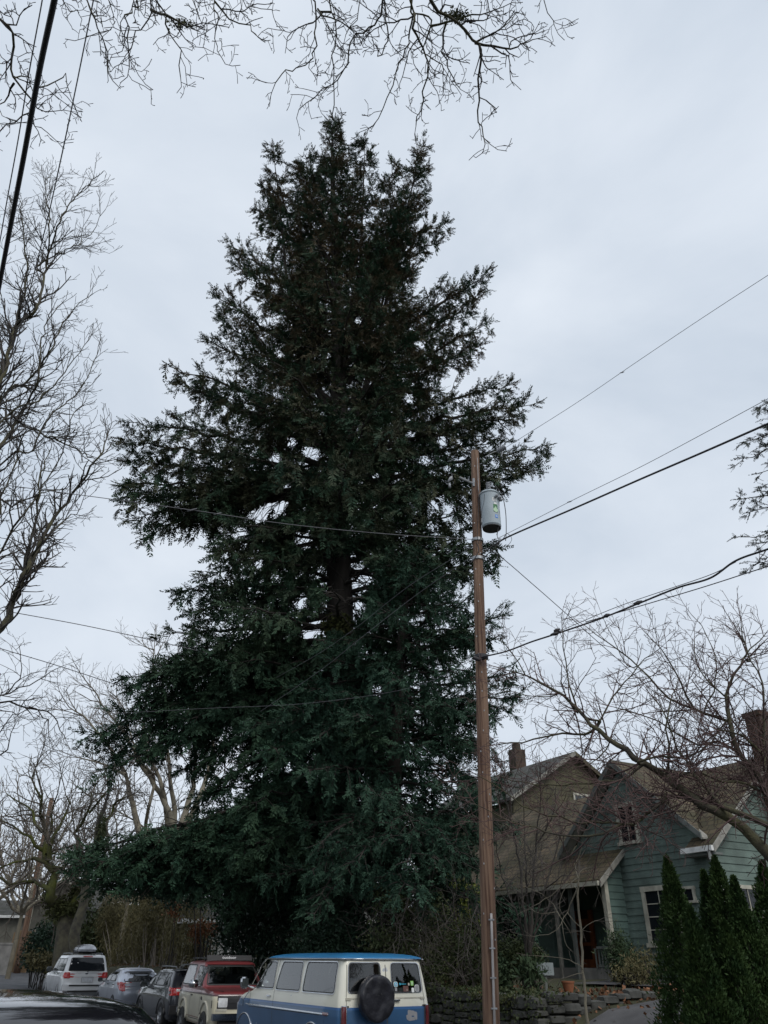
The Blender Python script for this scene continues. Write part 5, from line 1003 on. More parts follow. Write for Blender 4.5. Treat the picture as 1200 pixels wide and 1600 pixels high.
# houses at the left and behind the hedge
def simple_house(name, label, xl, xr, D, ye, yr, ridge, wallm, roofm, depth=8, lap=False, win=(), gable=True):
    a = atD(xl, ye, D); b = atD(xr, ye, D); z0 = gz(*to_uv((a+b)/2))-.1; W = b[0]-a[0]; H = a[2]-z0; c = (a+b)/2
    t = thing(name, label, 'house', (c[0], c[1], z0)); zr_ = atD((xl+xr)/2, yr, D)[2]-z0
    mb = MB(); mb.prism([(-W/2, 0, 0), (W/2, 0, 0), (W/2, 0, H)]+([(W*ridge, 0, zr_)] if gable else [])+[(-W/2, 0, H)], (0, depth, 0)); mb.build('wall', wallm, t)
    if lap:
        mb = MB(); z = .2
        while z < H: mb.box(-W/2, W/2, -.03, -.002, z, z+.10); z += .14
        mb.build('siding', wallm, t)
    if gable:
        for s, e in ((-1, -W/2-.3), (1, W/2+.3)):
            ez = H-(zr_-H)*(.3/(W/2)); p = [(W*ridge, -.4, zr_+.02), (e, -.4, ez), (e, depth+.3, ez), (W*ridge, depth+.3, zr_+.02)]
            mb = MB(); mb.prism(p, (0, 0, .18)); r_ = mb.build('roof', roofm, t); mb = MB(); mb.prism([(W*ridge, -.45, zr_+.2), (e, -.45, ez+.2), (e, -.45, ez-.05), (W*ridge, -.45, zr_-.05)], (0, .04, 0)); mb.build('fascia', 'trim', r_)
    else:
        p = [(-W/2-.3, -.5, H), (W/2+.3, -.5, H), (W/2+.3, depth/2, zr_), (-W/2-.3, depth/2, zr_)]; mb = MB(); mb.prism(p, (0, 0, .15)); r_ = mb.build('roof', roofm, t); mb = MB(); mb.box(-W/2-.3, W/2+.3, -.56, -.502, H-.1, H+.12); mb.build('fascia', 'trim_white', r_)
    for (x0, x1, z0_, z1_) in win:
        mb = MB(); mb.box(x0-.1, x1+.1, -.08, -.035, z0_-.1, z1_+.1); f = mb.build('window', 'trim', t); mb = MB(); mb.box(x0, x1, -.10, -.082, z0_, z1_); mb.build('pane', 'glass_dark', f)
    mb = MB(); mb.box(-W/2-.02, -W/2+.2, -.06, -.031, 0, H); mb.build('corner_board', 'trim', t); return t
simple_house('olive_house', 'olive house with white corner trim behind the mossy street tree at left', 50, 128, 68, 1415, 1372, .12, 'stucco_grey', 'shingle_grey', win=[(-1.2, 0, 1.6, 3.0), (1.0, 1.8, 1.2, 2.8)])
simple_house('grey_house', 'low grey-roofed house at the far left edge behind the plank fence', -60, 42, 80, 1432, 1405, 0, 'stucco_grey', 'shingle_grey', gable=False, win=[(-3, -1.4, .8, 2)])
simple_house('white_house', 'white lap-sided house glimpsed between hedge and dark bush above the red vehicle', 290, 356, 45, 1440, 1400, 0, 'trim_white', 'shingle_grey', lap=True, gable=False)
simple_house('tan_house', 'tan house with pale eave glimpsed behind the hedge', 120, 235, 84, 1412, 1392, 0, 'stucco_olive', 'shingle_brown', gable=False, win=[(-1, 0, 1.4, 2.6)])
simple_house('brown_house', 'dark brown house standing deep behind the conifer trunks', 430, 600, 52, 1440, 1380, 0, 'stucco_grey', 'shingle_grey', gable=False)
# the far side of the street, behind the viewer: unseen houses added for car windows and paint to reflect
for (u_, v_, W_, H_, R__, wm, lab) in [(6, -17, 10, 4.2, 7.6, 'stucco_grey', 'grey gabled house across the street, mirrored in the van windows'), (24, -18, 11, 4.6, 8.2, 'stucco_olive', 'olive gabled house across the street from the red two-door truck'), (-12, -16, 10, 4.4, 8.0, 'brick_red', 'brick gabled house across the street behind the viewer')]:
    X = HF(u_, v_, .1, 'house', lab)
    X.part('wall', wm, lambda mb: mb.prism([(-W_/2, 0, 0), (W_/2, 0, 0), (W_/2, 0, H_), (0, 0, R__), (-W_/2, 0, H_)], (0, -9, 0)) )
    for s in (-1, 1): X.part('roof', 'shingle_grey', lambda mb: mb.prism([(0, .4, R__+.02), (s*(W_/2+.5), .4, H_-.3), (s*(W_/2+.5), -9.4, H_-.3), (0, -9.4, R__+.02)], (0, 0, .2)))
    for x in (-3, 0, 3): fw = X.part('window', 'trim', lambda mb: mb.box(x-.6, x+.6, -9.1, -9.02, 1.2, 2.9)); X.part('pane', 'glass_dark', lambda mb: mb.box(x-.5, x+.5, -9.14, -9.102, 1.3, 2.8), fw)
# plank fence and block wall at the far left
a = atD(12, 1500, 66); b = atD(45, 1500, 66); z0 = gz(*to_uv((a+b)/2)); zt2 = atD(30, 1452, 66)[2]
pf = thing('plank_fence', 'tan vertical plank fence left of the leaning far pole', 'fence', (a[0], a[1], z0))
mb = MB(); n = 14
for i in range(n): x = (b[0]-a[0])*i/n; mb.box(x, x+(b[0]-a[0])/n-.015, 0, .03, 0, zt2-z0-random.Random(i).uniform(0, .25))
mb.build('boards', 'planks', pf); mb = MB(); mb.box(0, b[0]-a[0], .032, .10, .5, .6); mb.box(0, b[0]-a[0], .032, .10, 1.5, 1.6); mb.build('rail', 'planks', pf)
a = atD(-30, 1500, 62); b = atD(17, 1500, 62); mb = MB(); z0 = gz(*to_uv((a+b)/2))-.1
mb.box(a[0], b[0], a[1], a[1]+.25, z0, atD(0, 1476, 62)[2]); mb.box(a[0]-.02, b[0]+.05, a[1]-.04, a[1]+.29, atD(0, 1476, 62)[2]+.002, atD(0, 1473, 62)[2])
o = mb.build('block_wall', 'concrete'); tag(o, 'pale grey block wall at the far left edge', 'wall')
# garden pieces in front of the porch
D = 20.0; a = atD(838, 1504, D); b = atD(866, 1524, D)
gp_ = thing('garden_panel', 'pale grey panel with dark leaf pattern on a short post in the garden', 'panel', (a[0]+.15, a[1], gz(*to_uv(a))))
wp(gp_, 'panel', 'panel_grey', lambda mb: mb.box(a[0], b[0], a[1], a[1]+.03, b[2], a[2]))
wp(gp_, 'post', 'trim_dark', lambda mb: mb.box((a[0]+b[0])/2-.03, (a[0]+b[0])/2+.03, a[1]+.032, a[1]+.09, gz(*to_uv(a))-.1, a[2]-.05))
rr = random.Random(2); mb = MB()
for k in range(46):
    x = a[0]+.19+rr.gauss(0, .05); z = b[2]+.03+abs(rr.gauss(.06, .06)); an = rr.uniform(.6, 2.5); L = .016; mb.add([(x, a[1]-.004, z), (x+L*math.cos(an+.4), a[1]-.004, z+L*math.sin(an+.4)), (x+1.8*L*math.cos(an), a[1]-.004, z+1.8*L*math.sin(an)), (x+L*math.cos(an-.4), a[1]-.004, z+L*math.sin(an-.4))], [(0, 1, 2, 3)])
mb.build('leaf_pattern', 'iron', gp_, world=True)
a = atD(887, 1532, 20.2); a[2] = gz(*to_uv(a)); pr = [(.09, 0), (.12, .10), (.14, .20), (.15, .21), (.15, .24), (.13, .24), (.11, .2)]
mb = MB(); n = 18; mb.add([(rr_*math.cos(2*math.pi*k/n), rr_*math.sin(2*math.pi*k/n), z) for rr_, z in pr for k in range(n)], [(i*n+k, i*n+(k+1) % n, (i+1)*n+(k+1) % n, (i+1)*n+k) for i in range(len(pr)-1) for k in range(n)]+[tuple(range(n-1, -1, -1))])
o = mb.build('plant_pot', 'terracotta', None, True, 30); o.location = a; tag(o, 'terracotta pot on the ground near the orange door', 'pot')
# ------------------------------------------------------------------ vehicles (local x forward from the rear bumper, y to the left, z up)
def body(name, sl, mats, parent, arches=(), br=.06, bf=.10, tf=.0, rr=.14, rf=.22, wa=.36):
    """horizontal slices (z, x_rear, x_front, half width) lofted into a shell; wheel arches cut out"""
    verts, faces = [], []; L = max(s[2] for s in sl)
    def loop(z, xr, xf, w, s=1.0):
        a = min(rr, (xf-xr)*.3, w*.6)*s; b = min(rf, (xf-xr)*.3, w*.6)*s; pts = []
        pts += [(xr, y) for y in (-w+a, -(w-a)*.5, 0, (w-a)*.5)][::-1][0:0]
        # rear edge (left to right), right side, front edge, left side
        for y in np.linspace(w-a, -w+a, 6)[:-1]: pts.append((xr, y))
        for t in np.linspace(0, math.pi/2, 5): pts.append((xr+a-a*math.cos(t), -w+a-a*math.sin(t)))
        for x in np.linspace(xr+a, xf-b, 9)[1:-1]: pts.append((x, -w))
        for t in np.linspace(0, math.pi/2, 5): pts.append((xf-b+b*math.sin(t), -w+b-b*math.cos(t)))
        for y in np.linspace(-w+b, w-b, 6)[1:-1]: pts.append((xf, y))
        for t in np.linspace(0, math.pi/2, 5): pts.append((xf-b+b*math.cos(t), w-b+b*math.sin(t)))
        for x in np.linspace(xf-b, xr+a, 9)[1:-1]: pts.append((x, w))
        for t in np.linspace(0, math.pi/2, 5)[:-1]: pts.append((xr+a-a*math.sin(t), w-a+a*math.cos(t)))
        out = []
        for x, y in pts:
            q = (y/w)**2; mid = (xr+xf)/2
            x2 = x+br*q if x < mid else x-bf*q
            f = (x-mid)/((xf-xr)/2); out.append((x2, y*(1-tf*max(0, abs(f)-.5)**2*4), z))
        return out
    n = None
    for s in sl:
        l = loop(*s[:4]); n = len(l); verts += l
    for i in range(len(sl)-1):
        for k in range(n): faces.append((i*n+k, i*n+(k+1) % n, (i+1)*n+(k+1) % n, (i+1)*n+k))
    faces.append(tuple(range(n-1, -1, -1))); faces.append(tuple((len(sl)-1)*n+k for k in range(n)))
    o = raw(name, verts, faces, mats, parent, True)
    bm = bmesh.new(); bm.from_mesh(o.data); bmesh.ops.recalc_face_normals(bm, faces=bm.faces); bm.to_mesh(o.data); bm.free()
    if arches:
        mb = MB()
        for (x, z, r_) in arches:
            for s in (-1, 1):
                w_ = max(q[3] for q in sl); mb.tube([(x, s*(w_-wa), z), (x, s*(w_+.3), z)], r_, 32)
        c = mb.build('cut', [mats[0], 'plastic_black'] if isinstance(mats, list) else mats); c.data.polygons.foreach_set('material_index', [1]*len(c.data.polygons))
        bm = bmesh.new(); bm.from_mesh(c.data); bmesh.ops.recalc_face_normals(bm, faces=bm.faces); bm.to_mesh(c.data); bm.free()
        md = o.modifiers.new('b', 'BOOLEAN'); md.operation = 'DIFFERENCE'; md.object = c; md.solver = 'EXACT'
        dg = bpy.context.evaluated_depsgraph_get(); dg.update(); nm = bpy.data.meshes.new_from_object(o.evaluated_get(dg)); o.modifiers.clear(); old = o.data; o.data = nm; bpy.data.meshes.remove(old)
        me = c.data; bpy.data.objects.remove(c); bpy.data.meshes.remove(me)
    o.data.set_sharp_from_angle(angle=R_(32))
    return o
def cut(o, prisms):
    """open the window holes and the cabin: prisms = list of (polygon points, offset)"""
    for poly, off in prisms:
        mb = MB(); mb.prism(poly, off); c = mb.build('cut', [o.data.materials[0], o.data.materials[1]]); c.data.polygons.foreach_set('material_index', [1]*len(c.data.polygons))
        bm = bmesh.new(); bm.from_mesh(c.data); bmesh.ops.recalc_face_normals(bm, faces=bm.faces); bm.to_mesh(c.data); bm.free(); c.parent = o.parent; c.matrix_parent_inverse = Matrix()
        bpy.context.view_layer.update()
        md = o.modifiers.new('b', 'BOOLEAN'); md.operation = 'DIFFERENCE'; md.object = c; md.solver = 'EXACT'
        dg = bpy.context.evaluated_depsgraph_get(); dg.update(); nm = bpy.data.meshes.new_from_object(o.evaluated_get(dg)); o.modifiers.clear(); old = o.data; o.data = nm; bpy.data.meshes.remove(old)
        me = c.data; bpy.data.objects.remove(c); bpy.data.meshes.remove(me)
    o.data.set_sharp_from_angle(angle=R_(32))
def shrink(p, k):
    c = (sum(a[0] for a in p)/len(p), sum(a[1] for a in p)/len(p)); return [(c[0]+(a[0]-c[0])*k, c[1]+(a[1]-c[1])*k) for a in p]
def holes(side=(), back=(), front=(), cabin=None, W=1.2, xr=.6, xf=3.4, L=5.5):
    o = [([(x, -W, z) for x, z in shrink(p, .965)], (0, 2*W, 0)) for p in side]
    o += [([(-.4, y, z) for y, z in shrink(p, .95)], (xr+.4, 0, 0)) for p in back]+[([(xf, y, z) for y, z in shrink(p, .95)], (L-xf, 0, 0)) for p in front]
    if cabin: x0, x1, y, z0, z1, yt = cabin; o.insert(0, ([(x0, -y, z0), (x0, y, z0), (x0+.1, yt, z1), (x0+.1, -yt, z1)], (x1-x0, 0, 0)))
    return o
def seat(t, x, y, w_, z0, z1, dr=1):
    mb = MB(); mb.prism([(x, y-w_/2, z0), (x+.14*dr, y-w_/2, z0), (x+.06*dr, y-w_/2, z1), (x-.05*dr, y-w_/2, z1)], (0, w_, 0)); return mb.build('seat', 'seat_vinyl', t)
def bvh_of(o):
    me = o.data; return BVHTree.FromPolygons([v.co.copy() for v in me.vertices], [tuple(p.vertices) for p in me.polygons])
AX = {'L': (lambda a, b: Vector((a, 3, b)), Vector((0, -1, 0))), 'R': (lambda a, b: Vector((a, -3, b)), Vector((0, 1, 0))), 'B': (lambda a, b: Vector((-3, a, b)), Vector((1, 0, 0))), 'F': (lambda a, b: Vector((9, a, b)), Vector((-1, 0, 0))), 'T': (lambda a, b: Vector((a, b, 5)), Vector((0, 0, -1)))}
def hit(bv, ax, a, b, off):
    f, d = AX[ax]; h = bv.ray_cast(f(a, b), d)
    if h[0] is None:
        h = bv.find_nearest(f(a, b)+d*2); return h[0]-d*off
    return h[0]-d*off
def rpoly(p, r, n=5):
    o = []; m = len(p)
    for i in range(m):
        a, b, c = Vector(p[i-1]), Vector(p[i]), Vector(p[(i+1) % m]); u1 = (a-b); u2 = (c-b); k = min(r, u1.length*.45, u2.length*.45); s = b+u1.normalized()*k; e = b+u2.normalized()*k
        for t in np.linspace(0, 1, n): o.append(tuple((1-t)**2*s+2*t*(1-t)*b+t*t*e))
    d = []
    for i in range(len(o)):   # densify long edges so that patches follow the curved body
        a, b = Vector(o[i]), Vector(o[(i+1) % len(o)]); k = max(1, int((b-a).length/.12)); d += [tuple(a+(b-a)*j/k) for j in range(k)]
    return d
def patch(name, bv, ax, poly, m, parent, off=.004, r=.05, rings=4, label=None):
    o = rpoly(poly, r) if r else rpoly(poly, .002, 2); c = Vector((sum(p[0] for p in o)/len(o), sum(p[1] for p in o)/len(o))); vs = [hit(bv, ax, c.x, c.y, off)]; n = len(o); fs = []
    for k in range(1, rings+1):
        for p in o: q = c+(Vector(p)-c)*k/rings; vs.append(hit(bv, ax, q.x, q.y, off))
    for i in range(n): fs.append((0, 1+i, 1+(i+1) % n))
    for k in range(rings-1):
        for i in range(n): a = 1+k*n; b = a+n; fs.append((a+i, b+i, b+(i+1) % n, a+(i+1) % n))
    # rim turned in towards the body so that the piece has thickness
    base = 1+(rings-1)*n; k0 = len(vs)
    for p in o: vs.append(hit(bv, ax, p[0], p[1], off-max(.006, off)))
    for i in range(n): fs.append((base+i, k0+i, k0+(i+1) % n, base+(i+1) % n))
    ob = raw(name, vs, fs, m, parent, True, 40)
    if label: ob['label'] = label
    return ob
def strip(name, bv, ax, line, w_, m, parent, off=.003, closed=False, r=0):
    o = rpoly(line, r) if closed else [tuple(Vector(line[i])+(Vector(line[i+1])-Vector(line[i]))*j/6) for i in range(len(line)-1) for j in range(6)]+[line[-1]]
    n = len(o); vs = []; fs = []
    for i in range(n):
        a = Vector(o[(i-1) % n] if closed or i else o[0]); b = Vector(o[(i+1) % n] if closed or i < n-1 else o[-1]); t = (b-a).normalized(); nn = Vector((-t.y, t.x))*w_/2; p = Vector(o[i])
        for s in (-1, 1): q = p+nn*s; vs.append(hit(bv, ax, q.x, q.y, off))
    for i in range(n if closed else n-1): j = (i+1) % n; fs.append((2*i, 2*j, 2*j+1, 2*i+1))
    return raw(name, vs, fs, m, parent, True, 40)
def win(bv, ax, poly, parent, glass='glass_dark', r=.06, seal=.028, chrome=False, name='window'):
    f = strip(name, bv, ax, poly, seal, 'seal', parent, off=.009, closed=True, r=r)
    if chrome: strip('trim', bv, ax, [(Vector(p)-Vector((sum(q[0] for q in poly)/len(poly), sum(q[1] for q in poly)/len(poly))))*1.045+Vector((sum(q[0] for q in poly)/len(poly), sum(q[1] for q in poly)/len(poly))) for p in poly], .014, 'chrome', f, off=.011, closed=True, r=r)
    patch('pane', bv, ax, poly, glass, f, off=.005, r=r); return f
def wheel(t, x, y, r, w_=.22, rim='rim_alloy', spokes=5):
    s = 1 if y > 0 else -1; n = 36; pr = [(.62*r, .5), (.72*r, .52), (.93*r, .5), (r, .40), (r, -.40), (.93*r, -.5), (.6*r, -.5)]
    mb = MB(); mb.add([(x+rr_*math.cos(2*math.pi*k/n), y+s*f*w_, r+rr_*math.sin(2*math.pi*k/n)) for rr_, f in pr for k in range(n)], [(i*n+k, i*n+(k+1) % n, (i+1)*n+(k+1) % n, (i+1)*n+k) for i in range(len(pr)-1) for k in range(n)])
    tt = mb.build('wheel', 'tyre', t, True, 35); mb = MB()
    pr = [(.64*r, .44), (.60*r, .46), (.56*r, .30), (.2*r, .24)]; mb.add([(x+rr_*math.cos(2*math.pi*k/n), y+s*f*w_, r+rr_*math.sin(2*math.pi*k/n)) for rr_, f in pr[:3] for k in range(n)], [(i*n+k, i*n+(k+1) % n, (i+1)*n+(k+1) % n, (i+1)*n+k) for i in range(2) for k in range(n)])
    for k in range(spokes):
        a = 2*math.pi*k/spokes+.3; c, si = math.cos(a), math.sin(a); q = []
        for (rr_, hw_, f) in [(.12*r, .10*r, .40), (.60*r, .06*r, .43)]:
            for sg in (-1, 1): q.append((x+rr_*c-sg*hw_*si, y+s*f*w_, r+rr_*si+sg*hw_*c))
        q2 = [(a_[0], a_[1]-s*.04, a_[2]) for a_ in q]; mb.add(q+q2, [(0, 1, 3, 2), (0, 2, 6, 4), (1, 5, 7, 3), (4, 6, 7, 5)])
    mb.tube([(x, y+s*.30*w_, r), (x, y+s*.47*w_, r)], .14*r, 14); mb.build('rim', rim, tt, True, 35)
    mb = MB(); mb.tube([(x, y+s*.1*w_, r), (x, y+s*.16*w_, r)], .62*r, 24); mb.build('brake', 'plastic_black', tt)
def chassis(t, L, W, z=.3):
    mb = MB(); mb.box(.25, L-.3, -W/2+.28, W/2-.28, z-.08, z+.12); mb.build('underbody', 'plastic_black', t)
def place(name, label, cat, u, v, W, rot=0, flip=False, L=0, z=None):
    r = R_(rot); c, s = math.cos(r), math.sin(r); uu, vv = u+(W/2)*s, v+(W/2)*c
    if flip: uu, vv = uu+L*c, vv-L*s
    zz_ = rb(uu+1.5*(-1 if flip else 1))+.002
    return thing(name, label, cat, P(uu, vv, zz_ if z is None else z), HEAD+r+(math.pi if flip else 0))
def mirror(t, x, y, z, m, s=(.10, .11, .09), glass=True):
    sg = 1 if y > 0 else -1; mb = MB(); mb.box(x-s[0]/2, x+s[0]/2, y-s[1], y+s[1], z-s[2], z+s[2]); bm = bmesh.new(); me = bpy.data.meshes.new('mirror')
    me.from_pydata(mb.v, [], mb.f); bm.from_mesh(me); bmesh.ops.bevel(bm, geom=bm.edges[:], offset=.03, segments=3, affect='EDGES'); bm.to_mesh(me); bm.free(); me.polygons.foreach_set('use_smooth', [True]*len(me.polygons)); me.materials.append(MAT[m])
    o = bpy.data.objects.new('mirror', me); C.objects.link(o); o.parent = t
    mb = MB(); mb.tube([(x, y-sg*s[1]*.5, z-s[2]*.5), (x-.02, y-sg*(s[1]+.14), z-s[2]*.9)], .02, 6); mb.build('arm', m, o)
    if glass: mb = MB(); mb.box(x-s[0]/2-.004, x-s[0]/2-.001, y-s[1]*.8, y+s[1]*.8, z-s[2]*.75, z+s[2]*.75); mb.build('mirror_glass', 'glass_grey', o)
    return o
# ---- blue and cream van
van = place('van', 'old cream and blue van with blue roof and black spare wheel cover, seen from behind', 'van', 14.3, 7.1, 1.98, 2)
SV = [(.36, .10, 5.02, .90), (.42, .02, 5.12, .95), (.60, 0, 5.22, .985), (.98, 0, 5.24, .995), (1.03, 0, 5.22, 1.0), (1.06, .0, 5.20, .992), (1.14, .0, 5.12, .99), (1.20, .005, 5.0, .985), (1.25, .01, 4.82, .98), (1.285, .015, 4.55, .975), (1.31, .018, 4.42, .972), (1.34, .02, 4.36, .968), (1.60, .055, 4.10, .925), (1.86, .10, 3.84, .87), (1.905, .12, 3.76, .86)]
vb = body('body', SV, ['van_paint', 'plastic_black'], van, arches=[(1.12, .40, .47), (4.42, .40, .47)], br=.05, bf=.14, rr=.10, rf=.25, wa=.42)
ROOF = [(1.900, .085, 3.83, .895), (1.925, .08, 3.84, .90), (1.932, .085, 3.82, .895), (1.955, .16, 3.70, .85), (1.985, .30, 3.5, .72), (2.005, .55, 3.2, .50), (2.012, .9, 2.9, .25)]
vr = body('roof', ROOF, ['paint_blueroof', 'plastic_black'], van, br=.05, bf=.14, rr=.10, rf=.25)
mb = MB()
dl = [(.09, -.885), (.09, .885), (.20, .90), (2.0, .905), (3.6, .90), (3.72, .82)]
for s in (-1, 1): mb.tube([(.09, s*.87, 1.905), (.2, s*.90, 1.905), (2.0, s*.905, 1.905), (3.62, s*.90, 1.905), (3.9, s*.88, 1.80), (4.30, s*.92, 1.42)], .012, 6)
mb.tube([(.135, -.87, 1.905), (.09, -.4, 1.905), (.085, 0, 1.905), (.09, .4, 1.905), (.135, .87, 1.905)], .012, 6)
mb.build('drip_rail', 'chrome', van, True)
B = bvh_of(vb)
VW = [[(3.03, 1.37), (4.14, 1.37), (3.80, 1.83), (3.62, 1.85), (3.10, 1.85)], [(1.76, 1.36), (2.90, 1.36), (2.78, 1.85), (1.83, 1.85)], [(.30, 1.36), (1.62, 1.36), (1.60, 1.85), (.34, 1.85)]]
VB = [[(s*.13, 1.38), (s*.80, 1.38), (s*.76, 1.84), (s*.13, 1.84)] for s in (-1, 1)]; VF = [[(.80, 1.37), (-.80, 1.37), (-.70, 1.83), (.70, 1.83)]]
cut(vb, holes(VW, VB, VF, (.16, 3.75, .88, .9, 1.865, .82), xr=.5, xf=3.2)); vb.data.materials[1] = MAT['lining']
for x in (.75, 1.75, 2.9): seat(van, x, -.38, .55, .95, 1.58, -1); seat(van, x, .38, .55, .95, 1.58, -1)
mb = MB(); mb.tube([(3.62+.04*math.sin(a), .40+.2*math.cos(a), 1.34+.2*math.sin(a)) for a in np.linspace(0, 6.283, 24)], .014, 6); mb.build('steering_wheel', 'plastic_black', van)
for s in 'LR':
    win(B, s, VW[0], van, 'glass_clear', chrome=True, r=.07)
    strip('vent_bar', B, s, [(3.70, 1.38), (3.58, 1.84)], .025, 'seal', van, off=.012)
    win(B, s, VW[1], van, 'glass_clear', chrome=True, r=.08)
    win(B, s, VW[2], van, 'glass_clear', chrome=True, r=.08)
    strip('door_seam', B, s, [(2.96, .55), (2.96, 1.30), (2.98, 1.88)], .012, 'seam_cream', van, off=.002)
    strip('door_seam', B, s, [(4.20, .98), (4.20, 1.30), (3.86, 1.86)], .012, 'seam_cream', van, off=.002)
    strip('side_molding', B, s, [(.42, 1.035), (4.95, 1.05)], .022, 'chrome', van, off=.012)
    patch('side_marker', B, s, [(.45, 1.015), (.66, 1.015), (.66, 1.06), (.45, 1.06)], 'lamp_darkred', van, off=.014, r=.01)
    patch('badge', B, s, [(4.55, 1.125), (4.72, 1.125), (4.72, 1.145), (4.55, 1.145)], 'chrome', van, off=.004, r=.005)
    patch('door_handle', B, s, [(3.10, 1.22), (3.27, 1.22), (3.27, 1.25), (3.10, 1.25)], 'chrome', van, off=.03, r=.012)
    patch('fuel_flap', B, s, [(.62, .8), (.82, .8), (.82, .96), (.62, .96)], 'van_paint', van, off=.003, r=.03) if s == 'L' else None
    strip('side_crease', B, s, [(.12, 1.01), (5.0, 1.01)], .010, 'seam', van, off=.001)
for s in (-1, 1):
    f = win(B, 'B', [(s*.13, 1.38), (s*.80, 1.38), (s*.76, 1.84), (s*.13, 1.84)], van, 'glass_clear', chrome=True, r=.07)
    patch('tail_light', B, 'B', [(s*.86, .74), (s*.945, .74), (s*.945, 1.17), (s*.86, 1.17)], 'lamp_darkred', van, off=.03, r=.02)
    strip('lamp_frame', B, 'B', [(s*.855, .735), (s*.95, .735), (s*.95, 1.175), (s*.855, 1.175)], .012, 'chrome', van, off=.033, closed=True, r=.02)
    patch('reverse_light', B, 'B', [(s*.865, .66), (s*.94, .66), (s*.94, .735), (s*.865, .735)], 'lamp_clear', van, off=.028, r=.015)
    patch('hinge', B, 'B', [(s*.80, 1.155), (s*.875, 1.155), (s*.875, 1.175), (s*.80, 1.175)], 'seal', van, off=.016, r=.004)
    patch('hinge', B, 'B', [(s*.76, 1.26), (s*.86, 1.26), (s*.86, 1.30), (s*.76, 1.30)], 'trim', van, off=.014, r=.008)
    strip('door_seam', B, 'B', [(s*.845, .55), (s*.845, 1.3), (s*.80, 1.89)], .011, 'seam_cream', van, off=.002)
    mirror(van, 4.28, s*1.12, 1.44, 'chrome', (.09, .09, .11))
    mb = MB(); mb.tube([(4.25, s*.99, 1.30), (4.4, s*1.06, 1.12), (4.5, s*1.02, 1.0)], .009, 6); mb.build('mirror_brace', 'chrome', van)
strip('door_seam', B, 'B', [(0, .55), (0, 1.3), (0, 1.89)], .016, 'seam_cream', van, off=.002); strip('door_crease', B, 'B', [(-.84, 1.285), (.84, 1.285)], .02, 'trim', van, off=.006)
patch('door_handle', B, 'B', [(-.06, 1.235), (-.27, 1.235), (-.27, 1.265), (-.06, 1.265)], 'chrome', van, off=.035, r=.012)
patch('lock', B, 'B', [(-.06, 1.185), (-.085, 1.185), (-.085, 1.21), (-.06, 1.21)], 'plastic_black', van, off=.01, r=.01)
# stickers on the right rear pane
def stick(y, z, w_, h, m, r=.01, off=.013): return patch('sticker', B, 'B', [(y-w_/2, z-h/2), (y+w_/2, z-h/2), (y+w_/2, z+h/2), (y-w_/2, z+h/2)], m, van, off=off, r=r, rings=2)
stick(-.205, 1.50, .095, .085, 'sticker_white', .04); stick(-.205, 1.50, .075, .068, 'sticker_teal', .03, .016); stick(-.205, 1.50, .04, .035, 'sticker_white', .015, .019); stick(-.205, 1.502, .02, .02, 'sticker_blue', .01, .022)
stick(-.305, 1.505, .03, .035, 'sticker_teal', .014); [stick(-.335-.02*k, 1.503, .014, .014, 'sticker_teal', .004) for k in range(6)]
stick(-.505, 1.50, .035, .045, 'trim', .015); stick(-.585, 1.515, .065, .075, 'sticker_lime', .008); stick(-.585, 1.515, .03, .045, 'sticker_pale', .01, .016)
stick(-.205, 1.42, .05, .055, 'sticker_grey', .01); stick(-.31, 1.42, .10, .055, 'glass_grey', .01); stick(-.43, 1.43, .12, .09, 'sticker_brown', .01); stick(-.455, 1.41, .012, .03, 'trim', .004, .016)
stick(-.595, 1.405, .06, .075, 'sticker_white', .02); stick(-.695, 1.435, .105, .115, 'sticker_white', .05); stick(-.695, 1.435, .09, .10, 'sticker_grey', .045, .016)
# worn pale patch on the right rear door
rw = random.Random(3)
for (y, z, w_, h) in [(-.50, 1.03, .09, .13), (-.58, 1.045, .08, .09), (-.64, 1.01, .07, .12), (-.46, .98, .05, .08), (-.55, .95, .16, .06)]:
    patch('worn_paint', B, 'B', [(y-w_/2, z-h/2+rw.uniform(-.02, .02)), (y+w_/2, z-h/2), (y+w_/2+rw.uniform(-.02, .02), z+h/2), (y-w_/2, z+h/2+rw.uniform(-.02, .02))], 'sticker_grey', van, off=.003, r=.03, rings=2)
# spare wheel in a wrinkled cover
n = 48; pr = []
for k in range(15):
    t = k/14; pr.append((.365*t**.5 if k else 0, 0))
prof = [(0, .225), (.05, .225), (.1, .226), (.15, .227), (.20, .228), (.25, .229), (.29, .230), (.325, .228), (.348, .218), (.362, .19), (.368, .13), (.362, .06), (.34, .02), (.28, .0)]
rw = random.Random(9); mb = MB(); vs = []
for rr_, xo in prof:
    for k in range(n):
        a = 2*math.pi*k/n; cy, cz = rr_*math.cos(a), rr_*math.sin(a); wr = .005*math.sin(14*cz+5*cy+2*math.sin(9*cy))+.004*math.sin(31*cz-13*cy+1.5*math.sin(17*cy))+.0025*math.sin(40*cy+9*cz)
        r2 = rr_+(wr if rr_ > .1 else 0)*.6; vs.append((-.035-xo-wr*(1 if rr_ > .05 else 0), .335+r2*math.cos(a), 1.30+r2*math.sin(a)-(.012 if a > 3.6 and a < 5.8 and rr_ > .3 else 0)))
mb.add(vs, [(i*n+k, i*n+(k+1) % n, (i+1)*n+(k+1) % n, (i+1)*n+k) for i in range(len(prof)-1) for k in range(n)]+[tuple((len(prof)-1)*n+k for k in range(n))])
sw_ = mb.build('spare_wheel_cover', 'vinyl_black', van, True); mb = MB(); mb.tube([(-.01, .335, 1.30), (-.1, .335, 1.30)], .12, 12); mb.build('bracket', 'plastic_black', van)
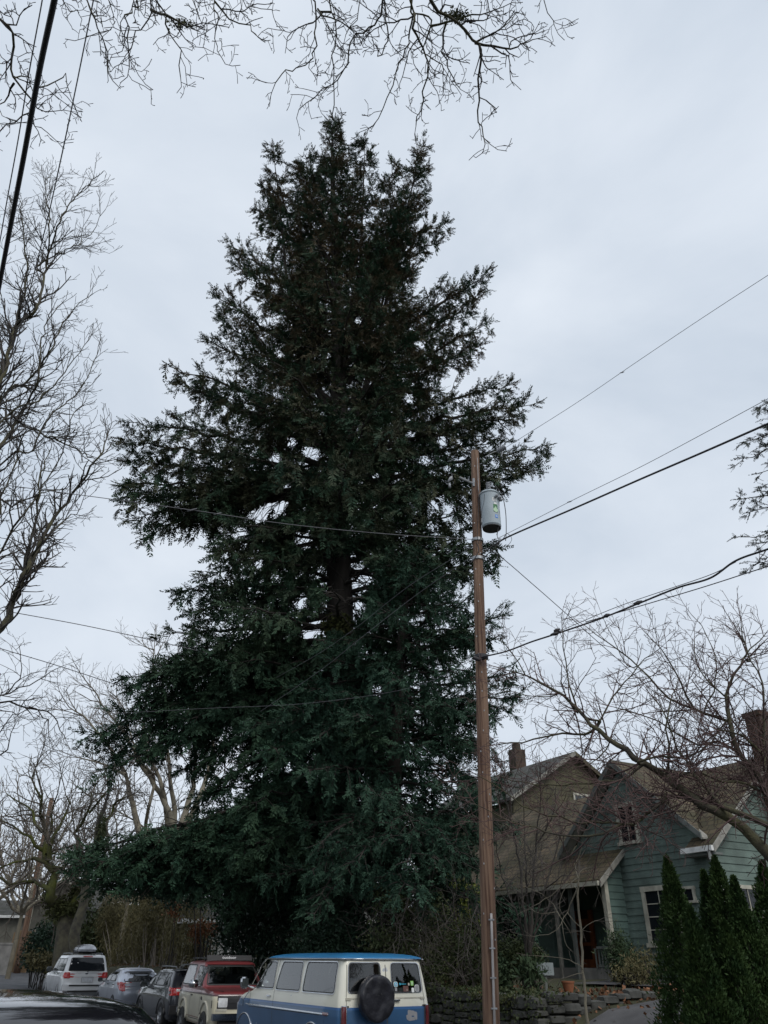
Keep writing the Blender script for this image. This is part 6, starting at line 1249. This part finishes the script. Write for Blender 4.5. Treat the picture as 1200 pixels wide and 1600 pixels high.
mb = MB(); mb.tube([(-.285, .30, 1.36), (-.279, .30, 1.36)], .010, 8); mb.tube([(-.285, .36, 1.35), (-.279, .36, 1.35)], .006, 8); mb.build('stud', 'chrome', sw_)
mb = MB(); mb.box(-.16, -.02, -.96, .96, .42, .58); mb.build('bumper', 'chrome', van); mb = MB(); mb.box(5.2, 5.34, -.96, .96, .42, .60); mb.build('bumper', 'chrome', van)
patch('grille', B, 'F', [(-.7, .68), (.7, .68), (.7, .98), (-.7, .98)], 'plastic_black', van, off=.012, r=.03); win(B, 'F', VF[0], van, 'glass_clear')
for s in (-1, 1):
    patch('headlight', B, 'F', [(s*.72, .72), (s*.88, .72), (s*.88, .92), (s*.72, .92)], 'lamp_clear', van, off=.02, r=.07)
    for x in (1.12, 4.42):
        wheel(van, x, s*.84, .355, .2, 'chrome', 8); mb = MB(); mb.tube([(x+.48*math.cos(a), s*.994, .40+.48*math.sin(a)) for a in np.linspace(0, math.pi, 22)], .016, 6); mb.build('arch_trim', 'chrome', van, True)
chassis(van, 5.2, 1.9)
# ---- generic wagon / hatch slices
def wagon(L, W, H, bz, hz, ws, wt, rg_, rt_, nose=.12, roofc=.06, tum=.17, tail=.06):
    h = W/2
    return [(.24, .16, L-.22, h-.08), (.32, .05, L-.08, h-.03), (.50, .0, L-.01, h-.005), (.68, .0, L, h), (.80, tail*.3, L-nose*.3, h), (hz-.10, tail*.6, L-nose*.8, h-.01), (hz-.03, tail*.8, L-nose*1.6, h-.015), (hz, tail, (L+ws)/2+.25, h-.02), (hz+(bz-hz)*.6, tail, ws+.25, h-.025), (bz, rg_, ws, h-.035), (bz+.02, rg_+.01, ws-.04, h-.045),
            ((bz+H)/2, (rg_+rt_)/2-.02, (ws+wt)/2+.06, h-.045-tum*.45), (H-roofc-.05, rt_-.03, wt+.10, h-tum-.02), (H-roofc, rt_, wt, h-tum-.045), (H-roofc*.45, rt_+.10, wt-.16, h-tum-.12), (H-roofc*.12, rt_+.30, wt-.42, h-tum-.28), (H, rt_+.55, wt-.7, h-tum-.48)]
def side_windows(t, Bv, splits, bz, tz, front_top, rear_top, glass='glass_dark', r=.05, chrome=False):
    for s in 'LR':
        m = len(splits)-1
        for i in range(m):
            a, b = splits[i]+.03, splits[i+1]-.03
            ta = a if i else rear_top; tb = b if i < m-1 else front_top
            win(Bv, s, [(a, bz), (b, bz), (tb, tz), (ta, tz)], t, glass, r=r, chrome=chrome)
            if i: strip('door_seam', Bv, s, [(splits[i], .42), (splits[i], bz), (splits[i], tz)], .012, 'seam', t, off=.0015)
            patch('door_handle', Bv, s, [(a+.08, bz-.13), (a+.27, bz-.13), (a+.27, bz-.10), (a+.08, bz-.10)], 'chrome' if chrome else 'plastic_black', t, off=.025, r=.01) if i or m < 3 else None
def rails(t, x0, x1, y, z, m, rr_=.018, crossb=()):
    for s in (-1, 1):
        mb = MB(); mb.tube([(x0, s*y, z-.05), (x0+.12, s*y, z), ((x0+x1)/2, s*y, z+.012), (x1-.12, s*y, z), (x1, s*y, z-.06)], rr_, 8); mb.build('roof_rail', m, t, True)
    for x in crossb: mb = MB(); mb.box(x-.03, x+.03, -y, y, z-.005, z+.02); mb.build('cross_bar', m, t)
# ---- white full-size SUV with roof box
suv = place('suv', 'white full-size SUV with red tail lamps carrying a grey roof box', 'car', 41.2, 6.55, 2.0, 1, z=.20)
bo = body('body', wagon(5.15, 2.0, 1.83, 1.14, 1.05, 3.75, 3.10, .06, .42, tum=.16, roofc=.05), ['paint_white', 'plastic_black'], suv, arches=[(1.05, .40, .45), (4.15, .40, .45)], rr=.16, rf=.3)
B = bvh_of(bo); side_windows(suv, B, [.35, 1.35, 2.35, 3.60], 1.18, 1.66, 3.12, .58)
win(B, 'B', [(-.80, 1.18), (.80, 1.18), (.70, 1.69), (-.70, 1.69)], suv, 'glass_dark', r=.06); patch('brake_light', B, 'B', [(-.22, 1.735), (.22, 1.735), (.20, 1.765), (-.20, 1.765)], 'lamp_red', suv, off=.03, r=.01)
for s in (-1, 1):
    patch('tail_light', B, 'B', [(s*.69, .90), (s*.96, .90), (s*.955, 1.13), (s*.72, 1.13)], 'lamp_red', suv, off=.03, r=.04); patch('tail_light', B, 'L' if s > 0 else 'R', [(.03, .92), (.20, .95), (.20, 1.12), (.03, 1.13)], 'lamp_red', suv, off=.012, r=.03)
    for x in (1.05, 4.15): wheel(suv, x, s*.87, .385, .25)
    mirror(suv, 3.45, s*1.10, 1.22, 'paint_charcoal', (.12, .11, .10))
    mb = MB(); mb.box(1.6, 3.6, s*.90-.06, s*.90+.06, .36, .42); mb.build('running_board', 'chrome', suv)
patch('number_plate', B, 'B', [(-.30, .76), (.16, .76), (.16, .93), (-.30, .93)], 'plate', suv, off=.008, r=.01); strip('plate_frame', B, 'B', [(-.32, .75), (.18, .75), (.18, .94), (-.32, .94)], .03, 'sticker_grey', suv, off=.012, closed=True, r=.01)
patch('badge', B, 'B', [(-.07, 1.05), (.05, 1.05), (.05, 1.10), (-.07, 1.10)], 'chrome', suv, off=.012, r=.02); mb = MB(); mb.tube([(.02, 0, 1.15), (-.03, -.15, 1.19), (-.02, -.55, 1.22)], .014, 6); mb.build('wiper', 'plastic_black', suv)
mb = MB(); mb.box(-.10, .10, -.97, .97, .44, .66); mb.build('bumper', 'paint_white', suv, False); mb = MB(); mb.box(-.12, -.10, -.7, .7, .60, .655); mb.box(-.08, .3, -.7, .7, .36, .435); mb.build('bumper_step', 'seam', suv)
rails(suv, .6, 3.0, .68, 1.87, 'rack_grey', crossb=(.95, 2.1)); chassis(suv, 5.1, 2)
o = body('shell', [(0, .25, 1.75, .30), (.05, .08, 1.9, .38), (.12, .02, 1.95, .40), (.135, .0, 1.96, .41), (.15, .02, 1.95, .40), (.22, .08, 1.85, .37), (.29, .2, 1.65, .30), (.335, .38, 1.4, .2), (.345, .6, 1.15, .08)], ['box_grey', 'plastic_black'], None, rr=.2, rf=.3)
bx = thing('roof_box', 'rounded grey roof box strapped on top of the white SUV', 'roof box', suv.location+Vector((0, 0, 1.895))+Vector((math.cos(HEAD)*.55, math.sin(HEAD)*.55, 0)), suv.rotation_euler.z); o.parent = bx
mb = MB(); mb.box(.1, 1.85, -.40, .40, -.01, -.002); [mb.box(x, x+.05, -.43, .43, .0, .02) for x in (.4, 1.4)]; mb.build('base_tray', 'plastic_black', bx); mb = MB()
for x in (.5, 1.4): mb.tube([(x, -.415, .02), (x, -.40, .2), (x, -.25, .315), (x, 0, .35), (x, .25, .315), (x, .40, .2), (x, .415, .02)], .012, 6)
mb.build('strap', 'plastic_black', bx)
# ---- silver hatchback
hb = place('hatchback', 'pale silver hatchback parked between the white SUV and the charcoal crossover', 'car', 33.2, 7.3, 1.75, 0)
bo = body('body', wagon(4.45, 1.75, 1.47, 1.00, .86, 3.45, 2.45, .12, .75, nose=.2, roofc=.10, tum=.20, tail=.10), ['paint_silver', 'plastic_black'], hb, arches=[(.85, .32, .36), (3.55, .32, .36)], rr=.2, rf=.35, tf=.1)
B = bvh_of(bo); side_windows(hb, B, [.85, 1.85, 3.10], 1.03, 1.33, 2.55, 1.25, r=.07)
win(B, 'B', [(-.66, 1.03), (.66, 1.03), (.52, 1.33), (-.52, 1.33)], hb, 'glass_dark', r=.06)
for s in (-1, 1):
    patch('tail_light', B, 'B', [(s*.60, .72), (s*.80, .74), (s*.83, 1.02), (s*.66, 1.00)], 'lamp_red', hb, off=.03, r=.05); patch('tail_light', B, 'L' if s > 0 else 'R', [(.06, .70), (.20, .80), (.32, 1.02), (.14, 1.02)], 'lamp_red', hb, off=.012, r=.03)
    for x in (.85, 3.55): wheel(hb, x, s*.77, .31, .2)
    mirror(hb, 3.0, s*.98, 1.04, 'plastic_black', (.11, .09, .075))
mb = MB(); mb.prism([(.9, -.012, 1.46), (1.12, -.012, 1.46), (.93, -.012, 1.54)], (0, .024, 0)); mb.build('antenna_fin', 'paint_silver', hb); patch('number_plate', B, 'B', [(-.2, .62), (.2, .62), (.2, .76), (-.2, .76)], 'plate', hb, off=.008, r=.01); chassis(hb, 4.4, 1.75)
# ---- charcoal crossover
cx = place('crossover', 'charcoal crossover with bright red tail lamp parked nose to the silver hatchback', 'car', 26.2, 7.3, 1.8, 0)
bo = body('body', wagon(4.45, 1.8, 1.56, 1.06, .98, 3.35, 2.60, .08, .50, nose=.16, roofc=.07, tum=.17, tail=.05), ['paint_charcoal', 'plastic_black'], cx, arches=[(.88, .36, .40), (3.52, .36, .40)], rr=.18, rf=.3, tf=.05)
B = bvh_of(bo); side_windows(cx, B, [.42, 1.0, 1.95, 3.05], 1.10, 1.44, 2.62, .72)
win(B, 'B', [(-.68, 1.10), (.68, 1.10), (.58, 1.43), (-.58, 1.43)], cx, 'glass_dark', r=.06)
for s in (-1, 1):
    patch('tail_light', B, 'B', [(s*.50, .88), (s*.86, .86), (s*.87, 1.08), (s*.56, 1.06)], 'lamp_red', cx, off=.03, r=.04); patch('tail_light', B, 'L' if s > 0 else 'R', [(.05, .88), (.30, .98), (.34, 1.08), (.06, 1.09)], 'lamp_red', cx, off=.012, r=.03); patch('reverse_light', B, 'B', [(s*.56, .97), (s*.70, .97), (s*.70, 1.04), (s*.58, 1.03)], 'lamp_clear', cx, off=.034, r=.02)
    for x in (.88, 3.52):
        wheel(cx, x, s*.79, .345, .22); mb = MB(); mb.tube([(x+.425*math.cos(a), s*.885, .36+.425*math.sin(a)) for a in np.linspace(0, math.pi, 18)], .035, 6); mb.build('arch_cladding', 'plastic_black', cx, True)
    mirror(cx, 2.95, s*1.0, 1.10, 'paint_charcoal', (.12, .10, .085))
rails(cx, .55, 2.4, .62, 1.60, 'rack_grey', .016)
mb = MB(); mb.prism([(.30, -.55, 1.53), (.62, -.55, 1.545), (.62, -.55, 1.575), (.26, -.55, 1.56)], (0, 1.1, 0)); mb.build('spoiler', 'paint_charcoal', cx)
mb = MB(); mb.tube([(.40, -.50, 1.56), (.35, -.47, 1.66), (.34, 0, 1.69), (.35, .47, 1.66), (.40, .50, 1.56)], .022, 6); mb.tube([(.75, -.48, 1.56), (.7, -.44, 1.645), (.68, 0, 1.67), (.7, .44, 1.645), (.75, .48, 1.56)], .018, 6); mb.build('cargo_rack', 'rack_grey', cx, True)
patch('number_plate', B, 'B', [(-.2, .8), (.2, .8), (.2, .94), (-.2, .94)], 'plate', cx, off=.008, r=.01); mb = MB(); mb.box(-.03, .06, -.86, .86, .40, .62); mb.build('bumper', 'plastic_black', cx); chassis(cx, 4.4, 1.8)
# ---- red over cream two-door truck, facing us
rd = place('two_door_truck', 'boxy red over cream two-door utility truck facing the blue and cream van', 'car', 20.6, 6.82, 1.72, -4, flip=True, L=4.1, z=.03)
Lr = 4.1; h = .84
SR_ = [(.44, .10, 3.95, h-.06), (.52, .02, 4.02, h-.01), (.70, 0, 4.06, h), (.98, .0, 4.07, h), (1.10, .0, 4.05, h-.005), (1.14, .01, 4.02, h-.02), (1.17, .01, 3.95, h-.03), (1.19, .012, 3.55, h-.035), (1.215, .015, 3.05, h-.035), (1.235, .02, 2.78, h-.035), (1.25, .02, 2.72, h-.04), (1.50, .10, 2.50, h-.10), (1.74, .18, 2.28, h-.155), (1.78, .22, 2.20, h-.18), (1.81, .32, 2.06, h-.24), (1.825, .55, 1.85, h-.38)]
bo = body('body', SR_, ['red_cream', 'plastic_black'], rd, arches=[(.78, .48, .43), (3.22, .48, .43)], rr=.08, rf=.12, br=.03, bf=.06, wa=.36)
B = bvh_of(bo)
TW = [[(1.62, 1.27), (2.52, 1.27), (2.30, 1.70), (1.66, 1.70)], [(.22, 1.27), (1.42, 1.27), (1.36, 1.72), (.34, 1.72)]]; TB = [[(-.66, 1.27), (.66, 1.27), (.58, 1.70), (-.58, 1.70)]]; TF = [[(-.70, 1.29), (.70, 1.29), (.60, 1.70), (-.60, 1.70)]]
cut(bo, holes(TW, TB, TF, (.22, 2.36, .73, .85, 1.735, .64), xr=.5, xf=1.9, L=4.6))
for y in (-.34, .34): seat(rd, 1.5, y, .5, .85, 1.5, -1); seat(rd, .65, y, .5, .85, 1.42, -1)
mb = MB(); mb.tube([(2.2+.04*math.sin(a), .34+.18*math.cos(a), 1.28+.18*math.sin(a)) for a in np.linspace(0, 6.283, 20)], .014, 6); mb.build('steering_wheel', 'plastic_black', rd)
for s in 'LR':
    win(B, s, TW[0], rd, 'glass_clear', r=.05); win(B, s, TW[1], rd, 'glass_clear', r=.08)
    for ln_ in ([(1.52, .55), (1.52, 1.24)], [(2.62, .55), (2.62, 1.24)], [(1.52, .55), (2.62, .55)]): strip('door_seam', B, s, ln_, .014, 'seam', rd, off=.002)
    patch('door_handle', B, s, [(1.58, 1.03), (1.74, 1.03), (1.74, 1.06), (1.58, 1.06)], 'seal', rd, off=.02, r=.01); strip('sill_band', B, s, [(1.25, .53), (2.78, .53)], .13, 'paint_redroof', rd, off=.004)
    patch('badge', B, s, [(2.70, .98), (2.86, .96), (2.84, 1.03), (2.72, 1.05)], 'seal', rd, off=.006, r=.02); patch('side_marker', B, s, [(3.86, .84), (3.90, .84), (3.90, 1.0), (3.86, 1.0)], 'seal', rd, off=.006, r=.01)
win(B, 'F', TF[0], rd, 'glass_clear', r=.05); win(B, 'B', TB[0], rd, 'glass_clear')
patch('grille', B, 'F', [(-.74, .82), (.74, .82), (.74, 1.09), (-.74, 1.09)], 'plastic_black', rd, off=.012, r=.02)
g_ = [strip('grille_bar', B, 'F', [(-.5, z), (.5, z)], .012, 'seam', rd, off=.018) for z in (.88, .95, 1.02)]
for s in (-1, 1):
    patch('headlight', B, 'F', [(s*.50, .86), (s*.72, .86), (s*.72, 1.05), (s*.50, 1.05)], 'lamp_clear', rd, off=.022, r=.02); patch('tail_light', B, 'B', [(s*.68, .8), (s*.80, .8), (s*.80, 1.08), (s*.68, 1.08)], 'lamp_red', rd, off=.02, r=.02)
    patch('indicator', B, 'F', [(s*.50, .78), (s*.76, .78), (s*.76, .83), (s*.50, .83)], 'trim', rd, off=.02, r=.01)
    mirror(rd, 2.42, s*1.0, 1.31, 'chrome', (.10, .12, .085))
    for x in (.78, 3.22):
        wheel(rd, x, s*.76, .375, .25, 'rack_grey', 6); mb = MB(); mb.tube([(x+.46*math.cos(a), s*.842, .49+.45*math.sin(a)) for a in np.linspace(.05, math.pi-.05, 18)], .035, 6); mb.build('fender_flare', 'trim', rd, True)
mb = MB(); mb.box(4.04, 4.20, -.86, .86, .60, .74); mb.build('bumper', 'chrome', rd); mb = MB(); mb.box(4.03, 4.15, -.7, .7, .44, .60); mb.build('valance', 'plastic_black', rd); mb = MB(); mb.box(-.14, 0, -.82, .82, .58, .7); mb.build('bumper', 'chrome', rd)
mb = MB(); mb.box(3.2, 3.95, -.62, -.58, 1.18, 1.185); mb.tube([(2.9, .62, 1.25), (2.88, .62, 1.9)], .004, 4); mb.build('antenna', 'plastic_black', rd)
# roof rack with lettered fairing
mb = MB()
for s in (-1, 1): mb.box(.35, 2.0, s*.60-.02, s*.60+.02, 1.86, 1.90); [mb.box(x, x+.04, s*.60-.02, s*.60+.02, 1.79, 1.86) for x in (.5, 1.75)]
for x in (.5, 1.2, 1.95): mb.box(x, x+.05, -.66, .66, 1.862, 1.898)
rk_ = mb.build('roof_rack', 'plastic_black', rd); mb = MB(); mb.prism([(2.02, -.62, 1.83), (2.06, -.62, 1.83), (1.97, -.62, 1.95), (1.94, -.62, 1.95)], (0, 1.24, 0)); fr = mb.build('fairing', 'plastic_black', rk_)
cu = bpy.data.curves.new('lettering', 'FONT'); cu.body = 'outdoor'; cu.size = .115; cu.extrude = .003; cu.align_x = 'CENTER'; cu.align_y = 'CENTER'; to = bpy.data.objects.new('tmp', cu); C.objects.link(to)
dg = bpy.context.evaluated_depsgraph_get(); tm = bpy.data.meshes.new_from_object(to.evaluated_get(dg)); bpy.data.objects.remove(to)
tm.transform(Matrix.Translation((2.035, -.02, 1.893)) @ Matrix.Rotation(R_(-37), 4, 'Y') @ Matrix(((0, 0, 1, 0), (1, 0, 0, 0), (0, 1, 0, 0), (0, 0, 0, 1)))); tm.materials.append(MAT['letter_white'])
lo = bpy.data.objects.new('lettering', tm); C.objects.link(lo); lo.parent = fr
chassis(rd, 4.0, 1.7, .5)
# ---- black car in the foreground
bk = place('suv', 'glossy black car whose roof fills the lower left corner', 'car', 3.7, -.35, 1.86, 3, z=.003)
bo = body('body', wagon(4.75, 1.86, 1.73, 1.06, .98, 3.55, 2.75, .05, .55, nose=.16, roofc=.13, tum=.16, tail=.05), ['paint_black', 'plastic_black'], bk, arches=[(.95, .37, .42), (3.75, .37, .42)], rr=.2, rf=.3, tf=.05)
B = bvh_of(bo); side_windows(bk, B, [.45, 1.1, 2.1, 3.25], 1.10, 1.43, 2.78, .78, chrome=True)
win(B, 'B', [(-.68, 1.10), (.68, 1.10), (.58, 1.44), (-.58, 1.44)], bk); win(B, 'F', [(-.74, 1.10), (.74, 1.10), (.60, 1.45), (-.60, 1.45)], bk)
strip('roof_seam', B, 'T', [(.85, .52), (2.55, .52)], .02, 'seam', bk, off=.002); strip('roof_seam', B, 'T', [(.85, -.52), (2.55, -.52)], .02, 'seam', bk, off=.002)
for s in (-1, 1):
    patch('tail_light', B, 'B', [(s*.50, .86), (s*.88, .86), (s*.88, 1.06), (s*.56, 1.04)], 'lamp_red', bk, off=.02, r=.04); patch('headlight', B, 'F', [(s*.5, .75), (s*.8, .75), (s*.8, .9), (s*.5, .9)], 'lamp_clear', bk, off=.02, r=.04)
    for x in (.95, 3.75): wheel(bk, x, s*.81, .36, .22)
    mirror(bk, 3.1, s*1.04, 1.12, 'paint_black', (.12, .11, .09))
    strip('roof_strip', B, 'T', [(.8, s*.60), (1.7, s*.61), (2.55, s*.60)], .03, 'chrome', bk, off=.012)
patch('number_plate', B, 'B', [(-.2, .66), (.2, .66), (.2, .8), (-.2, .8)], 'plate', bk, off=.008, r=.01); chassis(bk, 4.7, 1.86)
